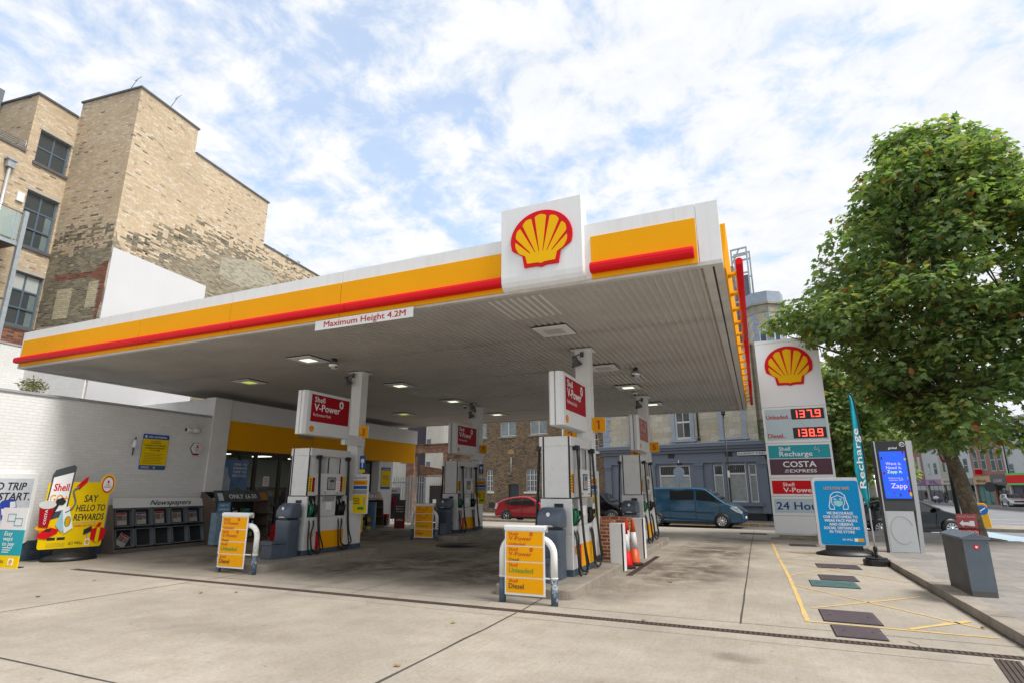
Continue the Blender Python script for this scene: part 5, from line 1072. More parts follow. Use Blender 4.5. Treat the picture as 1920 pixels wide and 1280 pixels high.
for a, b, c, d, mt in ((19.7, 20.3, 1.55, 1.9, gp), (20.5, 20.8, 1.6, 1.85, teal_t), (20.2, 21.0, 2.0, 2.75, M('lime window poster', (0.35, 0.42, 0.10), 0.5, var=0.3))): m_.rect((GX - 0.06, 0, 0), Y, Z, a, b, c, d, mt, 0.004)
tag(m_.build('window_posters'), 'green and teal posters inside the far shop window', 'poster')
m_ = MB(); m_.rect((-16.1, 0, 0), Y, Z, 21.58, 22.3, 1.62, 2.62, blue_t, 0.012, 0.03); m_.rect((-16.087, 0, 0), Y, Z, 21.6, 22.28, 1.74, 2.48, yellow_l, 0.002); nb_ = m_.build('parking_sign'); tag(nb_, 'yellow and blue parking notice on the white pier at the far end of the shop', 'notice')
m_ = MB(); m_.text('SHELL CAR PARKING', (-16.086, 0, 0), Y, Z, 21.66, 2.52, 0.045, white_t, 0.02, 0.55, lift=0.004)
for txt, zz, w in (('MAXIMUM STAY', 2.2, 0.5), ('30 MINUTES', 2.12, 0.4), ('AT ALL TIMES', 2.04, 0.42)): m_.text(txt, (-16.085, 0, 0), Y, Z, 21.94 - w / 2, zz, 0.045, black_t, 0.02, w)
for k in range(4): m_.rect((-16.0845, 0, 0), Y, Z, 21.68, 22.2, 1.8 + k * 0.05, 1.81 + k * 0.05, black_t, 0.001)
m_.build('lettering', nb_)

# --- display stands in front of the shop
def display(y0, y1, x0, x1, H_, lab, head, hw, headmat, seed):
    t = thing('display_cabinet', lab, 'display cabinet', (x0, (y0 + y1) / 2, 0), 0); hy = (y1 - y0) / 2; dx_ = x1 - x0
    m_ = MB()
    for s in (-1, 1): m_.ext([(0, s * hy, 0), (dx_, s * hy, 0), (dx_ - 0.08, s * hy, H_ * 0.78), (0.12, s * hy, H_), (0, s * hy, H_)], (0, -s * 0.03, 0), brown_c)
    m_.box(0, dx_, -hy + 0.03, hy - 0.03, 0, 0.1, brown_c); m_.box(0, 0.04, -hy + 0.03, hy - 0.03, 0.1, H_, black_m)
    for zz in (0.45, 0.82): m_.box(0.04, dx_ - 0.06, -hy + 0.03, hy - 0.03, zz, zz + 0.025, black_m)
    m_.build('carcass', t, 0.006)
    m_ = MB(); m_.ext([(dx_ - 0.10, -hy + 0.02, H_ * 0.80), (dx_ - 0.10, hy - 0.02, H_ * 0.80), (dx_ - 0.30, hy - 0.02, H_ * 0.80 + 0.34), (dx_ - 0.30, -hy + 0.02, H_ * 0.80 + 0.34)], (0.02, 0, 0.012), headmat); hb = m_.build('header', t)
    uy = Vector((-0.2, 0, 0.34)).normalized(); m_ = MB(); o = (dx_ - 0.076, 0, H_ * 0.80 + 0.014); m_.text(head, o, Y, uy, -hw / 2, 0.10, 0.15, white_t, 0.02, hw, lift=0.006)
    m_.rect(Vector(o) + Vector((0.008, 0, 0)), Y, uy, -hy + 0.1, -hy + 0.28, 0.04, 0.3, M('bottle white print', (0.6, 0.65, 0.7), 0.4), 0.003); m_.rect(Vector(o) + Vector((0.008, 0, 0)), Y, uy, hy - 0.34, hy - 0.06, 0.03, 0.32, M('flame print', (0.45, 0.2, 0.04), 0.4, var=0.5, scale=12), 0.003); m_.build('lettering', hb)
    r_ = random.Random(seed); n = 0
    for zz, hh in ((0.1, 0.3), (0.475, 0.28), (0.845, 0.22)):
        y = -hy + 0.08
        while y < hy - 0.2:
            w = r_.choice((0.1, 0.16, 0.2))
            if r_.random() < 0.75:
                b = MB(); mt = r_.choice(goods[3:5] + [M('oil can black', (0.02, 0.02, 0.025), 0.3), M('teal bottle', (0.02, 0.25, 0.3), 0.3)]); b.box(0.12, 0.34, y, y + w, zz, zz + hh * 0.75, mt); b.cyl((0.23, y + w / 2, zz + hh * 0.75), (0.23, y + w / 2, zz + hh * 0.9), 0.025, r_.choice((red, black, white_p)), 10)
                b.box(0.34, 0.344, y + 0.015, y + w - 0.015, zz + 0.04, zz + hh * 0.5, r_.choice((yellow_l, white_t, blue_t)))
                o_ = b.build('bottle', None, 0.015); o_.location = (x0, (y0 + y1) / 2, 0); n += 1
                tag(o_, 'plastic bottle on a shelf of the ' + ('brown cabinet under the Only 6.50 sign' if seed == 1 else 'cabinet with the 2 For sign'), 'bottle', 'bottles on the ' + ('brown cabinet' if seed == 1 else 'far cabinet'))
            y += w + 0.06
    return t
display(12.3, 14.35, -15.95, -15.15, 1.55, 'brown display cabinet with sloping ONLY 6.50 header by the shop entrance', 'ONLY £6.50', 1.05, M('header print', (0.10, 0.11, 0.12), 0.4, var=0.5, scale=5), 1)
display(19.4, 20.9, -16.0, -15.3, 1.45, 'dark display cabinet with yellow 2 FOR header under the far shop window', '2 FOR £7', 0.9, M('header print far', (0.16, 0.14, 0.10), 0.4, var=0.6, scale=7), 2)
m_ = MB(); m_.box(-0.02, 0.0, -0.22, 0.22, 0, 0.14, blue_t); m_.rect((0, 0, 0), Y, Z, -0.22, 0.22, 0.0, 0.30, M('pale blue card', (0.10, 0.27, 0.50), 0.5), 0.004); m_.text('TIME TO', (0.005, 0, 0), Y, Z, -0.15, 0.18, 0.06, white_t, 0.02, 0.3); m_.text('HYDRATE', (0.005, 0, 0), Y, Z, -0.18, 0.06, 0.07, white_t, 0.02, 0.36)
m_.box(-0.25, -0.0, -0.2, 0.2, -0.9, 0.0, M('water pack', (0.25, 0.38, 0.5), 0.3, var=0.4, scale=10)); solo(m_, 'water_stand', 'small blue Time To Hydrate card above stacked water behind the left price board', 'advert stand', (-14.75, 12.2, 0.95))
for x, y, s, lab in ((-14.4, 14.0, 'COSTA', 'dark red coffee sign on the ground behind the left bin'), (-14.2, 20.5, '', 'tall black promotional board with a dark red base near the fire point')):
    if s:
        m_ = MB(); m_.rect((0, 0, 0), Y, Z, -0.22, 0.22, 0, 0.55, red_d, 0.03, 0.1); m_.box(-0.1, 0.1, -0.15, 0.15, 0, 0.02, black); m_.text('COSTA', (0.031, 0, 0), Z, -Y, 0.1, -0.03, 0.1, white_t, 0.02, 0.36); solo(m_, 'coffee_sign', lab, 'sign', (x, y, 0), R(-25))
    else:
        m_ = MB(); m_.rect((0, 0, 0), X, Z, -0.23, 0.23, 0.35, 1.18, black_m, 0.03); m_.rect((0, 0, 0), X, Z, -0.23, 0.23, 0.0, 0.35, red_d, 0.03); m_.disc((0, -0.03, 0), X, Z, 0, 0.35, 0.21, red_d, 0.004, 24, 0.1); m_.disc((0, -0.034, 0), X, Z, 0, 0.34, 0.15, M('pale ring', (0.5, 0.4, 0.4), 0.5), 0.003, 20, 0.06)
        m_.rect((0, -0.036, 0), X, Z, -0.11, 0.11, 0.05, 0.32, black_m, 0.004)
        for k, s_ in enumerate(('Real milk', 'Real time', 'Real quick')): m_.text(s_, (0, -0.031, 0), X, Z, -0.16, 0.88 - 0.1 * k, 0.06, white_t, 0.01, 0.32)
        solo(m_, 'promo_board', lab, 'advert board', (x, y, 0), R(15))
m_ = MB(); m_.lathe([(0.2, 0), (0.2, 0.02), (0.17, 0.03), (0.17, 1.1)], (0, 0, 0), M('hydration print', (0.10, 0.2, 0.34), 0.4, var=0.5, scale=3), 20); m_.disc((0, -0.175, 0), X, Z, 0, 0.42, 0.09, yellow, 0.004, 16); m_.rect((0, -0.165, 0), X, Z, -0.1, 0.1, 0.03, 0.16, yellow_l, 0.008)
solo(m_, 'advert_column', 'blue cylindrical water advert column in front of the far cabinet', 'advert column', (-14.75, 19.3, 0))
m_ = MB(); m_.rect((0, 0, 0), X, Z, -0.26, 0.30, 0.10, 0.95, yellow_l, 0.02); m_.rect((0, 0, 0), X, Z, -0.26, 0.30, 0.0, 0.10, red, 0.02); m_.text('03', (0, -0.021, 0), X, Z, 0.02, 0.22, 0.18, red_t, 0.03, 0.24)
for k in range(3): m_.rect((0, -0.021, 0), X, Z, -0.2, 0.2, 0.66 + 0.07 * k, 0.70 + 0.07 * k, black_t, 0.002)
m_.rect((0, -0.021, 0), X, Z, -0.1, 0.2, 0.14, 0.17, black_t, 0.002); solo(m_, 'price_placard', 'small yellow placard ending in red 03 behind the left pump', 'placard', (-13.75, 17.0, 0), R(25))
# fire point
t = thing('fire_point', 'dark fire point stand with white Fire Point header', 'fire point', (-16.25, 22.6, 0), R(28)); fp = M('fire stand grey', (0.10, 0.12, 0.14), 0.5, var=0.15)
m_ = MB(); m_.ext([(-0.45, -0.02, 0), (-0.36, -0.02, 0), (-0.52, -0.02, 1.5), (-0.6, -0.02, 1.5)], (0, 0.04, 0), black_m); m_.box(-0.55, 0.45, 0.0, 0.04, 0.25, 1.42, fp); m_.box(0.4, 0.45, -0.02, 0.04, 0, 1.42, black_m); m_.build('stand', t)
m_ = MB(); m_.rect((0, -0.02, 0), X, Z, -0.55, 0.45, 1.42, 1.70, white_g, 0.02); h_ = m_.build('header', t); m_ = MB(); m_.text('Fire Point', (0, -0.041, 0), X, Z, -0.38, 1.5, 0.11, red_t, 0.03, 0.68, shear=0.1); m_.build('lettering', h_)
for k, (x, lab) in enumerate(((-0.1, 'red fire extinguisher hanging on the left of the fire point'), (0.25, 'red fire extinguisher hanging on the right of the fire point'))):
    m_ = MB(); m_.lathe([(0.0, 0.0), (0.08, 0.01), (0.085, 0.05), (0.085, 0.42), (0.05, 0.50), (0.02, 0.52), (0.0, 0.52)], (0, 0, 0), red, 18); e_ = m_.build('fire_extinguisher'); m_ = MB(); m_.box(-0.02, 0.06, -0.015, 0.015, 0.52, 0.6, black); m_.tube([(0.05, 0, 0.56), (0.11, 0, 0.45), (0.1, 0, 0.2)], 0.012, black, 6); m_.build('valve', e_)
    p = Matrix.Translation((-16.25, 22.6, 0)) @ Matrix.Rotation(R(28), 4, 'Z') @ Vector((x, -0.12, 0.72)); e_.location = p; e_.rotation_euler = (0, 0, R(28)); tag(e_, lab, 'fire extinguisher', 'fire extinguishers at the fire point')
m_ = MB(); m_.box(-0.35, 0.35, -0.2, 0.2, 0.0, 0.34, black_m); m_.box(-0.36, 0.36, -0.21, 0.21, 0.34, 0.5, red_d); solo(m_, 'sand_bin', 'dark red lidded sand bin beside the fire point', 'sand bin', (-16.2, 21.85, 0), R(20), bevel=0.02)

# --- palisade fence, dark railings, brick screen wall behind the shop
t = thing('palisade_fence', 'galvanised pointed palisade fence at the end of the shop', 'fence', (-18.6, 26.1, gz(26)))
m_ = MB()
for k in range(14):
    x = 0.0 + k * 0.15; m_.ext([(x, 0, 0.06), (x + 0.07, 0, 0.06), (x + 0.07, 0, 2.35), (x + 0.035, 0, 2.5), (x, 0, 2.35)], (0, 0.012, 0), steel)
for zz in (0.35, 2.1): m_.box(-0.1, 2.05, 0.02, 0.06, zz, zz + 0.06, steel)
m_.build('pale', t); m_ = MB(); m_.box(1.0, 1.08, 0.02, 0.1, 0, 2.4, steel); m_.box(2.02, 2.1, 0.0, 0.1, 0, 2.45, steel); m_.build('post', t)
t = thing('railing_gate', 'dark close boarded gate with spikes on top, white paper on it', 'gate', (-16.5, 26.5, gz(26.5)))
m_ = MB()
for k in range(12): m_.box(k * 0.09, k * 0.09 + 0.085, 0, 0.015, 0.08, 1.98, M('dark gate board', (0.05, 0.047, 0.045), 0.6, var=0.2))
m_.build('board', t); m_ = MB()
for k in range(9): m_.cyl((0.04 + k * 0.125, 0.02, 1.9), (0.04 + k * 0.125, 0.02, 2.2), 0.009, black_m, 6, 0.002)
m_.box(0, 1.08, 0.016, 0.035, 1.86, 1.9, black_m); m_.build('spike', t); m_ = MB(); m_.rect((0, -0.002, 0), X, Z, 0.22, 0.44, 1.05, 1.26, white_t, 0.002); m_.build('paper', t)
stock = brick_mat('yellow brown stock brick', [(0, (0.19, 0.125, 0.065)), (0.18, (0.26, 0.175, 0.09)), (0.45, (0.215, 0.14, 0.075)), (0.62, (0.31, 0.215, 0.115)), (0.8, (0.125, 0.085, 0.052)), (0.9, (0.07, 0.052, 0.042))], (0.16, 0.13, 0.10), patch=0.4, dirt=(0.065, 0.053, 0.045), dirt_amt=0.6, dscale=0.5)
rbrick = brick_mat('mixed red brick', [(0, (0.30, 0.12, 0.07)), (0.3, (0.40, 0.20, 0.12)), (0.6, (0.24, 0.10, 0.06)), (0.85, (0.42, 0.29, 0.17))], (0.30, 0.24, 0.19), patch=0.4, dirt=(0.1, 0.07, 0.06), dirt_amt=0.4)
t = thing('brick_screen_wall', 'red brick screen wall with a large opening behind the shop', 'brick wall', (0, 27.0, 0))
m_ = MB(); m_.box(-18.4, -15.75, 0, 0.35, 3.62, 4.05, rbrick); m_.box(-16.0, -15.75, 0.0, 0.35, -0.3, 3.62, rbrick); m_.box(-15.75, -14.3, 0.002, 0.35, 3.25, 4.02, stock); m_.box(-18.4, -17.9, 0.0, 0.35, -0.3, 3.62, rbrick); m_.build('brickwork', t)
m_ = MB(); m_.box(-18.45, -14.25, -0.04, 0.39, 4.05, 4.12, stock); m_.build('coping', t)
m_ = MB(); m_.ext([(-17.9, 0.6, 2.3), (-16.0, 0.6, 2.3), (-16.0, 0.6, 2.68), (-17.9, 0.6, 2.95)], (0, 0.2, 0), rbrick); m_.box(-17.3, -16.0, 0.5, 0.62, 2.32, 2.38, white_p); m_.build('low_wall', t)
# pale and dark buildings further back
t = thing('rendered_building', 'pale rendered building with rounded corner seen through the brick opening', 'building', (-28.6, 45, -0.3))
cr_m = M('cream render', (0.52, 0.49, 0.44), 0.8, var=0.12, scale=0.8, dirt=(0.36, 0.33, 0.3), dirt_amt=0.5)
m_ = MB(); pts = [(0, 0), (1.6, 0)] + [(1.6 + 1.2 * math.sin(R(a)), 1.2 - 1.2 * math.cos(R(a))) for a in (15, 30, 45, 60, 75, 90)] + [(2.8, 6), (0, 6)]; m_.ext([(a, b, 0) for a, b in pts], (0, 0, 9.2), cr_m); m_.build('wall', t)
for z0, h in ((3.3, 1.1), (5.3, 1.2)): m_ = MB(); m_.box(0.12, 0.55, -0.04, 0.02, z0, z0 + h, frame_bl); w_ = m_.build('window', t); m_ = MB(); m_.box(0.17, 0.5, -0.055, -0.042, z0 + 0.06, z0 + h - 0.06, glass_d); m_.build('pane', w_)
m_ = MB(); m_.box(0, 2.2, 0, 6, 0, 9.0, M('dark purple cladding', (0.028, 0.016, 0.03), 0.5, var=0.1)); m_.box(-3, 0, 1, 6, 0, 8.0, cr_m)
solo(m_, 'clad_building', 'dark purple clad building between the yellow band and the pale render', 'building', (-30.85, 45.2, -0.3))

# ================================================================ THE STEPPED BRICK BUILDING
lond = brick_mat('london stock brick', [(0, (0.49, 0.375, 0.235)), (0.25, (0.55, 0.43, 0.28)), (0.5, (0.60, 0.485, 0.335)), (0.68, (0.53, 0.41, 0.27)), (0.80, (0.54, 0.37, 0.27)), (0.88, (0.61, 0.54, 0.43)), (0.95, (0.30, 0.22, 0.14)), (0.985, (0.14, 0.115, 0.09))], (0.42, 0.35, 0.26), ms=0.011, patch=0.22, dirt=(0.27, 0.21, 0.14), dirt_amt=0.45, dscale=0.4)
soot = brick_mat('sooty old brick', [(0, (0.17, 0.14, 0.09)), (0.3, (0.25, 0.205, 0.135)), (0.55, (0.13, 0.108, 0.075)), (0.75, (0.32, 0.265, 0.175)), (0.9, (0.075, 0.066, 0.055))], (0.24, 0.21, 0.16), patch=0.5, dirt=(0.26, 0.24, 0.17), dirt_amt=0.7, dscale=0.7, ms=0.011)
soot_r = brick_mat('old red brick', [(0, (0.24, 0.07, 0.035)), (0.4, (0.17, 0.05, 0.03)), (0.7, (0.30, 0.11, 0.06)), (0.9, (0.07, 0.05, 0.04))], (0.16, 0.12, 0.09))
cream_b = brick_mat('cream infill brick', [(0, (0.50, 0.43, 0.28)), (0.4, (0.56, 0.49, 0.33)), (0.8, (0.44, 0.37, 0.24))], (0.34, 0.30, 0.22))
render_w = M('smooth white render', (0.52, 0.52, 0.53), 0.7, var=0.05, scale=0.7)
cap = M('dark coping', (0.10, 0.10, 0.11), 0.6, var=0.2)
B = thing('brick_building', 'tall stepped yellow brick building behind the white wall at the left', 'building', (-19.91, 10.65, 0), R(6.8))
m_ = MB()
m_.box(-3.0, 0, 0, 2.61, 0, 16.30, lond); m_.box(-9, 0, 2.61, 6.97, 0, 15.20, lond); m_.box(-9, 0, 6.97, 13.5, 0, 13.0, lond)
HB = [(-1.14, -0.06, 13.05, 14.36), (-1.12, -0.06, 9.9, 11.95), (-1.02, -0.02, 7.05, 8.95), (-4.0, -2.45, 10.3, 12.2), (-4.0, -2.45, 7.0, 9.0)]
m_.box(-9, -3.22, -1.44, 2.61, 0, 15.60, lond); m_.box(-9, -3.22, -9, -1.44, 6.75, 13.2, lond); m_.wall('y', -1.44, 0, 0, 15.60, HB, -3.0, -3.22, lond); m_.wall('y', -9, -1.44, 6.75, 13.2, HB, -3.0, -3.22, lond); m_.box(-9, -3.0, -9, -1.44, 0, 6.75, white_brick)
m_.build('wall', B)
m_ = MB(); m_.box(-3.04, 0.05, -0.05, 2.66, 16.30, 16.37, cap); m_.box(-9, 0.05, 2.66, 7.02, 15.2, 15.27, cap); m_.box(-9, 0.05, 7.02, 13.5, 13.0, 13.07, cap); m_.box(-9, -2.95, -1.49, -0.05, 15.6, 15.67, cap); m_.box(-9, -3.04, -0.05, 2.61, 15.6, 15.67, cap); m_.box(-9.0, -2.96, -9, -1.44, 13.2, 13.26, cap); m_.build('coping', B)
def zig(pts, amp_r):  # step an outline along brick courses
    out_ = []
    for (a, b) in zip(pts, pts[1:] + pts[:1]):
        n = max(1, int(math.hypot(b[0] - a[0], b[1] - a[1]) / 0.25))
        for k in range(n):
            f = k / n; x = a[0] + (b[0] - a[0]) * f; z = a[1] + (b[1] - a[1]) * f
            if amp_r and k: x += random.uniform(-0.10, 0.10); z += random.uniform(-0.10, 0.10)
            out_.append((x, round(z / 0.075) * 0.075 if amp_r else z))
    return out_
m_ = MB()
m_.sheet((0.0, 0, 0), Y, Z, zig([(0.01, 10.55), (0.13, 10.2), (0.6, 9.85), (0.96, 9.95), (1.32, 10.58), (2.19, 11.09), (2.87, 11.27), (3.37, 11.71), (4.55, 12.0), (6.34, 12.2), (7.93, 12.1), (9.84, 12.45), (13.3, 12.6), (13.3, 4.0), (0.01, 4.0)][::-1], True)[::1], soot, 0.004)
m_.sheet((0.0, 0, 0), X, Z, zig([(-2.99, 10.24), (-2.0, 10.35), (-1.29, 10.2), (-0.6, 10.3), (-0.01, 10.25), (-0.01, 6.4), (-2.99, 6.4)][::-1], True), soot, 0.004)
edge = [(0.3, 10.1), (0.96, 9.95), (1.32, 10.58), (2.19, 11.09), (2.87, 11.27), (3.37, 11.71), (4.55, 12.0), (6.34, 12.2), (7.93, 12.1), (9.84, 12.45), (11.5, 12.5)]
rb = random.Random(12)
for _ in range(520):      # single darkened and single clean bricks where the soot fades out
    k = rb.randrange(len(edge) - 1); f = rb.random(); y = edge[k][0] + (edge[k + 1][0] - edge[k][0]) * f; z = edge[k][1] + (edge[k + 1][1] - edge[k][1]) * f; d = rb.gauss(0, 0.38)
    y = round(y / 0.225) * 0.225; z = round((z + d) / 0.075) * 0.075; L_ = rb.choice((0.215, 0.215, 0.44, 0.1)); m_.box(0.0, 0.0046 + 0.0002 * (_ % 4), y, y + L_, z + 0.005, z + 0.07, soot if d > 0 else lond)
for _ in range(150):
    y = rb.uniform(-2.9, -0.3); d = rb.gauss(0, 0.3); y = round(y / 0.225) * 0.225; z = round((10.28 + d) / 0.075) * 0.075; m_.box(y, min(y + rb.choice((0.215, 0.1, 0.4)), -0.02), -0.0046 - 0.0002 * (_ % 4), 0.0, z + 0.005, z + 0.07, soot if d > 0 else lond)
m_.build('sooty_brickwork', B, whole=True)
m_ = MB()
pp = brick_mat('pale patched brick', [(0, (0.36, 0.33, 0.25)), (0.5, (0.30, 0.27, 0.20)), (0.8, (0.22, 0.2, 0.15))], (0.30, 0.28, 0.22), patch=0.4)
m_.sheet((0.0045, 0, 0), Y, Z, zig([(4.64, 11.42), (6.66, 12.0), (8.34, 11.6), (7.2, 11.0), (6.15, 10.57), (4.65, 10.56)][::-1], True), pp, 0.002)
m_.sheet((0, -0.0045, 0), X, Z, zig([(-2.5, 9.02), (-0.63, 8.97), (-0.23, 9.3), (-0.02, 9.3), (-0.02, 6.5), (-0.22, 6.5), (-0.24, 8.6), (-0.7, 8.78), (-2.45, 8.80)][::-1], False), soot_r, 0.002)
m_.rect((0, -0.0045, 0), X, Z, -2.22, -1.5, 7.35, 8.45, cream_b, 0.0035); m_.rect((0, -0.0045, 0), X, Z, -0.75, -0.3, 7.65, 8.6, cream_b, 0.0035); m_.rect((0, -0.0045, 0), X, Z, -2.9, -1.0, 6.5, 7.1, cream_b, 0.0035)
m_.build('patched_brickwork', B)
m_ = MB(); m_.box(0.001, 0.06, 0.02, 4.02, 0, 9.81, render_w); m_.build('white_render', B)
m_ = MB(); m_.box(-3.0, -0.002, -0.05, -0.001, 0, 6.38, white_brick); m_.box(-2.999, -2.95, -9, -0.05, 0, 6.35, white_brick); m_.box(-2.999, -2.93, -9, -0.05, 6.36, 6.42, M('ledge', (0.4, 0.4, 0.4), 0.8, var=0.3)); m_.box(-2.999, -2.985, -9, -0.05, 6.43, 6.9, soot_r); m_.build('painted_base', B)
# windows on the return wall
def win(B_, y0, y1, z0, z1, rows, sash=True, x=-3.13):
    m_ = MB(); f = 0.07
    for a, b, c, d in ((y0, y1, z0, z0 + f), (y0, y1, z1 - f, z1), (y0, y0 + f, z0 + f, z1 - f), (y1 - f, y1, z0 + f, z1 - f)): m_.box(x - 0.03, x + 0.035, a, b, c, d, frame_bl)
    ym = (y0 + y1) / 2; m_.box(x - 0.03, x + 0.03, ym - 0.03, ym + 0.03, z0 + f, z1 - f, frame_bl)
    for k in range(1, rows): zz = z0 + (z1 - z0) * k / rows; m_.box(x - 0.03, x + (0.05 if sash and k == 1 else 0.028), y0 + f, y1 - f, zz - 0.025, zz + 0.035, frame_bl)
    w_ = m_.build('window', B_)
    m_ = MB(); m_.box(x - 0.01, x + 0.008, y0 + f, y1 - f, z0 + f, z1 - f, glass_d)
    if z1 < 9.2: m_.box(x + 0.008, x + 0.010, y0 + f, y1 - f, z1 - 0.62, z1 - f, M('window blind', (0.42, 0.44, 0.42), 0.3, var=0.1))
    if sash: m_.box(x + 0.008, x + 0.010, y1 - f - 0.2, y1 - f - 0.0, z0 + f, z1 - 0.7, M('pale reveal', (0.16, 0.20, 0.20), 0.3, var=0.3))
    m_.build('pane', w_)
    m_ = MB(); m_.box(-2.999, -2.94, y0 - 0.05, y1 + 0.05, z0 - 0.11, z0 - 0.004, cap); m_.build('sill', w_)
    m_ = MB(); m_.box(-2.999, -2.988, y0 - 0.05, y1 + 0.05, z1 + 0.004, z1 + 0.12, M('lintel', (0.42, 0.39, 0.33), 0.8)); m_.build('lintel', w_)
win(B, -1.14, -0.06, 13.05, 14.36, 2, False); win(B, -1.12, -0.06, 9.9, 11.95, 3); win(B, -1.02, -0.02, 7.05, 8.95, 3); win(B, -4.0, -2.45, 10.3, 12.2, 3); win(B, -4.0, -2.45, 7.0, 9.0, 3)
m_ = MB(); m_.box(-2.98, -2.82, -1.95, -1.72, 12.35, 12.6, steel); m_.box(-3.0, -2.78, -2.0, -1.68, 12.6, 12.66, steel); m_.cyl((-2.9, -1.83, 12.4), (-2.9, -1.83, 6.45), 0.05, silver, 12)
m_.build('drainpipe', B); m_ = MB(); m_.box(-2.99, -2.93, -1.42, -1.2, 11.35, 11.68, white_g); m_.build('alarm_box', B)
m_ = MB()
for k in range(4): m_.tube([(-2.98, -1.5, 13.3 + 0.08 * k), (-2.98, -8, 13.3 + 0.08 * k)], 0.015, steel, 6)
m_.cyl((-2.98, -1.5, 13.26), (-2.98, -1.5, 13.6), 0.015, steel, 6); m_.build('roof_railing', B)
m_ = MB()
for k in range(7): m_.box(-5.4 + 0.07 * k, -5.34 + 0.07 * k, -3.5, -1.3, 14.8, 14.83, frame_bl)
m_.box(-5.5, -4.9, -3.5, -1.2, 14.84, 14.98, frame_bl); m_.box(-9, -4.95, -5, -1.46, 13.3, 16.2, M('roof cladding', (0.14, 0.16, 0.18), 0.5)); m_.build('sun_canopy', B)
glb = glass_mat('balcony glass', (0.35, 0.45, 0.43), 0.1, 0.55)
for zb, zt in ((9.45, 10.62), (6.3, 7.6)):
    m_ = MB(); m_.box(-3.0, -2.1, -5, -1.55, zb, zb + 0.12, steel); m_.box(-2.95, -2.15, -5, -1.6, zb - 0.03, zb - 0.003, fr); b_ = m_.build('balcony', B)
    m_ = MB(); m_.box(-2.14, -2.12, -5, -1.62, zb + 0.2, zt - 0.06, glb); m_.box(-2.95, -2.2, -1.60, -1.58, zb + 0.2, zt - 0.06, glb); m_.build('glass_panel', b_)
    m_ = MB(); m_.tube([(-2.98, -1.58, zt), (-2.12, -1.58, zt), (-2.12, -5, zt)], 0.022, steel, 8)
    for yy in (-1.75, -2.6, -3.5): m_.box(-2.15, -2.11, yy, yy + 0.04, zb + 0.1, zt, steel)
    m_.build('handrail', b_)
m_ = MB(); m_.box(-2.14, -2.02, -1.58, -1.46, 0, 10.7, steel); m_.build('balcony_post', B)
for k, (x, y, z, lab) in enumerate(((-0.75, 0.1, 16.37, 'thin aerial on the roof edge left of the brick corner'), (-0.15, 1.35, 16.37, 'thin aerial on the roof edge right of the brick corner'))):
    p = B.matrix_basis if False else Matrix.Translation((-19.91, 10.65, 0)) @ Matrix.Rotation(R(6.8), 4, 'Z') @ Vector((x, y, z))
    m_ = MB(); m_.tube([(0, 0, 0), (0, 0, 0.12), (0.22, 0.1, 0.62)], 0.011, black_m, 6); m_.tube([(0.12, 0.05, 0.50), (0.32, 0.16, 0.72)], 0.008, black_m, 5); m_.box(-0.06, 0.06, -0.06, 0.06, 0, 0.05, black_m); solo(m_, 'aerial', lab, 'aerial', p, group='aerials on the brick building')
# buddleia on top of the white wall
def leaf_tuft(n, c, rad, mats, rnd, up=0.3, s=0.06):
    mb = MB()
    for _ in range(n):
        d = Vector((rnd.gauss(0, 1), rnd.gauss(0, 1), rnd.gauss(0, 1))); d.normalize(); p = Vector(c) + Vector((d.x * rad[0], d.y * rad[1], d.z * rad[2])) * rnd.random() ** 0.5
        a = Vector((rnd.gauss(0, 1), rnd.gauss(0, 1), rnd.gauss(0, 0.4) + up)).normalized(); b = a.orthogonal().normalized(); k = s * rnd.uniform(0.6, 1.3)
        mb.add([tuple(p), tuple(p + a * k + b * k * 0.3), tuple(p + a * 2 * k), tuple(p + a * k - b * k * 0.3)], [(0, 1, 2, 3)], rnd.choice(mats))
    return mb
t = thing('wall_shrub', 'small wild shrub growing on top of the white wall', 'shrub', (-16.2, 7.5, 3.93)); t.scale = (0.75, 0.75, 0.7); gl = [M('shrub green', (0.16, 0.22, 0.06), 0.7), M('shrub straw', (0.30, 0.26, 0.12), 0.8)]
mb = leaf_tuft(420, (0, 0, 0.24), (0.25, 0.42, 0.28), gl, random.Random(5)); mb.build('foliage', t)
m_ = MB(); rr = random.Random(2)
for _ in range(9): m_.tube([(0, 0, 0), (rr.uniform(-.1, .1), rr.uniform(-.2, .2), 0.25), (rr.uniform(-.2, .2), rr.uniform(-.4, .4), rr.uniform(0.3, 0.5))], 0.006, brown_c, 5)
m_.build('stem', t)
# ================================================================ ACROSS THE SIDE STREET (local x along the frontage, front faces -y)
FO, FA = (-0.294, 36.254, -0.17), R(-12.2)
ash = brick_mat('cream ashlar', [(0, (0.50, 0.46, 0.37)), (0.35, (0.55, 0.51, 0.41)), (0.7, (0.46, 0.42, 0.33)), (0.9, (0.58, 0.55, 0.46))], (0.38, 0.34, 0.27), bw=0.75, bh=0.36, ms=0.012, dirt=(0.38, 0.28, 0.16), dirt_amt=0.6, dscale=0.7, bump=0.3)
blue_w = M('grey blue paintwork', (0.175, 0.20, 0.25), 0.6, var=0.12, scale=1.2, dirt=(0.12, 0.135, 0.165), dirt_amt=0.5)
quoin = M('pale blue quoin', (0.31, 0.36, 0.44), 0.7, var=0.15, scale=3); sash_w = M('white sash', (0.72, 0.72, 0.72), 0.5, var=0.05)
curtain = M('net curtain', (0.36, 0.38, 0.36), 0.9, var=0.25, scale=5)
stone = M('weathered stone', (0.34, 0.31, 0.25), 0.85, var=0.3, scale=2, dirt=(0.13, 0.12, 0.10), dirt_amt=0.7)
P_ = thing('pub_building', 'grey blue and cream corner building with sash windows and octagonal turret', 'building', FO, FA)
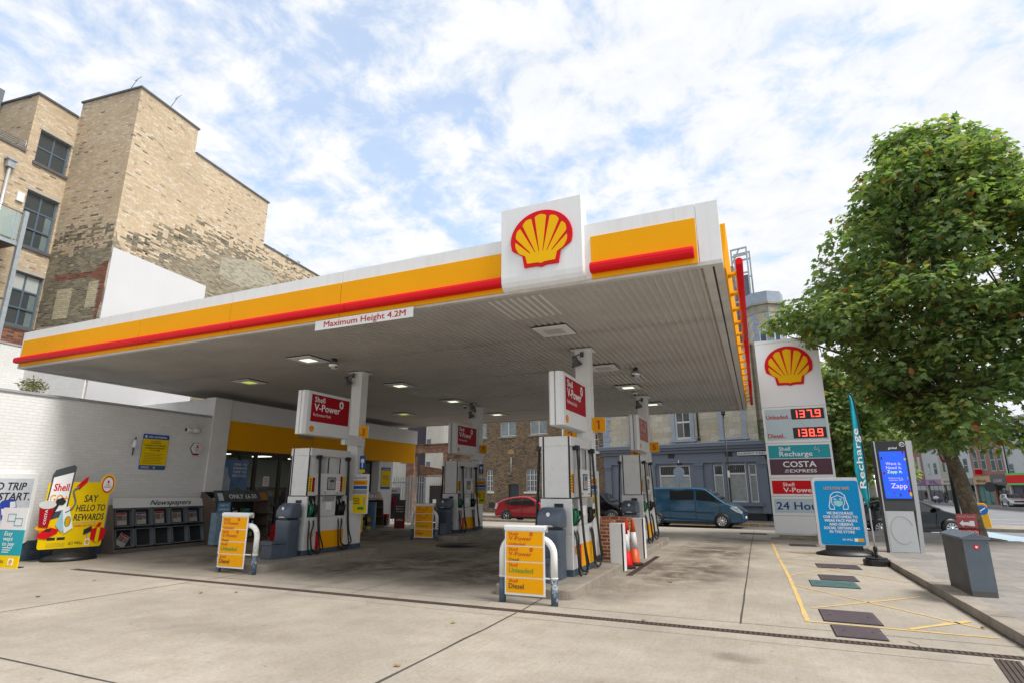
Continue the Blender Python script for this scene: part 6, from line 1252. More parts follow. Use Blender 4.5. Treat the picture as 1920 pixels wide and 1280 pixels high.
GH = [(-8.45, -7.45, 1.0, 3.25), (-7.3, -6.6, 1.0, 3.25), (-5.75, -3.72, 1.0, 3.27), (-2.28, -1.68, 1.03, 3.28), (-1.48, -0.36, 1.03, 3.28), (-0.24, 0.24, 1.03, 3.27)]; UH = [(-7.45, -6.45, 4.95, 7.0), (-4.45, -3.45, 4.95, 7.0)]
m_ = MB(); m_.box(-9.65, 0.55, 0.22, 8, 4.6, 10.4, ash); m_.box(-9.65, 0.55, 0.22, 8, 0.42, 4.6, blue_w); m_.wall('x', -9.65, 0.55, 0.42, 4.6, GH, 0.0, 0.22, blue_w); m_.wall('x', -9.65, 0.55, 4.6, 10.4, UH, 0, 0.22, ash); m_.box(-9.65, 0.55, -0.02, 8, -0.1, 0.42, M('black plinth', (0.03, 0.03, 0.035), 0.6, var=0.3)); m_.build('wall', P_)
m_ = MB(); m_.box(-9.95, 1.0, -0.42, -0.001, 4.36, 4.54, blue_w); m_.box(-9.85, 0.95, -0.30, -0.001, 4.2, 4.355, blue_w); m_.box(-9.75, 0.9, -0.16, -0.001, 4.02, 4.195, blue_w); m_.box(-9.97, 1.02, -0.44, -0.001, 4.545, 4.6, quoin)
m_.box(-9.7, 0.85, -0.10, -0.001, 3.38, 3.52, blue_w); m_.box(-9.66, 0.8, -0.05, -0.001, 3.525, 3.7, blue_w); m_.build('cornice', P_)
for x0 in (-9.55, -3.32, -5.95 - 0.45 + 0.0, 0.42 - 0.02):
    m_ = MB(); m_.box(x0, x0 + 0.45, -0.12, -0.001, 0.42, 3.2, blue_w); m_.box(x0 - 0.06, x0 + 0.51, -0.18, -0.001, 3.2, 3.37, blue_w); m_.box(x0 - 0.03, x0 + 0.48, -0.15, -0.001, 3.05, 3.12, blue_w); m_.build('pilaster', P_)
m_ = MB()
for xx in (-7.6, -5.05, -1.45): m_.box(xx, xx + 0.4, -0.055, -0.001, 3.74, 3.98, dark)
m_.build('vent', P_)
def swin(par, x0, x1, z0, z1, zt, bars=True, low=True, nm='window', surround=None):
    TR = Matrix.Translation((0, 0.15, 0)); m_ = MB(); m_.T = TR; f = 0.08
    for a, b, c, d in ((x0, x1, z0, z0 + f), (x0, x1, z1 - f, z1), (x0, x0 + f, z0 + f, z1 - f), (x1 - f, x1, z0 + f, z1 - f)): m_.box(a, b, -0.05, 0.02, c, d, sash_w)
    if zt: m_.box(x0 + f, x1 - f, -0.06, 0.02, zt - 0.05, zt + 0.05, sash_w)
    w_ = m_.build(nm, par); m_ = MB(); m_.T = TR; m_.box(x0 + f, x1 - f, -0.018, -0.004, z0 + f, z1 - f, glass_d)
    if zt and low: m_.box(x0 + f, x1 - f, -0.022, -0.019, z0 + f, zt - 0.05, curtain)
    m_.build('pane', w_)
    if bars:
        m_ = MB(); m_.T = TR; k = x0 + f + 0.1
        while k < x1 - f: m_.cyl((k, -0.03, zt or z0), (k, -0.03, z1 - f), 0.007, grey_t, 5); k += 0.11
        m_.build('bar', w_)
    return w_
swin(P_, -8.45, -7.45, 1.0, 3.25, 2.62); swin(P_, -7.3, -6.6, 1.0, 3.25, 2.62); swin(P_, -5.75, -3.72, 1.0, 3.27, 2.62); swin(P_, -2.28, -1.68, 1.03, 3.28, 2.62); swin(P_, -1.48, -0.36, 1.03, 3.28, 2.70); swin(P_, -0.24, 0.24, 1.03, 3.27, 2.62)
m_ = MB(); m_.box(-2.5, 0.5, -0.2, -0.001, 0.83, 1.0, blue_w); m_.box(-8.7, -3.5, -0.2, -0.001, 0.83, 1.0, blue_w)
for a, b in ((-2.32, -2.29), (-1.67, -1.49), (-0.35, -0.25), (0.25, 0.40)): m_.box(a, b, -0.08, -0.001, 1.0, 3.37, blue_w)
m_.build('window_surround', P_)
for x0, x1, blank in ((-7.45, -6.45, False), (-4.45, -3.45, False), (-1.42, -0.30, True)):
    if not blank:
        w_ = swin(P_, x0 + 0.0, x1 - 0.0, 4.95, 7.0, 6.0, False, False, 'sash_window'); m_ = MB(); m_.T = Matrix.Translation((0, 0.15, 0)); m_.box((x0 + x1) / 2 - 0.02, (x0 + x1) / 2 + 0.02, -0.045, -0.02, 5.03, 6.92, sash_w); m_.build('glazing_bar', w_)
    m_ = MB()
    if blank: m_.box(x0, x1, -0.02, -0.001, 4.85, 7.1, ash)
    m_.box(x0 - 0.24, x0 - 0.01, -0.1, -0.001, 4.85, 7.25, quoin); m_.box(x1 + 0.01, x1 + 0.24, -0.1, -0.001, 4.85, 7.25, quoin); m_.box(x0 - 0.34, x1 + 0.34, -0.2, -0.001, 4.72, 4.845, quoin); m_.box(x0 - 0.3, x1 + 0.3, -0.14, -0.001, 7.26, 7.5, quoin)
    for xx in (x0 - 0.15, x1 + 0.0): m_.box(xx, xx + 0.15, -0.12, -0.001, 4.58 + 0.02, 4.715, quoin)
    m_.build('window_surround', P_)
m_ = MB()
for k in range(15): w = 0.62 if k % 2 else 0.46; m_.box(-9.66, -9.66 + w, -0.04, -0.001, 4.62 + k * 0.36, 4.955 + k * 0.36, quoin)
m_.build('quoin', P_)
m_ = MB(); m_.tube([(-2.95, -0.12, 7.9), (-2.95, -0.12, 4.9)], 0.06, black_m, 10); m_.cyl((-2.95, -0.12, 5.0), (-2.95, -0.12, 4.75), 0.09, black_m, 10); m_.build('drainpipe', P_)
m_ = MB(); m_.box(-0.72, 0.95, -0.13, -0.11 + 0.0, 3.76, 3.96, white_g); n_ = m_.build('street_sign', P_); m_ = MB(); m_.text('DAVENANT STREET', (0, -0.131, 0), X, Z, -0.66, 3.80, 0.115, black_t, 0.01, 1.54); m_.build('lettering', n_)
m_ = MB(); m_.box(-9.75, 0.6, -0.1, 8.05, 10.41, 10.6, stone); m_.build('parapet', P_)
# turret: octagonal, quoined, with a small arched window
tur = []; cxT, cyT, rT = 1.45, 1.05, 1.12
octo = lambda r: [(cxT + r * math.cos(R(a + 22.5)), cyT + r * math.sin(R(a + 22.5))) for a in range(0, 360, 45)]
m_ = MB(); m_.ext([(a, b, -0.1) for a, b in octo(rT)], (0, 0, 4.55), blue_w); m_.ext([(a, b, 4.46) for a, b in octo(rT)], (0, 0, 8.3), ash); tw = m_.build('turret', P_)
m_ = MB(); m_.ext([(a, b, 12.35) for a, b in octo(rT + 0.05)], (0, 0, 0.5), stone); m_.ext([(a, b, 12.86) for a, b in octo(rT + 0.16)], (0, 0, 0.12), stone); m_.ext([(a, b, 12.99) for a, b in octo(rT + 0.06)], (0, 0, 0.72), quoin); m_.build('turret_cap', tw)
m_ = MB(); oc = octo(rT + 0.012)
for i in range(8):
    p = Vector((*oc[i], 0)); a_ = (Vector((*oc[i - 1], 0)) - p).normalized(); b_ = (Vector((*oc[(i + 1) % 8], 0)) - p).normalized()
    for k in range(22):
        l1, l2 = (0.27, 0.12) if k % 2 else (0.12, 0.27); z0 = 4.66 + k * 0.35
        for d_, l_ in ((a_, l1), (b_, l2)):
            q = [p, p + d_ * l_, p + d_ * l_ + Vector((0, 0, 0.325)), p + Vector((0, 0, 0.325))]; nn = (q[0] - Vector((cxT, cyT, 0))); nn.z = 0; nn = nn - d_ * nn.dot(d_); nn = nn.normalized() * 0.02
            m_.ext([(v.x, v.y, v.z + z0) for v in q], nn, quoin)
m_.build('quoin', tw)
mid = (Vector(octo(rT)[5]) + Vector(octo(rT)[6])) / 2; fn = Vector((mid.x - cxT, mid.y - cyT, 0)).normalized(); fx = Vector((-fn.y, fn.x, 0)); o = Vector((mid.x, mid.y, 0)) 
for zz in (10.4, 6.6):
    for fnx in (0, 1):
        i0 = (5, 6)[fnx]; mid = (Vector(octo(rT)[i0]) + Vector(octo(rT)[i0 + 1])) / 2; fn = Vector((mid.x - cxT, mid.y - cyT, 0)).normalized(); fx = Vector((-fn.y, fn.x, 0)); o = Vector((mid.x, mid.y, 0))
        m_ = MB(); arch = [(-0.2, zz), (0.2, zz), (0.2, zz + 0.75)] + [(0.2 * math.cos(R(a)), zz + 0.75 + 0.12 * math.sin(R(a))) for a in (30, 60, 90, 120, 150)] + [(-0.2, zz + 0.75)]
        big = [(a * 1.55, zz - 0.08 + (b - zz) * 1.2) for a, b in arch]; m_.sheet(o, fx, Z, big, quoin, 0.03); m_.sheet(o + fn * 0.031, fx, Z, arch, sash_w, 0.006); m_.sheet(o + fn * 0.038, fx, Z, [(a * 0.78, zz + 0.06 + (b - zz) * 0.85) for a, b in arch], M('dark blue glass', (0.03, 0.06, 0.13), 0.1), 0.003); m_.build('arched_window', tw)
t = thing('roof_frame', 'grey steel hoist frame rising behind the turret', 'steel frame', (-0.3, 38.5, 10.2), R(-12))
m_ = MB()
for x0, y0 in ((0.0, 0), (1.0, 0), (0.0, 0.9), (1.0, 0.9)): m_.box(x0, x0 + 0.09, y0, y0 + 0.09, 0, 7.5, steel)
for zz in (3.6, 5.6, 6.9, 7.4): m_.box(0, 1.09, -0.01, 0.08, zz, zz + 0.1, steel); m_.box(0, 1.09, 0.91, 1.0, zz, zz + 0.1, steel)
m_.box(0.6, 0.98, 0.1, 0.6, 0, 5.5, frame_bl); m_.box(-0.3, 0.1, 0, 0.6, 0, 6.3, rbrick); m_.ext([(0.0, 0.03, 6.5), (0.5, 0.03, 7.38), (0.6, 0.03, 7.38), (0.1, 0.03, 6.4)], (0, 0.04, 0), steel); m_.build('frame', t)

# brown brick building
Q_ = thing('brown_brick_building', 'plain brown brick building with small barred windows behind the red car', 'building', FO, FA)
QH = [(x0, x0 + 1.6, 5.85, 7.0) for x0 in (-21.8, -18.85, -15.95, -12.9)] + [(-20.2, -19.5, 1.6, 3.25), (-16.35, -15.3, 1.6, 3.25), (-13.2, -12.2, 1.6, 3.25), (-10.75, -10.1, 4.35, 5.65), (-18.0, -17.0, -0.1, 2.15)]
m_ = MB(); m_.box(-24, -9.66, 0.28, 8, -0.1, 9.2, stock); m_.wall('x', -24, -9.66, -0.1, 9.2, QH, 0.08, 0.28, stock); m_.build('wall', Q_)
def bwin(x0, x1, z0, z1, cols, rows, barred):
    y = 0.22; m_ = MB(); f = 0.07
    m_.box(x0 - 0.0, x1, y - 0.004, y + 0.03, z0, z1, dark)
    for a, b, c, d in ((x0, x1, z0, z0 + f), (x0, x1, z1 - f, z1), (x0, x0 + f, z0 + f, z1 - f), (x1 - f, x1, z0 + f, z1 - f)): m_.box(a, b, y - 0.03, y - 0.0045, c, d, sash_w)
    for k in range(1, cols): xx = x0 + (x1 - x0) * k / cols; m_.box(xx - 0.03, xx + 0.03, y - 0.03, y - 0.0045, z0 + f, z1 - f, sash_w)
    for k in range(1, rows): zz = z0 + (z1 - z0) * k / rows; m_.box(x0 + f, x1 - f, y - 0.025, y - 0.0045, zz - 0.02, zz + 0.02, sash_w)
    w_ = m_.build('window', Q_); m_ = MB(); m_.box(x0 + f, x1 - f, y - 0.016, y - 0.006, z0 + f, z1 - f, glass_d if barred else M('milky glass', (0.25, 0.29, 0.29), 0.15, var=0.3, scale=3)); m_.build('pane', w_)
    m_ = MB(); m_.box(x0 - 0.12, x1 + 0.12, y - 0.24, y - 0.141, z0 - 0.14, z0 - 0.003, sash_w if barred else stone); m_.build('sill', w_)
    if barred:
        m_ = MB(); k = x0 + 0.08
        while k < x1: m_.cyl((k, y - 0.07, z0), (k, y - 0.07, z1), 0.012, sash_w, 6); k += 0.17
        m_.build('bar', w_)
for x0 in (-21.8, -18.85, -15.95): bwin(x0, x0 + 1.6, 5.85, 7.0, 2, 1, False)
bwin(-20.2, -19.5, 1.6, 3.25, 2, 4, True); bwin(-16.35, -15.3, 1.6, 3.25, 3, 4, True); bwin(-13.2, -12.2, 1.6, 3.25, 3, 4, True); bwin(-10.75, -10.1, 4.35, 5.65, 2, 3, True); bwin(-12.9, -11.3, 5.85, 7.0, 2, 1, False)
m_ = MB(); m_.box(-18.0, -17.0, 0.2, 0.26, 0, 2.15, M('dark green door', (0.03, 0.04, 0.045), 0.5)); m_.build('door', Q_)
m_ = MB(); m_.box(-19.9, -19.3, 0.06, 0.079, 0.35, 0.75, dark); m_.build('air_brick', Q_)
m_ = MB(); cb = M('exposed pale brick', (0.42, 0.28, 0.12), 0.9, var=0.3, scale=8)
for xx in (-18.1, -15.1): m_.sheet((0, 0.08, 0), X, Z, zig([(xx, 4.45), (xx + 0.7, 4.45), (xx + 0.62, 4.75), (xx + 0.35, 4.85), (xx + 0.1, 4.72)], False), cb, 0.004)
m_.build('brick_patch', Q_); m_ = MB(); m_.cyl((-17.7, 0.04, 4.2), (-17.7, 0.04, 3.0), 0.02, white_p, 6); m_.lathe([(0.0, 0), (0.12, 0.02), (0.16, 0.12), (0.1, 0.2), (0.0, 0.22)], (-17.75, -0.1, 2.75), horn, 12); m_.build('floodlight', Q_)
m_ = MB(); m_.cyl((-12.95, 0.0, 3.0), (-12.95, 0.0, 8.5), 0.06, white_p, 8); m_.build('drainpipe', Q_); m_ = MB(); m_.box(-24.05, -9.67, 0.02, 8.05, 9.201, 9.35, stone); m_.build('coping', Q_)

# lamp post and back of a round sign, in the side street
t = thing('lamp_post', 'slim black lamp post in front of the grey blue building', 'lamp post', (-1.57, 35.4, -0.17))
m_ = MB(); m_.lathe([(0.09, 0), (0.09, 0.9), (0.05, 1.0), (0.045, 2.9), (0.06, 2.95), (0.04, 3.0), (0.035, 6.1)], (0, 0, 0), black_m, 12); m_.build('post', t)
m_ = MB(); m_.lathe([(0.05, 6.1), (0.14, 6.15), (0.10, 6.22), (0.12, 6.3), (0.13, 6.42), (0.03, 6.5), (0.03, 6.56), (0.0, 6.6)], (0, 0, 0), black_m, 12); m_.build('lantern', t)
m_ = MB(); m_.box(-0.06, 0.06, -0.1, -0.06, 2.45, 2.85, white_p); m_.build('plate', t)
sg = M('sign back grey', (0.26, 0.30, 0.36), 0.6, var=0.15)
t = thing('road_sign', 'back of a round road sign with a small oblong plate beneath it', 'road sign', (-4.1, 33.1, -0.17), R(-6))
m_ = MB(); m_.cyl((0, 0, 0), (0.0, 0, 3.4), 0.035, M('sign post grey', (0.15, 0.16, 0.17), 0.5), 10); m_.build('post', t)
m_ = MB(); m_.disc((0, -0.05, 0), X, Z, 0, 2.72, 0.31, sg, 0.02, 28); m_.rect((0, -0.05, 0), X, Z, -0.33, 0.33, 2.12, 2.34, sg, 0.02, 0.03); m_.build('plate', t); m_ = MB(); m_.box(-0.09, 0.22, -0.05, 0.1, 3.12, 3.24, black_m); m_.build('sign_lamp', t)

# ================================================================ VEHICLES
tyre = M('tyre', (0.015, 0.015, 0.016), 0.75, var=0.1); rim_m2 = M('alloy rim', (0.55, 0.56, 0.58), 0.25, 0.8, var=0.05)
glass_car = glass_mat('car glass', (0.012, 0.016, 0.018), 0.03, 1.0, 0.9); glass_tint = glass_mat('pale car glass', (0.10, 0.14, 0.14), 0.04, 1.0, 0.9)
head_m = M('headlamp glass', (0.62, 0.66, 0.7), 0.1, var=0.15, scale=30); tail_m = M('tail lamp', (0.62, 0.5, 0.5), 0.15, var=0.1)
def vehicle(name, cat, label, loc, rz, L, W, side, zb, zt, tum, wheels, wr, paint, wins, screen_q, rear_q, lamps, extra=None, spokes=10, trim_z=None):
    """side: outline (x, z) of the whole body, front at +x; wins: lists of (x, z) for side glass"""
    t = thing(name, label, cat, loc, rz); hw = W / 2
    def taper(x, z, s):
        k = 0.0 if z <= zb else tum * (z - zb) / (zt - zb)
        e = max(0, (abs(x - L / 2) / (L / 2)) - 0.78) / 0.22      # nose and tail pulled in
        return s * (1 - k) * (1 - 0.10 * e ** 2) * (1 - (0.03 if z < 0.45 else 0))
    n = len(side); C_ = Vector((L / 2, (zb + 0.25)))
    def inset(d):
        out_ = []
        for i in range(n):
            p0, p, p1 = Vector(side[i - 1]), Vector(side[i]), Vector(side[(i + 1) % n])
            t_ = (p1 - p0); t_ = t_.normalized() if t_.length > 0 else Vector((1, 0)); nn = Vector((-t_.y, t_.x)); out_.append(p + nn * d)
        return out_
    lay = []; prof = [(-1, 0.075), (-0.985, 0.035), (-0.94, 0.008), (-0.8, 0), (0, 0), (0.8, 0), (0.94, 0.008), (0.985, 0.035), (1, 0.075)]
    for s, d in prof: lay.append([(p.x, taper(p.x, p.y, s) * hw, p.y) for p in inset(d)])
    vs = [v for l in lay for v in l]; fs = [(i * n + j, i * n + (j + 1) % n, (i + 1) * n + (j + 1) % n, (i + 1) * n + j) for i in range(len(lay) - 1) for j in range(n)]
    fs = [f[::-1] for f in fs]; fs.append(tuple(range(n))); fs.append(tuple((len(lay) - 1) * n + j for j in range(n))[::-1])
    m_ = MB(); m_.add(vs, fs, paint, True); b = m_.build('body', t)
    for p in b.data.polygons:
        if p.vertices.__len__() > 6: p.use_smooth = False
    em = b.modifiers.new('edges', 'EDGE_SPLIT'); em.split_angle = R(38)
    for sgn in (-1, 1):
        for wl in wins:
            m_ = MB(); q = [(x, sgn * (abs(taper(x, z, 1)) * hw + 0.004), z) for x, z in wl]; m_.ext(q, (0, sgn * 0.006, 0), glass_car); 
            m_.build('side_window', t)
    for nm, q in (('windscreen', screen_q), ('rear_window', rear_q)):
        if q:
            (x0, z0), (x1, z1) = q; m_ = MB(); y0, y1 = abs(taper(x0, z0, 1)) * hw - 0.10, abs(taper(x1, z1, 1)) * hw - 0.12
            d_ = Vector((z1 - z0, 0, -(x1 - x0))).normalized() * (0.012 if nm == 'windscreen' else -0.012)
            if d_.z < 0: d_ = -d_
            m_.ext([tuple(Vector(p) + d_ * 0.4) for p in ((x0, -y0, z0), (x0, y0, z0), (x1, y1, z1), (x1, -y1, z1))], d_, glass_car); m_.build(nm, t)
    for wx in wheels:
        for sgn in (-1, 1):
            m_ = MB(); yo = sgn * (hw - 0.10); m_.lathe([(0.0, -0.11), (wr * 0.92, -0.11), (wr, -0.07), (wr, 0.07), (wr * 0.92, 0.11), (wr * 0.7, 0.115), (wr * 0.68, 0.06), (0.0, 0.06)][::1] if sgn > 0 else [(0.0, 0.11), (wr * 0.92, 0.11), (wr, 0.07), (wr, -0.07), (wr * 0.92, -0.11), (wr * 0.7, -0.115), (wr * 0.68, -0.06), (0, -0.06)], (wx, yo, wr), tyre, 28, 'y'); w_ = m_.build('wheel', t)
            m_ = MB(); yf = yo + sgn * 0.085
            for k in range(spokes):
                g = 2 * math.pi * k / spokes; c_, s_ = math.cos(g), math.sin(g); a = (-s_, c_)
                q = [(wx + 0.03 * c_ + a[0] * 0.022, yf, wr + 0.03 * s_ + a[1] * 0.022), (wx + wr * 0.66 * c_ + a[0] * 0.03, yf, wr + wr * 0.66 * s_ + a[1] * 0.03), (wx + wr * 0.66 * c_ - a[0] * 0.03, yf, wr + wr * 0.66 * s_ - a[1] * 0.03), (wx + 0.03 * c_ - a[0] * 0.022, yf, wr + 0.03 * s_ - a[1] * 0.022)]
                m_.ext(q, (0, sgn * 0.02, 0), rim_m2)
            m_.lathe([(0.0, sgn * 0.03), (0.055, sgn * 0.028), (0.06, 0.0)], (wx, yf, wr), rim_m2, 14, 'y')
            m_.tube([(wx + wr * 0.66 * math.cos(2 * math.pi * k / 24), yf + sgn * 0.01, wr + wr * 0.66 * math.sin(2 * math.pi * k / 24)) for k in range(24)], 0.016, rim_m2, 6, closed=True)
            m_.build('rim', w_)
            m_ = MB(); m_.lathe([(wr * 1.17, 0), (wr * 1.17, sgn * 0.018), (wr * 0.5, sgn * 0.018), (wr * 0.5, 0)], (wx, sgn * (hw - 0.028), wr), black, 28, 'y'); m_.build('wheel_arch', t)
    for nm, pts_, mt in lamps:
        for sgn in (-1, 1):
            m_ = MB(); q = [(x, sgn * (abs(taper(x, z, 1)) * hw + 0.006), z) for x, z in pts_]; m_.ext(q, (0, -sgn * 0.12, 0), mt); m_.build(nm, t)
    for sgn in (-1, 1):
        mx_ = extra['mirror'] if extra else None
        if mx_: m_ = MB(); m_.box(mx_[0] - 0.06, mx_[0] + 0.1, *sorted((sgn * (hw - 0.02), sgn * (hw + 0.17))), mx_[1], mx_[1] + 0.17, extra.get('mirror_mat', paint)); m_.build('mirror', t, 0.03)
        if extra and 'handles' in extra:
            for hx, hz in extra['handles']: m_ = MB(); m_.box(hx, hx + 0.2, *sorted((sgn * (abs(taper(hx, hz, 1)) * hw + 0.0), sgn * (abs(taper(hx, hz, 1)) * hw + 0.03))), hz, hz + 0.035, paint); m_.build('handle', t, 0.008)
        if extra and 'seams' in extra:
            m_ = MB()
            for sx_, z0, z1 in extra['seams']: yq = abs(taper(sx_, (z0 + z1) / 2, 1)) * hw; m_.box(sx_, sx_ + 0.012, *sorted((sgn * (yq - 0.01), sgn * (yq + 0.003))), z0, z1, black)
            m_.build('door_seam', t)
        if extra and 'rub' in extra:
            m_ = MB()
            for x0, x1, z0, mt in extra['rub']: m_.box(x0, x1, *sorted((sgn * (hw * 0.985), sgn * (hw + 0.008))), z0, z0 + 0.05, mt)
            m_.build('side_moulding', t)
    m_ = MB(); m_.box(0.35, L - 0.3, -hw + 0.25, hw - 0.25, 0.17, 0.32, black); m_.build('underbody', t)
    for sgn in (-1, 1):
        m_ = MB(); m_.box(wheels[0] + wr * 1.25, wheels[1] - wr * 1.25, *sorted((sgn * (hw * 0.955), sgn * (hw * 0.985 + 0.004))), 0.20, 0.30, black_m); m_.build('sill_trim', t)
    m_ = MB(); m_.box(L * 0.3, L * 0.62, -hw + 0.35, hw - 0.35, zb - 0.3, zb - 0.1, black_m); m_.build('seat_row', t)
    if extra and 'plates' in extra:
        m_ = MB()
        for px_, pz_, s_ in extra['plates']: m_.box(*sorted((px_, px_ + 0.012 * s_)), -0.26, 0.26, pz_, pz_ + 0.11, white_t if s_ > 0 else yellow_l)
        m_.build('number_plate', t)
    if extra and 'grille' in extra:
        m_ = MB()
        for gx, z0, z1, w_ in extra['grille']: m_.box(gx - 0.03, gx + 0.012, -w_, w_, z0, z1, black)
        m_.build('grille', t)
    return t
# colours with a clear coat
blue_c = M('metallic blue paint', (0.010, 0.085, 0.175), 0.28, 0.55, var=0.03, coat=1.0); red_c = M('pearl red paint', (0.42, 0.006, 0.022), 0.30, 0.25, var=0.03, coat=1.0)
blk_c = M('black car paint', (0.004, 0.004, 0.005), 0.15, 0.0, var=0.0, coat=0.6, spec=0.3); sil_c = M('silver car paint', (0.50, 0.51, 0.52), 0.3, 0.7, var=0.03, coat=1.0)
van_side = [(0.03, 0.32), (0.0, 0.55), (0.0, 1.1), (0.06, 1.75), (0.16, 1.93), (0.4, 1.985), (2.6, 2.0), (3.35, 1.97), (3.62, 1.90), (4.45, 1.28), (4.62, 1.19), (5.05, 1.04), (5.24, 0.90), (5.32, 0.70), (5.34, 0.45), (5.28, 0.25), (4.9, 0.22), (4.6, 0.24), (3.9, 0.24), (1.4, 0.24), (0.6, 0.24)][::-1]
van = vehicle('van', 'van', 'metallic blue van driving along the side street with dark rear glass', (-6.06, 32.15, -0.28), R(-6), 5.34, 1.95, van_side, 1.15, 2.0, 0.14, (0.98, 4.30), 0.335, blue_c,
        [[(1.75, 1.36), (2.98, 1.36), (2.98, 1.84), (1.75, 1.84)], [(3.10, 1.36), (4.28, 1.24), (3.98, 1.52), (3.62, 1.82), (3.12, 1.84)]], ((4.50, 1.26), (3.64, 1.87)), ((0.05, 1.25), (0.10, 1.8)),
        [('headlight', [(4.72, 0.98), (4.86, 1.08), (5.1, 0.98), (5.30, 0.78), (5.26, 0.70), (5.0, 0.82)], head_m), ('taillight', [(0.0, 0.9), (0.1, 0.9), (0.14, 1.5), (0.05, 1.5)], tail_m)],
        dict(mirror=(4.18, 1.22), handles=[(2.8, 1.20), (3.25, 1.18)], seams=[(3.04, 0.4, 1.3), (4.22, 0.5, 1.2), (1.68, 0.4, 1.3)], rub=[(1.9, 3.0, 0.72, blue_c), (3.08, 3.95, 0.68, blue_c)], plates=[(5.33, 0.45, 1)], grille=[(5.31, 0.52, 0.78, 0.6), (5.33, 0.3, 0.42, 0.7)], mirror_mat=black_m))
hatch_side = [(0.02, 0.30), (0.0, 0.55), (0.02, 0.80), (0.10, 1.04), (0.62, 1.28), (1.25, 1.43), (1.9, 1.49), (2.35, 1.46), (2.7, 1.36), (3.45, 1.00), (3.6, 0.95), (4.15, 0.82), (4.36, 0.68), (4.46, 0.48), (4.44, 0.28), (4.3, 0.20), (3.6, 0.19), (1.2, 0.19), (0.4, 0.2)][::-1]
hat_w = [[(0.72, 1.02), (1.02, 0.99), (1.06, 1.30), (0.78, 1.20)], [(1.08, 0.98), (1.96, 0.94), (1.96, 1.38), (1.36, 1.36), (1.10, 1.31)], [(2.02, 0.94), (3.15, 0.94), (2.62, 1.28), (2.36, 1.37), (2.02, 1.38)]]
hat_l = [('headlight', [(3.85, 0.82), (4.1, 0.82), (4.38, 0.62), (4.30, 0.56), (4.02, 0.64)], head_m), ('taillight', [(0.02, 0.74), (0.12, 1.04), (0.30, 1.0), (0.18, 0.70)], tail_m)]
ex_h = dict(mirror=(3.05, 0.93), handles=[(1.2, 0.84), (2.1, 0.82)], seams=[(1.99, 0.35, 0.95), (1.06, 0.62, 0.95), (3.1, 0.35, 0.92)], plates=[(4.45, 0.35, 1), (0.0, 0.6, -1)], grille=[(4.44, 0.26, 0.36, 0.5)])
vehicle('car', 'car', 'red hatchback car on the side street, tail towards the left', (-15.2, 33.0, -0.28), R(-7), 4.46, 1.75, hatch_side, 0.92, 1.49, 0.20, (0.92, 3.60), 0.31, red_c, hat_w, ((3.42, 1.02), (2.52, 1.43)), ((0.12, 1.06), (0.75, 1.32)), hat_l, ex_h, 5)
vehicle('car', 'car', 'black hatchback car turning out of the side street behind the screen kiosk', (3.02, 26.75, -0.17), R(21), 4.46, 1.75, hatch_side, 0.92, 1.49, 0.20, (0.92, 3.60), 0.315, blk_c, hat_w, ((3.42, 1.02), (2.52, 1.43)), ((0.12, 1.06), (0.75, 1.32)), hat_l, ex_h, 10)
suv_side = [(0.02, 0.42), (0.0, 0.7), (0.02, 1.1), (0.12, 1.55), (0.28, 1.72), (0.6, 1.78), (1.8, 1.80), (2.3, 1.76), (2.62, 1.66), (3.15, 1.18), (3.3, 1.13), (3.9, 1.06), (4.08, 0.98), (4.14, 0.6), (4.1, 0.38), (3.9, 0.30), (0.4, 0.30)][::-1]
vehicle('car', 'car', 'black off-road car between the red car and the blue van, seen past the hoses', (-10.95, 33.2, -0.30), R(-6), 4.14, 1.9, suv_side, 1.1, 1.8, 0.14, (0.8, 3.25), 0.37, blk_c, [[(0.3, 1.2), (1.1, 1.18), (1.1, 1.62), (0.42, 1.62)], [(1.16, 1.18), (1.95, 1.16), (1.95, 1.64), (1.16, 1.64)], [(2.0, 1.16), (2.88, 1.16), (2.5, 1.58), (2.34, 1.64), (2.0, 1.64)]], ((3.1, 1.22), (2.62, 1.64)), ((0.06, 1.2), (0.2, 1.6)),
        [('headlight', [(3.75, 0.85), (3.95, 1.0), (4.1, 0.92), (4.12, 0.8)], head_m), ('taillight', [(0.0, 0.9), (0.1, 0.9), (0.12, 1.2), (0.02, 1.2)], tail_m)], dict(mirror=(2.9, 1.14), mirror_mat=blk_c, seams=[(1.98, 0.5, 1.2)]))
juke_side = [(0.02, 0.40), (0.0, 0.7), (0.06, 1.0), (0.25, 1.4), (0.5, 1.52), (1.4, 1.57), (2.0, 1.55), (2.3, 1.48), (3.0, 1.12), (3.2, 1.08), (3.85, 0.98), (4.05, 0.84), (4.12, 0.6), (4.08, 0.32), (3.8, 0.24), (0.4, 0.26)][::-1]
vehicle('car', 'car', 'silver compact car parked in front of the shops at the far right', (27.0, 85.5, -0.5), R(-83.2 - 12), 4.12, 1.77, juke_side, 1.02, 1.57, 0.2, (0.75, 3.28), 0.35, sil_c, [[(0.55, 1.08), (1.55, 1.06), (1.55, 1.45), (0.8, 1.44)], [(1.62, 1.06), (2.75, 1.06), (2.2, 1.40), (1.98, 1.46), (1.62, 1.46)]], ((2.98, 1.14), (2.25, 1.5)), ((0.1, 1.05), (0.42, 1.45)),
        [('headlight', [(3.7, 0.9), (3.9, 0.97), (4.08, 0.78), (4.0, 0.74)], head_m)], dict(mirror=(2.7, 1.0), plates=[(4.13, 0.5, 1)], grille=[(4.1, 0.62, 0.8, 0.45), (4.12, 0.3, 0.46, 0.6)]))

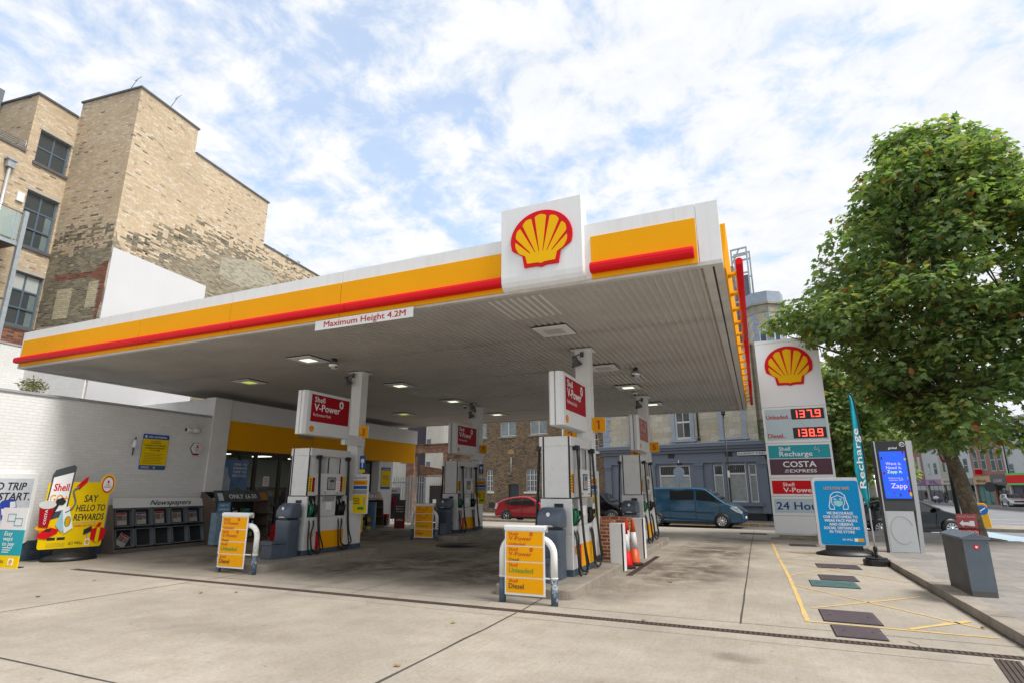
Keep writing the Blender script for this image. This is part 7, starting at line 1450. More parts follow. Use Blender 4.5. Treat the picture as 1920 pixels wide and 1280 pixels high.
# ================================================================ RIGHT SIDE: PRICE SIGN, BOARDS, KIOSK, CABINET
t = thing('price_totem', 'tall white price sign with shell emblem and red lit prices', 'price sign', (0.36, 22.3, gz(22.3)))
W = 2.10
m_ = MB(); m_.box(0.12, W - 0.1, 0.05, 0.33, 0, 0.12, stone); m_.box(-0.15, W + 0.1, -0.12, 0.5, -0.05, 0.05, concrete_k); m_.build('base', t)
m_ = MB(); zs = [0.20, 0.80, 1.46, 2.09, 3.32, 4.62, 7.03, 7.16]
for k, (a, b) in enumerate(zip(zs[:-1], zs[1:])): m_.box(0, W, 0, 0.36, a + 0.006, b - 0.006, M('totem white', (0.84, 0.845, 0.85), 0.35, var=0.04, scale=0.8))
m_.box(0.02, W - 0.02, 0.02, 0.34, 0.2, 7.1, grey_t); m_.build('panel', t, 0.006)
m_ = MB(); shell_emblem(m_, (0, 0, 0), X, Z, 1.05, 6.13, 1.46, 0.04); m_.build('shell_emblem', t)
led = M('led digits', (1.0, 0.05, 0.03), 0.4, var=0, emis=3.0); pale = M('pale blue price field', (0.50, 0.62, 0.66), 0.3, var=0.05)
m_ = MB(); m_.rect((0, 0, 0), X, Z, 0.08, W - 0.05, 3.42, 4.54, pale, 0.006); m_.build('price_field', t)
seg = {'1': 'bc', '3': 'abgcd', '7': 'abc', '9': 'abcdfg', '8': 'abcdefg'}
for z0, digits in ((4.15, '1379'), (3.47, '1389')):
    m_ = MB(); m_.rect((0, -0.007, 0), X, Z, 0.95, 2.0, z0, z0 + 0.38, black, 0.01); d_ = m_.build('display', t)
    m_ = MB(); x = 0.99
    for k, c in enumerate(digits):
        w = 0.16; h = 0.26; zz = z0 + 0.06; s_ = 0.03; o = (0, -0.018, 0)
        S = {'a': (x, x + w, zz + h - s_, zz + h), 'd': (x, x + w, zz, zz + s_), 'g': (x, x + w, zz + h / 2 - s_ / 2, zz + h / 2 + s_ / 2), 'b': (x + w - s_, x + w, zz + h / 2, zz + h), 'c': (x + w - s_, x + w, zz, zz + h / 2), 'f': (x, x + s_, zz + h / 2, zz + h), 'e': (x, x + s_, zz, zz + h / 2)}
        for q in seg[c]: m_.rect(o, X, Z, *S[q], led, 0.003 + 0.0004 * 'abcdefg'.index(q))
        x += w + 0.075
        if k == 2: m_.rect(o, X, Z, x - 0.045, x - 0.012, zz, zz + 0.035, led, 0.003); x += 0.03
    m_.build('digits', d_)
m_ = MB(); o = (0, -0.007, 0); m_.text('Unleaded', o, X, Z, 0.12, 4.18, 0.16, red_t, 0.035, 0.70); m_.text('Diesel', o, X, Z, 0.12, 3.5, 0.16, red_t, 0.035, 0.48); m_.text('litre', o, X, Z, 0.82, 4.18, 0.05, red_t, 0.0, 0.1); m_.text('litre', o, X, Z, 0.61, 3.5, 0.05, red_t, 0.0, 0.1); m_.build('lettering', t)
for z0, z1, mt, txts in ((2.78, 3.24, teal_t, (('Shell', 0.42, 0.27, 0.13, 0.36), ('Recharge', 0.42, 0.07, 0.17, 1.05))), (2.20, 2.755, M('aubergine panel', (0.085, 0.02, 0.045), 0.4), (('COSTA', 0.5, 0.27, 0.2, 1.05), ('EXPRESS', 0.70, 0.08, 0.11, 0.84))), (1.54, 2.0, red, (('Shell', 0.42, 0.27, 0.12, 0.36), ('V-Power', 0.42, 0.06, 0.16, 1.0))), (0.9, 1.38, pale, (('24 Hours', 0.15, 0.11, 0.26, 1.6),))):
    m_ = MB(); m_.rect((0, 0, 0), X, Z, 0.07, W - 0.07, z0, z1, mt, 0.006); p_ = m_.build('service_panel', t); m_ = MB()
    for s_, x, z, h, w in txts: m_.text(s_, (0, -0.006, 0), X, Z, x, z0 + z, h, navy_t if s_[0] == '2' else white_t, 0.03, w)
    if mt is teal_t: m_.tube([(1.55, -0.012, z0 + 0.3), (1.6, -0.012, z0 + 0.4), (1.68, -0.012, z0 + 0.36), (1.62, -0.012, z0 + 0.27), (1.55, -0.012, z0 + 0.3)], 0.01, white_t, 5); m_.tube([(1.66, -0.012, z0 + 0.3), (1.71, -0.012, z0 + 0.24), (1.66, -0.012, z0 + 0.2)], 0.01, white_t, 5)
    if 'EXPRESS' in [q[0] for q in txts]:
        for k in range(3): m_.rect((0, -0.006, 0), X, Z, 0.52 + 0.02 * k, 0.66, z0 + 0.09 + 0.04 * k, z0 + 0.105 + 0.04 * k, white_t, 0.003)
    m_.build('lettering', p_)
# blue face mask board
t = thing('poster_stand', "blue Let's Stay Safe face mask poster in a rounded silver frame on black base", 'poster stand', (1.84, 17.0, 0), R(3))
m_ = MB(); pts = [(0.66 * math.cos(R(a)), 0.40 * math.sin(R(a)), 0.0) for a in range(0, 360, 12)]; pts2 = [(0.66 * math.cos(R(a)), 0.40 * math.sin(R(a)), 0.05) for a in range(0, 360, 12)]; pts3 = [(0.35 * math.cos(R(a)), 0.12 * math.sin(R(a)), 0.15) for a in range(0, 360, 12)]
n = len(pts); m_.add(pts + pts2 + pts3, [(i, (i + 1) % n, n + (i + 1) % n, n + i) for i in range(n)] + [(n + i, n + (i + 1) % n, 2 * n + (i + 1) % n, 2 * n + i) for i in range(n)] + [tuple(range(2 * n, 3 * n))], black, True); m_.box(-0.42, 0.42, -0.04, 0.04, 0.1, 0.24, black); m_.build('base', t)
m_ = MB(); m_.rect((0, 0.03, 0), X, Z, -0.57, 0.57, 0.17, 1.93, silver, 0.06, 0.10); m_.build('frame', t, 0.012)
m_ = MB(); m_.rect((0, -0.0305, 0), X, Z, -0.50, 0.50, 0.25, 1.85, sky_t, 0.004, 0.06); po = m_.build('poster', t)
m_ = MB(); o = (0, -0.036, 0); m_.text("LET'S STAY SAFE", o, X, Z, -0.29, 1.63, 0.065, yellow, 0.03, 0.58)
for k, (s_, w) in enumerate((('WE ENCOURAGE', 0.60), ('OUR CUSTOMERS TO', 0.78), ('WEAR FACE MASKS', 0.74), ('AND OBSERVE', 0.54), ('SOCIAL DISTANCING', 0.80), ('IN THIS STORE', 0.56))): m_.text(s_, o, X, Z, -w / 2, 1.00 - k * 0.092, 0.066, white_t, 0.035, w)
m_.text('GO WELL', o, X, Z, -0.02, 0.36, 0.05, white_t, 0.02, 0.24); m_.rect(o, X, Z, 0.25, 0.33, 0.34, 0.42, white_t, 0.002); m_.rect(o, X, Z, 0.332, 0.46, 0.34, 0.42, yellow, 0.002)
def stroke(mb, pts, w, m, y=-0.038):
    for a, b in zip(pts[:-1], pts[1:]):
        a, b = Vector(a), Vector(b); d = (b - a).normalized(); nn = Vector((-d.y, d.x)) * w / 2; a2, b2 = a - d * w * 0.3, b + d * w * 0.3
        mb.add([(p.x, y, p.y) for p in (a2 + nn, a2 - nn, b2 - nn, b2 + nn)], [(0, 1, 2, 3)], m)
c0 = (0, 1.38)
hair = [(-0.10, 1.13), (-0.2, 1.13), (-0.22, 1.2), (-0.18, 1.36), (-0.16, 1.48), (-0.08, 1.55), (0, 1.565), (0.08, 1.55), (0.16, 1.48), (0.18, 1.36), (0.22, 1.2), (0.2, 1.13), (0.10, 1.13)]
stroke(m_, hair, 0.018, white_t); stroke(m_, [(-0.10, 1.13), (-0.10, 1.2), (-0.15, 1.28), (-0.14, 1.42), (-0.03, 1.46), (0, 1.49), (0.03, 1.46), (0.14, 1.42), (0.15, 1.28), (0.10, 1.2), (0.10, 1.13)], 0.014, white_t)
for sx in (-1, 1): stroke(m_, [(sx * 0.10, 1.38), (sx * 0.065, 1.395), (sx * 0.03, 1.38)], 0.012, white_t, -0.039); m_.disc((0, -0.039, 0), X, Z, sx * 0.065, 1.362, 0.012, white_t, 0.001, 10)
m_.sheet((0, -0.0375, 0), X, Z, [(-0.11, 1.33), (-0.095, 1.24), (0, 1.19), (0.095, 1.24), (0.11, 1.33), (0.0, 1.35)][::1], M('mask mint', (0.25, 0.62, 0.66), 0.5), 0.003); m_.build('lettering', po)
# feather flag
t = thing('feather_flag', 'tall teal feather flag with white lettering on black base', 'flag', (2.23, 15.05, 0))
m_ = MB(); pts = [(0.27 * math.cos(R(a)), 0.22 * math.sin(R(a))) for a in range(0, 360, 30)]
m_.ext([(a, b, 0) for a, b in pts], (0, 0, 0.13), black); m_.ext([(a * 0.8, b * 0.8, 0.13) for a, b in pts], (0, 0, 0.04), black); m_.cyl((0, 0, 0.17), (0, 0, 0.30), 0.035, black, 12); m_.cyl((0, 0, 0.30), (0, 0, 0.40), 0.045, black, 12); m_.build('base', t, 0.015)
m_ = MB(); pole = smooth_path([(0, 0, 0.35), (0.0, 0, 1.22), (0.05, 0, 2.04), (0.05, 0, 2.67), (0.035, 0, 3.3), (0.0, 0, 3.72), (-0.035, 0, 3.83), (-0.07, 0, 3.82)]); m_.tube(pole, [0.016 if p[2] < 1.25 else 0.011 for p in pole], M('flag pole', (0.5, 0.5, 0.52), 0.35, 0.6), 8)
m_.tube([p for p in pole if p[2] > 1.2], 0.018, black, 8); m_.build('pole', t)
teal_f = M('teal cloth', (0.0, 0.33, 0.42), 0.7, var=0.15, scale=2.5); m_ = MB()
L_ = [(1.22, 0.0, -0.01), (1.45, 0.04, -0.09), (1.69, 0.05, -0.14), (2.04, 0.05, -0.18), (2.5, 0.05, -0.155), (2.96, 0.045, -0.10), (3.4, 0.03, -0.085), (3.7, 0.0, -0.07), (3.8, -0.04, -0.075)]
vs = []; NX = 6
for k, (z, xr, xl) in enumerate(L_):
    for j in range(NX + 1): f = j / NX; vs.append((xr + (xl - xr) * f, 0.035 * math.sin(f * 5 + z * 2.2) * f - 0.02 * f, z))
m_.add(vs, [(k * (NX + 1) + j, k * (NX + 1) + j + 1, (k + 1) * (NX + 1) + j + 1, (k + 1) * (NX + 1) + j) for k in range(len(L_) - 1) for j in range(NX)], teal_f, True); cl = m_.build('cloth', t); sm = cl.modifiers.new('thick', 'SOLIDIFY'); sm.thickness = 0.004
m_ = MB(); m_.text('Recharge', (0.0, -0.045, 0), Z, -X, 1.66, 0.0, 0.12, white_t, 0.03, 1.35); m_.build('lettering', cl)
# screen kiosk
t = thing('screen_kiosk', 'tall silver street kiosk with bright blue advertising screen', 'kiosk', (3.2, 16.9, 0.11), R(4)); kw = M('kiosk grey', (0.45, 0.46, 0.47), 0.4, 0.3, var=0.06)
m_ = MB(); m_.ext([(-0.40, 0, 0), (-0.385, 0, 0), (-0.385, 0, 2.72), (-0.40, 0, 2.72)], (0, 0.28, 0), black_m); m_.box(-0.385, 0.24, 0.0, 0.28, 0.0, 1.0, kw)
m_.ext([(0.24, -0.01, 0.0), (0.34, -0.01, 0.0), (0.38, -0.01, 1.05), (0.44, -0.01, 2.72), (0.30, -0.01, 2.72), (0.29, -0.01, 1.0)], (0, 0.30, 0), kw); m_.box(-0.385, 0.295, 0.0, 0.28, 1.0, 2.72, black_m); m_.ext([(-0.40, -0.01, 0.0), (-0.37, -0.01, 0), (-0.37, -0.01, 2.72), (-0.40, -0.01, 2.72)], (0, -0.01, 0), kw); m_.build('casing', t, 0.008)
m_ = MB(); graf = M('smeared graffiti panel', (0.50, 0.53, 0.54), 0.45, var=0.1, dirt=(0.42, 0.36, 0.36), dirt_amt=0.6, dscale=3); m_.rect((0, -0.001, 0), X, Z, -0.36, 0.235, 0.03, 0.99, graf, 0.006)
m_.tube([(-0.06 + 0.24 * math.cos(R(a)), -0.008, 0.55 + 0.33 * math.sin(R(a))) for a in range(20, 330, 20)], 0.006, M('spray line', (0.33, 0.35, 0.37), 0.6), 5); m_.build('panel', t)
m_ = MB(); m_.rect((0, -0.002, 0), X, Z, -0.365, 0.29, 1.0, 1.235, M('grille black', (0.05, 0.052, 0.056), 0.5), 0.004); m_.build('speaker_grille', t)
m_ = MB(); scr = M('lit blue screen', (0.012, 0.10, 0.85), 0.3, var=0.1, scale=2, emis=0.35); m_.rect((0, -0.003, 0), X, Z, -0.31, 0.255, 1.30, 2.46, scr, 0.005); sc_ = m_.build('screen', t)
lil = M('lit lilac text', (0.42, 0.36, 0.95), 0.4, var=0, emis=0.8); lime = M('lit lime text', (0.45, 0.75, 0.12), 0.4, var=0, emis=0.6)
m_ = MB(); o = (0, -0.009, 0)
m_.text('Want it.', o, X, Z, -0.20, 2.12, 0.075, lil, 0.01, 0.34); m_.text('Need it.', o, X, Z, -0.20, 2.02, 0.075, lil, 0.01, 0.34); m_.text('Zapp it.', o, X, Z, -0.19, 1.92, 0.075, lime, 0.01, 0.33)
m_.text('Delivered in', o, X, Z, -0.18, 1.78, 0.038, lil, 0.0, 0.30); m_.text('minutes, 24/7', o, X, Z, -0.18, 1.73, 0.038, lil, 0.0, 0.31); m_.text('Zapp', o, X, Z, -0.15, 1.55, 0.12, lil, 0.02, 0.34); m_.build('lettering', sc_)
m_ = MB(); rr = random.Random(11)
for k in range(18):
    side = rr.choice((0, 1, 2)); x = rr.uniform(-0.29, -0.24) if side == 0 else (rr.uniform(0.18, 0.22) if side == 1 else rr.uniform(-0.25, 0.2)); z = rr.uniform(1.36, 2.38) if side < 2 else rr.choice((rr.uniform(2.26, 2.40), rr.uniform(1.34, 1.44)))
    m_.rect(o, X, Z, x, x + rr.uniform(0.02, 0.05), z, z + rr.uniform(0.03, 0.08), rr.choice((red_d, green_t, navy_t, teal_t, yellow_l, grey_t)), 0.001 + 0.0002 * k)
m_.build('picture', sc_)
m_ = MB(); m_.text('global', (0, -0.003, 0), X, Z, -0.09, 2.52, 0.055, white_t, 0.02, 0.19, lift=0.005); m_.tube([(0.22 + 0.055 * math.cos(R(a)), -0.006, 2.63 + 0.055 * math.sin(R(a))) for a in range(0, 360, 24)], 0.006, white_t, 5, closed=True); m_.text('BT', (0, -0.003, 0), X, Z, 0.19, 2.607, 0.045, white_t, 0.015, 0.06, lift=0.005); m_.build('lettering', t)
# utility cabinet
t = thing('utility_cabinet', 'scuffed blue grey utility cabinet with ridged top and red round sticker', 'utility cabinet', (2.86, 10.62, 0.11)); ub = M('cabinet blue grey', (0.105, 0.135, 0.165), 0.55, var=0.12, dirt=(0.17, 0.15, 0.13), dirt_amt=0.5, dscale=3); us = M('dark cabinet side', (0.085, 0.085, 0.085), 0.6, var=0.35, scale=4)
m_ = MB(); m_.box(-0.15, 0.15, 0, 1.05, 0, 0.08, M('cabinet foot', (0.12, 0.11, 0.10), 0.8, var=0.3)); m_.build('plinth', t)
m_ = MB(); m_.box(-0.155, 0.155, 0, 1.05, 0.081, 0.80, ub); m_.box(-0.1575, -0.1552, 0.01, 1.04, 0.085, 0.795, us); m_.build('body', t, 0.004)  # left face covered by a darker, mottled grey sheet
m_ = MB(); m_.ext([(-0.175, -0.02, 0.80), (0.175, -0.02, 0.80), (0.175, -0.02, 0.83), (0, -0.02, 0.90), (-0.175, -0.02, 0.83)], (0, 1.09, 0), ub); m_.build('lid', t, 0.004)
m_ = MB(); m_.disc((0, -0.001, 0), X, Z, 0.0, 0.70, 0.036, red, 0.003, 20); star = [(0.0 + (0.026 if k % 2 else 0.012) * math.sin(R(36 * k + 15)), 0.70 + (0.026 if k % 2 else 0.012) * math.cos(R(36 * k + 15))) for k in range(10)]; m_.sheet((0, -0.0045, 0), X, Z, star[::-1], white_t, 0.001); m_.build('sticker', t)
# small red pedestrian signs near the tree
t = thing('footpath_sign', 'small red temporary pedestrians sign with white arrow beside the tree trunk', 'sign', (5.62, 21.3, 0.11), R(6)); rs = M('worn red sign', (0.42, 0.06, 0.06), 0.5, var=0.15, dirt=(0.5, 0.3, 0.3), dirt_amt=0.3)
m_ = MB(); m_.rect((0, 0, 0), X, Z, -0.26, 0.26, 0.40, 0.80, rs, 0.015); m_.rect((0, 0.005, 0), X, Z, -0.22, 0.28, 0.20, 0.36, red_d, 0.015); m_.build('plate', t)
m_ = MB(); o = (0, -0.016, 0); m_.text('PEDESTRIANS', o, X, Z, -0.22, 0.69, 0.06, M('pale sign lettering', (0.6, 0.35, 0.35), 0.5), 0.02, 0.44); m_.sheet(o, X, Z, [(-0.2, 0.52), (-0.1, 0.62), (-0.1, 0.56), (0.06, 0.56), (0.06, 0.46), (-0.1, 0.48), (-0.1, 0.43)][::-1], white_t, 0.003); m_.rect(o, X, Z, 0.06, 0.18, 0.45, 0.6, white_t, 0.004); m_.text('FOOTPATH', (0, -0.0105, 0), X, Z, -0.17, 0.23, 0.09, white_t, 0.02, 0.40); m_.build('lettering', t)
m_ = MB(); m_.box(-0.2, -0.17, 0.02, 0.04, 0, 0.8, black_m); m_.box(0.17, 0.2, 0.02, 0.04, 0, 0.8, black_m); m_.box(-0.2, 0.2, 0.0, 0.25, 0, 0.03, black_m); m_.build('frame', t)
t = thing('signal_post', 'black pole with a round sign and lamp box just left of the tree trunk', 'traffic signal', (6.22, 24.3, 0.1))
m_ = MB(); m_.cyl((0, 0, 0), (0, 0, 4.6), 0.075, black_m, 14); m_.build('post', t); m_ = MB(); m_.box(0.02, 0.26, -0.1, 0.14, 2.45, 3.35, black_m); m_.build('lamp_box', t, 0.02)
m_ = MB(); m_.T = Matrix.Translation((-0.16, -0.02, 2.85)) @ Matrix.Rotation(R(62), 4, 'Z'); m_.disc((0, 0.0, 0), X, Z, 0, 0, 0.42, red_d, 0.02, 28); m_.disc((0, -0.021, 0), X, Z, 0, 0, 0.33, grey_t, 0.004, 28); m_.build('round_sign', t)
t = thing('keep_left_bollard', 'yellow traffic bollard with blue round arrow sign behind the tree', 'traffic bollard', (9.72, 34.3, -0.17), R(-14))
m_ = MB(); m_.ext([(-0.26, -0.09, 0.0), (0.26, -0.09, 0), (0.2, -0.09, 1.08), (0.14, -0.09, 1.14), (-0.2, -0.09, 1.14), (-0.26, -0.09, 1.08)], (0, 0.18, 0), M('bollard yellow', (0.85, 0.42, 0.0), 0.4, var=0.05)); m_.build('shell', t, 0.02); m_ = MB(); m_.disc((0, -0.091, 0), X, Z, 0, 0.82, 0.23, M('arrow blue', (0.01, 0.14, 0.55), 0.4), 0.004, 26)
m_.sheet((0, -0.096, 0), X, Z, [(-0.14, 0.70), (-0.14, 0.82), (-0.10, 0.78), (0.12, 0.94), (0.15, 0.90), (-0.07, 0.74), (-0.03, 0.70)][::-1], white_t, 0.002); m_.build('arrow_disc', t)
t = thing('bus_stop', 'white bus stop flag with red ring above the black car', 'bus stop', (6.42, 40.0, gz(40)))
m_ = MB(); m_.cyl((0, 0, 0), (0, 0, 3.0), 0.05, silver, 10); m_.build('post', t); m_ = MB(); m_.box(-0.34, 0.0, -0.02, 0.02, 2.45, 2.85, white_t); m_.box(0, 0.16, -0.02, 0.02, 2.85, 3.05, red); m_.tube([(-0.17 + 0.1 * math.cos(R(a)), -0.025, 2.65 + 0.1 * math.sin(R(a))) for a in range(0, 360, 30)], 0.02, red, 5, closed=True); m_.build('flag', t)
t = thing('bus_shelter', 'dark glazed bus shelter with an advert panel beyond the black car', 'bus shelter', (5.6, 41.5, gz(41)))
m_ = MB(); m_.box(0.0, 1.35, 0, 0.12, 0.3, 2.45, black_m); m_.rect((0, -0.001, 0), X, Z, 0.1, 1.25, 0.55, 2.3, M('shelter advert', (0.28, 0.26, 0.22), 0.4, var=0.7, scale=2.2), 0.01); m_.box(0, 1.35, 0, 1.4, 2.45, 2.55, black_m); m_.box(1.3, 1.35, 0.12, 1.4, 0.3, 2.45, glb); m_.build('frame', t)
# ================================================================ TREES
bark = M('plane bark', (0.15, 0.11, 0.07), 0.9, var=0.55, scale=5, bump=1.0, bscale=18, dirt=(0.30, 0.25, 0.17), dirt_amt=0.9, dscale=4.5)
def leaf_mat(name, col):
    m, t, b = _bsdf(name); b.inputs['Base Color'].default_value = (*col, 1); b.inputs['Roughness'].default_value = 0.55; b.inputs['Specular IOR Level'].default_value = 0.35
    tr = N(t, 'ShaderNodeBsdfTranslucent'); tr.inputs['Color'].default_value = (col[0] * 1.3, col[1] * 1.5, col[2] * 0.8, 1); mx_ = N(t, 'ShaderNodeMixShader'); mx_.inputs[0].default_value = 0.48
    t.links.new(b.outputs[0], mx_.inputs[1]); t.links.new(tr.outputs[0], mx_.inputs[2]); t.links.new(mx_.outputs[0], t.nodes['Material Output'].inputs[0]); return m
L_G = [leaf_mat('leaf mid green', (0.185, 0.255, 0.08)), leaf_mat('leaf dark green', (0.11, 0.175, 0.065)), leaf_mat('leaf fresh green', (0.30, 0.35, 0.10)), leaf_mat('leaf yellowing', (0.38, 0.33, 0.08)), leaf_mat('leaf rust', (0.27, 0.10, 0.035)), leaf_mat('leaf grey green', (0.23, 0.27, 0.15))]
OUT = np.array([(0, 0), (0.30, 0.06), (0.52, 0.30), (0.34, 0.34), (0.46, 0.66), (0.20, 0.58), (0, 1.0), (-0.20, 0.58), (-0.46, 0.66), (-0.34, 0.34), (-0.52, 0.30), (-0.30, 0.06)])
def foliage(name, parent, clumps, per, size, rng, weights=(0.42, 0.26, 0.16, 0.045, 0.02, 0.095), dens=1.0):
    """clumps: array of (x, y, z, radius); lobed leaves in loose tilted layers within each clump"""
    V = []; n_leaf = 0; K = len(OUT); mats = []
    for (cx, cy, cz, cr, tone) in clumps:
        k = int(per * dens * (cr / 0.8) ** 1.6)
        d = rng.normal(size=(k, 3)); d /= np.linalg.norm(d, axis=1)[:, None]; rad = cr * (0.35 + 0.65 * rng.random(k) ** 0.6)
        p = d * rad[:, None]; p[:, 2] *= 0.62; p += (cx, cy, cz)
        nrm = d * 0.55 + rng.normal(size=(k, 3)) * 0.38; nrm[:, 2] += 0.85; nrm /= np.linalg.norm(nrm, axis=1)[:, None]
        out_d = d + rng.normal(size=(k, 3)) * 0.7; out_d[:, 2] -= 0.35; u = out_d - nrm * np.sum(out_d * nrm, axis=1)[:, None]; u /= np.linalg.norm(u, axis=1)[:, None]; w = np.cross(nrm, u)
        s = size * rng.uniform(0.45, 1.4, k)
        q = p[:, None, :] + (w[:, None, :] * OUT[None, :, 0, None] + u[:, None, :] * OUT[None, :, 1, None]) * s[:, None, None]
        q += nrm[:, None, :] * (-0.22 * s[:, None, None] * (np.abs(OUT[None, :, 0, None]) * 1.6 + OUT[None, :, 1, None] ** 2 * 0.5))
        V.append(q.reshape(-1, 3)); n_leaf += k
        wt = np.array(weights); wt = wt * (np.array((1, 1.5, 0.5, 0.5, 1, 1)) if tone < 0.4 else np.array((1, 0.6, 2.0, 1.2, 1.0, 1.2)) if tone > 0.72 else 1); mats.append(rng.choice(6, k, p=wt / wt.sum()))
    V = np.concatenate(V).astype(np.float32); mats = np.concatenate(mats).astype(np.int32)
    me = bpy.data.meshes.new(name); me.vertices.add(len(V)); me.vertices.foreach_set('co', V.ravel()); me.loops.add(n_leaf * K); me.loops.foreach_set('vertex_index', np.arange(n_leaf * K, dtype=np.int32))
    me.polygons.add(n_leaf); me.polygons.foreach_set('loop_start', np.arange(n_leaf, dtype=np.int32) * K); me.polygons.foreach_set('loop_total', np.full(n_leaf, K, dtype=np.int32)); me.polygons.foreach_set('material_index', mats)
    for m in L_G: me.materials.append(m)
    me.update(); me.validate(); ob = bpy.data.objects.new(name, me); COL.objects.link(ob); ob.parent = parent; return ob
def tree(name, lab, base, trunk_pts, trunk_r, crown, n_clump, per, size, seed, cr=(0.55, 1.15), shell=0.35, limbs=26, extra=(), group=None, carve=None, dens=1.0):
    """crown: function(rng) -> candidate point or None, in local coordinates"""
    rng = np.random.default_rng(seed); t = thing(name, lab, 'tree', base, 0, group); pts = []
    while len(pts) < n_clump:
        p = crown(rng)
        if p is not None: pts.append((*p, rng.uniform(*cr), rng.random()))
    pts += [(*e, 0.7) for e in extra]
    foliage('crown', t, pts, per, size, rng, dens=dens)
    m_ = MB(); sp = smooth_path(trunk_pts, 5); nn = len(sp); rad = [trunk_r * (1 - 0.62 * (i / nn) ** 0.8) * (1.35 if i == 0 else 1.12 if i < 3 else 1) for i in range(nn)]; m_.tube(sp, rad, bark, 14); m_.build('trunk', t)
    m_ = MB(); idx = rng.choice(len(pts), min(limbs, len(pts)), replace=False)
    for i in idx:
        e = Vector(pts[i][:3]); k = int(nn * rng.uniform(0.45, 0.98)); s = Vector(sp[k]); e = s.lerp(e, 0.9); mid = s.lerp(e, 0.5) + Vector((0, 0, 0.08 * (e - s).length)); P_ = smooth_path([s, mid, e], 4); r0 = rad[k] * 0.42; m_.tube(P_, [r0 * (1 - 0.85 * j / len(P_)) for j in range(len(P_))], bark, 7)
        for q in range(3):
            a = Vector(P_[len(P_) // 2 + q]); b = a + Vector(rng.normal(size=3)) * 0.45; m_.tube([a, a.lerp(b, 0.5) + Vector((0, 0, 0.1)), b], [r0 * 0.3, r0 * 0.2, r0 * 0.06], bark, 5)
    m_.build('limb', t); return t
# the big plane tree: half-widths to the left (-x) of the trunk axis by height, taken as real metres
LH = [(2.6, 1.2), (3.2, 3.0), (4.0, 3.9), (5.6, 4.0), (6.6, 4.6), (7.4, 5.3), (8.2, 5.3), (9.4, 4.9), (10.6, 4.1), (11.8, 3.4), (12.8, 2.6), (13.6, 1.7), (14.5, 0.6)]
def half(z):
    if z < LH[0][0] or z > LH[-1][0]: return 0
    for (a, b), (c, d) in zip(LH[:-1], LH[1:]):
        if a <= z <= c: return b + (d - b) * (z - a) / (c - a)
    return 0
def big_crown(rng):
    z = rng.uniform(2.9, 14.2); h = half(z) - 0.35; a = rng.uniform(0, 2 * math.pi)
    lump = 0.90 + 0.13 * math.sin(2 * a + z * 0.9 + 1.0) + 0.13 * math.sin(3 * a - z * 1.5) + 0.10 * math.sin(5 * a + z * 2.3) + 0.05 * math.sin(9 * a + z * 3.3)
    f = math.sqrt(rng.uniform(0.15, 1.0)); r = h * f * (lump if f > 0.6 else 1); x, y = r * math.cos(a), r * math.sin(a)
    if f > 0.55 and math.sin(2.3 * x + 1.7 * z) * math.sin(2.1 * y - 1.9 * z + 1) > 0.48: return None     # gaps between boughs
    if z < 4.2 and rng.random() < 0.45: return None
    return (x + 0.70, y * 0.95, z)
tree('plane_tree', 'big leafy plane tree rising from the pavement on the right', (6.02, 22.4, 0.1), [(0.08, 0, -0.1), (0.04, 0, 0.8), (-0.08, 0, 1.9), (-0.22, 0.0, 2.9), (0.0, 0.1, 4.6), (0.1, 0.2, 7.0), (0.4, 0.1, 10.0), (0.6, 0, 13.2)], 0.27, big_crown, 450, 118, 0.20, 21, (0.5, 1.05), limbs=70,
     extra=((-4.7, -0.6, 7.6, 0.7), (-5.0, -0.4, 7.35, 0.45), (-4.2, -0.6, 7.8, 0.8), (-3.8, -0.6, 7.4, 0.8), (-4.1, -1.2, 6.9, 0.35)))
m_ = MB(); m_.lathe([(0.75, 0.0), (0.6, 0.03), (0.35, 0.07), (0.0, 0.09)], (6.05, 22.3, 0.115), M('soil', (0.13, 0.09, 0.055), 0.95, var=0.4, scale=9), 20); so_ = struct(m_, 'tree_pit_soil')
def blob(cx, cz, rx, rz):
    def f(rng):
        d = rng.normal(size=3); d /= np.linalg.norm(d); r = rng.uniform(0.4, 1) ** 0.5; return (cx + d[0] * rx * r, d[1] * rx * r, cz + d[2] * rz * r)
    return f
tree('roadside_tree', 'dark tree with low trunk behind the blue poster stand', (4.2, 36, gz(36)), [(0, 0, -0.1), (-0.1, 0, 1.5), (0.05, 0, 3), (0, 0, 5), (0.2, 0, 7)], 0.28, blob(0, 5.6, 3.4, 3.3), 90, 110, 0.24, 5, (0.8, 1.4), limbs=14)
tree('roadside_tree', 'paler tree further off, seen between the flag and the kiosk', (9.4, 60, -0.5), [(0, 0, -0.1), (0.1, 0, 2), (0, 0, 5), (0, 0, 7)], 0.25, blob(0, 6.2, 3.8, 4.3), 60, 70, 0.36, 8, (1.0, 1.6), limbs=12)
tree('roadside_tree', 'distant pale tree at the far end of the main road', (13.5, 120, -0.5), [(0, 0, -0.1), (0.1, 0, 3), (0, 0, 6), (0, 0, 8)], 0.3, blob(0, 7.5, 5.5, 5.5), 50, 60, 0.6, 9, (1.4, 2.2), limbs=8)

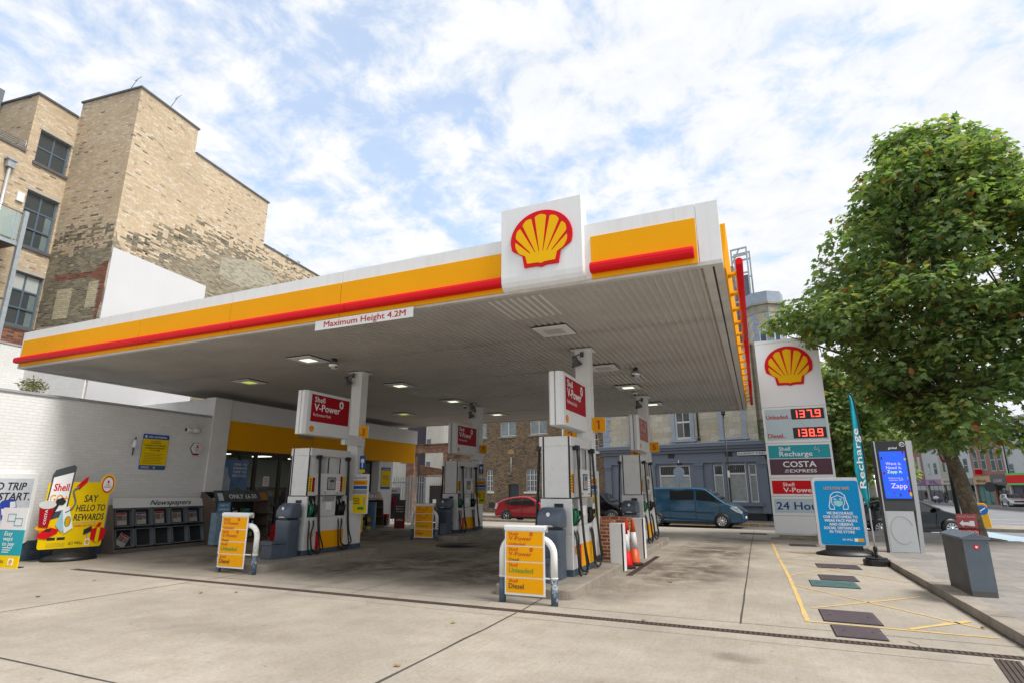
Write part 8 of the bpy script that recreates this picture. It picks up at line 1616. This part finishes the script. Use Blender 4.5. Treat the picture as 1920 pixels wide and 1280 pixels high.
# ================================================================ SHOPS ALONG THE MAIN ROAD (local y runs away, fronts face -x)
TO, TA = (27.5, 92.1, -0.5), R(6.8)
fine_red = brick_mat('terrace red brick', [(0, (0.30, 0.12, 0.08)), (0.4, (0.35, 0.15, 0.10)), (0.8, (0.26, 0.10, 0.07))], (0.30, 0.22, 0.18)); wht = M('terrace white', (0.48, 0.48, 0.47), 0.7, var=0.08); crm = M('terrace cream', (0.40, 0.365, 0.30), 0.7, var=0.1)
def terr(lab, y0, y1, H_, wallm, fasc, ftxt, tcol, shopc, wins_, shutters=None, fh=(2.75, 3.55), band=None, tw=None):
    t = thing('shop_terrace', lab, 'shop', TO, TA); m_ = MB(); m_.box(0, 9, y0 + 0.01, y1 - 0.01, fh[1], H_, wallm); m_.box(0.25, 9, y0 + 0.01, y1 - 0.01, 0, fh[1], shopc); m_.box(0.0, 0.25, y0 + 0.01, y0 + 0.3, 0, fh[0], wallm); m_.box(0, 0.25, y1 - 0.3, y1 - 0.01, 0, fh[0], wallm); m_.build('wall', t)
    m_ = MB(); m_.box(-0.2, 0.2, y0 + 0.05, y1 - 0.05, fh[0], fh[1], fasc)
    if band: m_.box(-0.212, -0.2, y0 + 0.1, y1 - 0.1, fh[0] + 0.22, fh[1] - 0.22, band)
    f_ = m_.build('fascia', t)
    if ftxt: m_ = MB(); m_.text(ftxt, (-0.214, (y0 + y1) / 2, 0), -Y, Z, -(tw or 2.6) / 2, fh[0] + 0.25, 0.36, tcol, 0.03, tw or 2.6); m_.build('lettering', f_)
    n = 3; m_ = MB(); st = (y1 - y0 - 0.6) / n
    for k in range(n):
        a = y0 + 0.3 + k * st; m_.box(0.18, 0.24, a + 0.06, a + st - 0.06, 0.45 if k != 1 else 0.05, fh[0] - 0.15, shutters or glass_car)
    m_.build('shopfront', t)
    for (a, b, c, d) in wins_:
        m_ = MB(); m_.box(-0.03, 0.0, a - 0.1, b + 0.1, c - 0.1, d + 0.1, wht if wallm is not wht else grey_t); w_ = m_.build('window', t); m_ = MB(); m_.box(-0.05, -0.032, a, b, c, d, glass_tint); m_.box(-0.06, -0.05, a, b, (c + d) / 2 - 0.04, (c + d) / 2 + 0.04, wht); m_.build('pane', w_)
    m_ = MB(); m_.box(-0.15, 0.0, y0 + 0.01, y1 - 0.01, H_ - 0.3, H_, wallm); m_.build('cornice', t); return t
grn = M('shop green', (0.10, 0.50, 0.08), 0.5, var=0.05); tan = M('shop tan', (0.50, 0.30, 0.14), 0.5, var=0.2, scale=1); gry = M('shop dark grey', (0.10, 0.09, 0.085), 0.5, var=0.2)
terr('white building with bright green and red shop sign at the far right', -11.5, -4.4, 10.5, wht, grn, None, white_t, M('shop maroon', (0.09, 0.015, 0.03), 0.5, var=0.3), [(-6.2, -5.4, 3.6, 5.0), (-6.6, -5.8, 6.2, 7.6), (-9.6, -8.6, 3.6, 5.0)], M('purple shutter', (0.05, 0.03, 0.06), 0.5), (2.55, 3.95), red)
terr('red brick building with arched windows over a dark grey shop sign', -4.38, -0.75, 9.5, fine_red, gry, 'LUXURY', M('pale lettering', (0.6, 0.5, 0.45), 0.5), wht, [(-3.9, -3.1, 4.4, 7.0), (-2.3, -1.4, 4.4, 7.0)], None, (2.7, 3.9), None, 2.0)
terr('red brick building over a tan shop sign', -0.74, 3.9, 9.5, fine_red, tan, 'MANGAL', black_t, gry, [(0.0, 1.0, 4.6, 7.0), (2.0, 3.0, 4.6, 7.0)], M('green glass shopfront', (0.10, 0.22, 0.20), 0.15), (2.7, 3.75), None, 2.6)
terr('white fronted shop with grey sign behind the tree trunk', 3.92, 9.0, 9.0, wht, M('mid grey sign', (0.22, 0.22, 0.23), 0.5), 'STORES', white_t, wht, [(5, 6, 4.4, 6.2), (7.2, 8.2, 4.4, 6.2)], None)
terr('cream stone building with tall pilasters', 9.02, 14.0, 11.0, crm, M('cream sign', (0.5, 0.46, 0.36), 0.5), 'BANK', gry, wht, [(9.8, 10.5, 4.6, 7.5), (12, 12.8, 4.6, 7.5)], None)
terr('shop with pink and blue notices over a blue entrance', 14.02, 20, 8.5, wht, M('pink sign', (0.45, 0.22, 0.35), 0.5, var=0.6, scale=1.5), 'LEGAL', navy_t, M('shop blue', (0.01, 0.05, 0.25), 0.4), [(15, 16, 4.4, 6), (17.5, 18.5, 4.4, 6)], None)
terr('red brick building with white window bands', 20.02, 29, 12.0, fine_red, M('purple sign', (0.22, 0.08, 0.30), 0.5, var=0.4, scale=1), 'PHONES', white_t, wht, [(21, 22, 5, 7.2), (23.2, 24.2, 5, 7.2), (25.4, 26.4, 5, 7.2), (21, 22, 8.6, 10.4), (25.4, 26.4, 8.6, 10.4)], None)
terr('cream building with pale blue shop sign', 29.02, 38, 10.0, crm, M('pale blue sign', (0.3, 0.42, 0.55), 0.5), 'TRAVEL', navy_t, wht, [(30.5, 32, 4.6, 6.6), (34, 35.5, 4.6, 6.6)], None)
for k in range(7):
    terr(['grey gabled shop far along the road', 'brown shop beyond the grey gabled one', 'white shop beyond the brown one', 'brick shop with a blue sign far along the road', 'cream shop near the end of the row', 'red shop near the end of the row', 'last pale building of the row'][k], 38.02 + k * 9, 47 + k * 9, 9 + (k * 37 % 4), [crm, fine_red, wht][k % 3], [gry, grn, navy_t, tan][k % 4], None, white_t, wht, [(40 + k * 9, 41.2 + k * 9, 4.6, 6.6), (43.5 + k * 9, 44.7 + k * 9, 4.6, 6.6)], None)
terr('brick building just beyond the green shop towards the camera', -19.5, -11.52, 9.5, fine_red, navy_t, None, white_t, gry, [(-14, -13, 4.4, 6.4), (-17.5, -16.5, 4.4, 6.4)], None)
terr('white rendered building nearest the camera in the row of shops', -30, -19.52, 10.0, crm, gry, None, white_t, wht, [(-22.5, -21.2, 4.4, 6.4), (-27, -25.8, 4.4, 6.4)], None)
t = thing('hanging_sign', 'round black projecting sign over the grey shop sign', 'sign', TO, TA); m_ = MB(); m_.T = Matrix.Translation((-0.9, -2.0, 2.35)) @ Matrix.Rotation(R(-50), 4, 'Z'); m_.disc((0, 0, 0), X, Z, 0, 0, 0.62, black_m, 0.06, 26); m_.text('K', (0, -0.002, 0), X, Z, -0.2, -0.2, 0.4, yellow, 0.03, 0.4); m_.box(0.3, 1.0, 0.02, 0.05, -0.02, 0.02, black_m); m_.build('disc', t)
t = thing('projecting_sign', 'red and white projecting sign on the red brick building', 'sign', TO, TA); m_ = MB(); m_.box(-0.9, -0.1, 1.1, 1.2, 3.95, 4.65, red); m_.box(-0.95, -0.05, 1.09, 1.21, 4.65, 4.72, white_t); m_.build('plate', t)
m_ = MB(); m_.cyl((-0.12, -5.2, 3.0), (-0.12, -5.2, 10), 0.07, black_m, 8); m_.T = Matrix.Identity(4); o_ = m_.build('drainpipe'); o_.location = TO; o_.rotation_euler = (0, 0, TA); tag(o_, 'black drainpipe down the far right white shop front', 'drainpipe')
# their pavement
m_ = MB(); m_.box(-3.6, 0.3, -70, 110, -0.2, 0.12, paving); struct(m_, 'shop_pavement', TO, TA)
m_ = MB(); m_.box(-3.75, -3.6, -70, 110, -0.2, 0.13, concrete_k); struct(m_, 'shop_kerb', TO, TA)

# ================================================================ PEOPLE
def person(lab, loc, rz, h, top, legs, hair, skin=(0.35, 0.2, 0.14), stride=0.16, arm=0.1, group='people on the far pavement'):
    s = h / 1.75; V = [(0, 0, 0.95), (0, 0, 1.15), (0, 0, 1.40), (0, 0.0, 1.50), (0, 0.01, 1.58), (0, 0.02, 1.70),
                       (-0.17, 0, 1.40), (-0.22, -arm, 1.13), (-0.20, -arm - 0.12, 0.90), (0.17, 0, 1.40), (0.22, arm, 1.13), (0.20, arm - 0.06, 0.88), (-0.20, -arm - 0.15, 0.82), (0.20, arm - 0.09, 0.80),
                       (-0.09, 0, 0.90), (-0.10, -stride, 0.50), (-0.10, -stride * 0.9, 0.09), (0.09, 0, 0.90), (0.10, stride, 0.50), (0.10, stride * 1.6, 0.10), (-0.10, -stride * 0.9 - 0.15, 0.03), (0.10, stride * 1.6 - 0.14, 0.05)]
    E_ = [(0, 1), (1, 2), (2, 3), (3, 4), (4, 5), (2, 6), (6, 7), (7, 8), (8, 12), (2, 9), (9, 10), (10, 11), (11, 13), (0, 14), (14, 15), (15, 16), (16, 20), (0, 17), (17, 18), (18, 19), (19, 21)]
    Rd = [0.145, 0.13, 0.15, 0.055, 0.085, 0.095, 0.065, 0.05, 0.036, 0.065, 0.05, 0.036, 0.03, 0.03, 0.09, 0.065, 0.045, 0.09, 0.065, 0.045, 0.04, 0.04]
    me = bpy.data.meshes.new('person'); me.from_pydata([(a * s, b * s, c * s) for a, b, c in V], E_, []); ob = bpy.data.objects.new('person', me); COL.objects.link(ob)
    sk = ob.modifiers.new('skin', 'SKIN'); ss = ob.modifiers.new('sub', 'SUBSURF'); ss.levels = 1; ss.render_levels = 1
    for i, v in enumerate(me.skin_vertices[0].data): v.radius = (Rd[i] * s, Rd[i] * s * (0.75 if i in (0, 1, 2) else 1)); v.use_root = (i == 0)
    dg = bpy.context.evaluated_depsgraph_get(); me2 = bpy.data.meshes.new_from_object(ob.evaluated_get(dg)); bpy.data.objects.remove(ob)
    ms = [M('clothing %s' % lab[:24], top, 0.8, var=0.15), M('trousers %s' % lab[:24], legs, 0.8, var=0.15), M('skin %.2f' % skin[0], skin, 0.6, var=0.05), M('hair %.2f' % hair[0], hair, 0.7, var=0.1), black]
    me2.materials.clear(); [me2.materials.append(q) for q in ms]
    for p in me2.polygons:
        c = p.center / s; p.use_smooth = True; p.material_index = 4 if c.z < 0.1 else 1 if c.z < 0.93 and abs(c.x) < 0.17 else 3 if (c.z > 1.68 or (c.z > 1.56 and c.y > 0.05)) else 2 if c.z > 1.5 or (c.z < 0.9 and abs(c.x) >= 0.17) else 0
    ob = bpy.data.objects.new('person', me2); COL.objects.link(ob); ob.location = loc; ob.rotation_euler = (0, 0, rz); return tag(ob, lab, 'person', group)
TM = Matrix.Translation(TO) @ Matrix.Rotation(TA, 4, 'Z')
def on_terr(x, y): p = TM @ Vector((x, y, 0.12)); return (p.x, p.y, p.z)
person('person in a green top walking with dark bundle on the far pavement', on_terr(-2.6, 7.0), R(200), 1.72, (0.09, 0.11, 0.07), (0.02, 0.02, 0.025), (0.015, 0.012, 0.01))
person('person in a purple coat bending beside the parked motorcycle', on_terr(-2.9, 9.6), R(60), 1.62, (0.16, 0.03, 0.24), (0.015, 0.015, 0.02), (0.015, 0.012, 0.01), (0.12, 0.07, 0.05), 0.05)
person('person in a dark red jacket furthest left on the far pavement', on_terr(-1.5, 26.0), R(190), 1.7, (0.11, 0.02, 0.025), (0.02, 0.02, 0.02), (0.02, 0.015, 0.01), (0.3, 0.18, 0.12))
person('person in black beside the cream stone building', on_terr(-1.2, 10.6), R(150), 1.75, (0.02, 0.02, 0.025), (0.03, 0.035, 0.05), (0.02, 0.015, 0.012))
person('person in a grey coat beyond the one in dark red', on_terr(-1.0, 31.0), R(20), 1.66, (0.12, 0.12, 0.13), (0.02, 0.02, 0.02), (0.03, 0.02, 0.015))
dr = person('driver in a pale shirt at the wheel of the blue van', (0, 0, 0), R(90), 1.6, (0.35, 0.40, 0.42), (0.03, 0.03, 0.05), (0.02, 0.015, 0.01), (0.22, 0.13, 0.09), 0.02, group=None)
pv = Matrix.Translation((-6.06, 32.15, -0.28)) @ Matrix.Rotation(R(-6), 4, 'Z') @ Vector((3.35, -0.45, 0.28)); dr.location = pv
for ob_ in list(scene.objects):
    pass
t = thing('motorcycle', 'parked motorcycle under a pale cover on the far pavement', 'motorcycle', on_terr(-3.1, 8.6), R(100))
for x in (-0.65, 0.65): m_ = MB(); m_.tube([(x + 0.26 * math.cos(R(a)), 0, 0.3 + 0.26 * math.sin(R(a))) for a in range(0, 360, 24)], 0.05, tyre, 8, closed=True); m_.build('wheel', t)
m_ = MB(); m_.lathe([(0.0, -0.7), (0.18, -0.5), (0.28, 0.0), (0.2, 0.5), (0.0, 0.75)], (0, 0, 0.72), M('pale cover', (0.55, 0.56, 0.58), 0.7, var=0.2), 14, 'x'); m_.tube([(0.6, 0, 0.4), (0.45, 0, 0.95), (0.4, 0.3, 1.0)], 0.03, black_m, 6); m_.build('body', t)

# ================================================================ FALLEN LEAVES AND LITTER
rr = random.Random(4); lm = [M('dry leaf', (0.33, 0.17, 0.07), 0.8, var=0.3, scale=30), M('dark dry leaf', (0.12, 0.08, 0.05), 0.8), M('green fallen leaf', (0.22, 0.30, 0.05), 0.7)]
def fallen(x, y, z, m, lab, s=0.05):
    mb = MB(); a0 = rr.uniform(0, 6.28); vs = []
    for (px_, py_) in OUT: vs.append((s * (px_ * math.cos(a0) - py_ * math.sin(a0)), s * (px_ * math.sin(a0) + py_ * math.cos(a0)), 0.012 * rr.random() + 0.25 * s * abs(px_)))
    mb.ext(vs, (0, 0, 0.0015), m); return solo(mb, 'fallen_leaf', lab, 'leaf', (x, y, z + 0.003), 0, 'fallen leaves on the forecourt')
for x, y, m, lab in ((-11.38, 6.85, 0, 'pale dry leaf left of the start of the drain grating'), (-10.5, 5.5, 1, 'dark dry leaf by the lower left joint'), (-8.48, 6.78, 1, 'dark curled leaf below the left hoop barrier'), (-8.02, 7.03, 0, 'brown leaf just in front of the drain grating, middle left'), (-3.7, 6.64, 2, 'green leaf left of the joint below the yellow board'),
                     (-3.32, 4.87, 0, 'brown leaf lying on the dark joint at the bottom'), (-1.55, 7.7, 0, 'small brown leaf on the drain grating'), (1.15, 14.55, 0, 'brown leaf on the cover plate before the poster stand'), (1.5, 14.4, 0, 'orange leaf on the right end of the cover plate before the poster stand'), (2.4, 14.9, 0, 'brown leaf against the kerb by the flag base'), (-1.6, 10.9, 0, 'tiny brown leaf on the oily lane'), (2.30, 8.95, 1, 'dark leaf in the gutter by the yellow cross')):
    fallen(x, y, gz(y), lm[m], lab, 0.07 if y < 10 else 0.09)
m_ = MB()
for _ in range(170):
    y = rr.uniform(6.5, 20); x = 2.44 - abs(rr.gauss(0, 0.035)); s = rr.uniform(0.01, 0.03); a = rr.uniform(0, 6.28)
    m_.add([(x, y, 0.006), (x + s * math.cos(a), y + s * math.sin(a), 0.008), (x + s * math.cos(a + 1), y + s * math.sin(a + 1) , 0.012)], [(0, 1, 2)], rr.choice(lm[:2]))
for _ in range(420):
    x, y = rr.uniform(-12, 2.3), rr.uniform(3.2, 12); s = rr.uniform(0.004, 0.014); a = rr.uniform(0, 6.28)
    m_.add([(x, y, 0.005), (x + s * math.cos(a), y + s * math.sin(a), 0.006), (x + s * math.cos(a + 1.3), y + s * math.sin(a + 1.3), 0.010)], [(0, 1, 2)], rr.choice((lm[0], lm[1], black, jm)))
struct(m_, 'grit', kind='stuff')
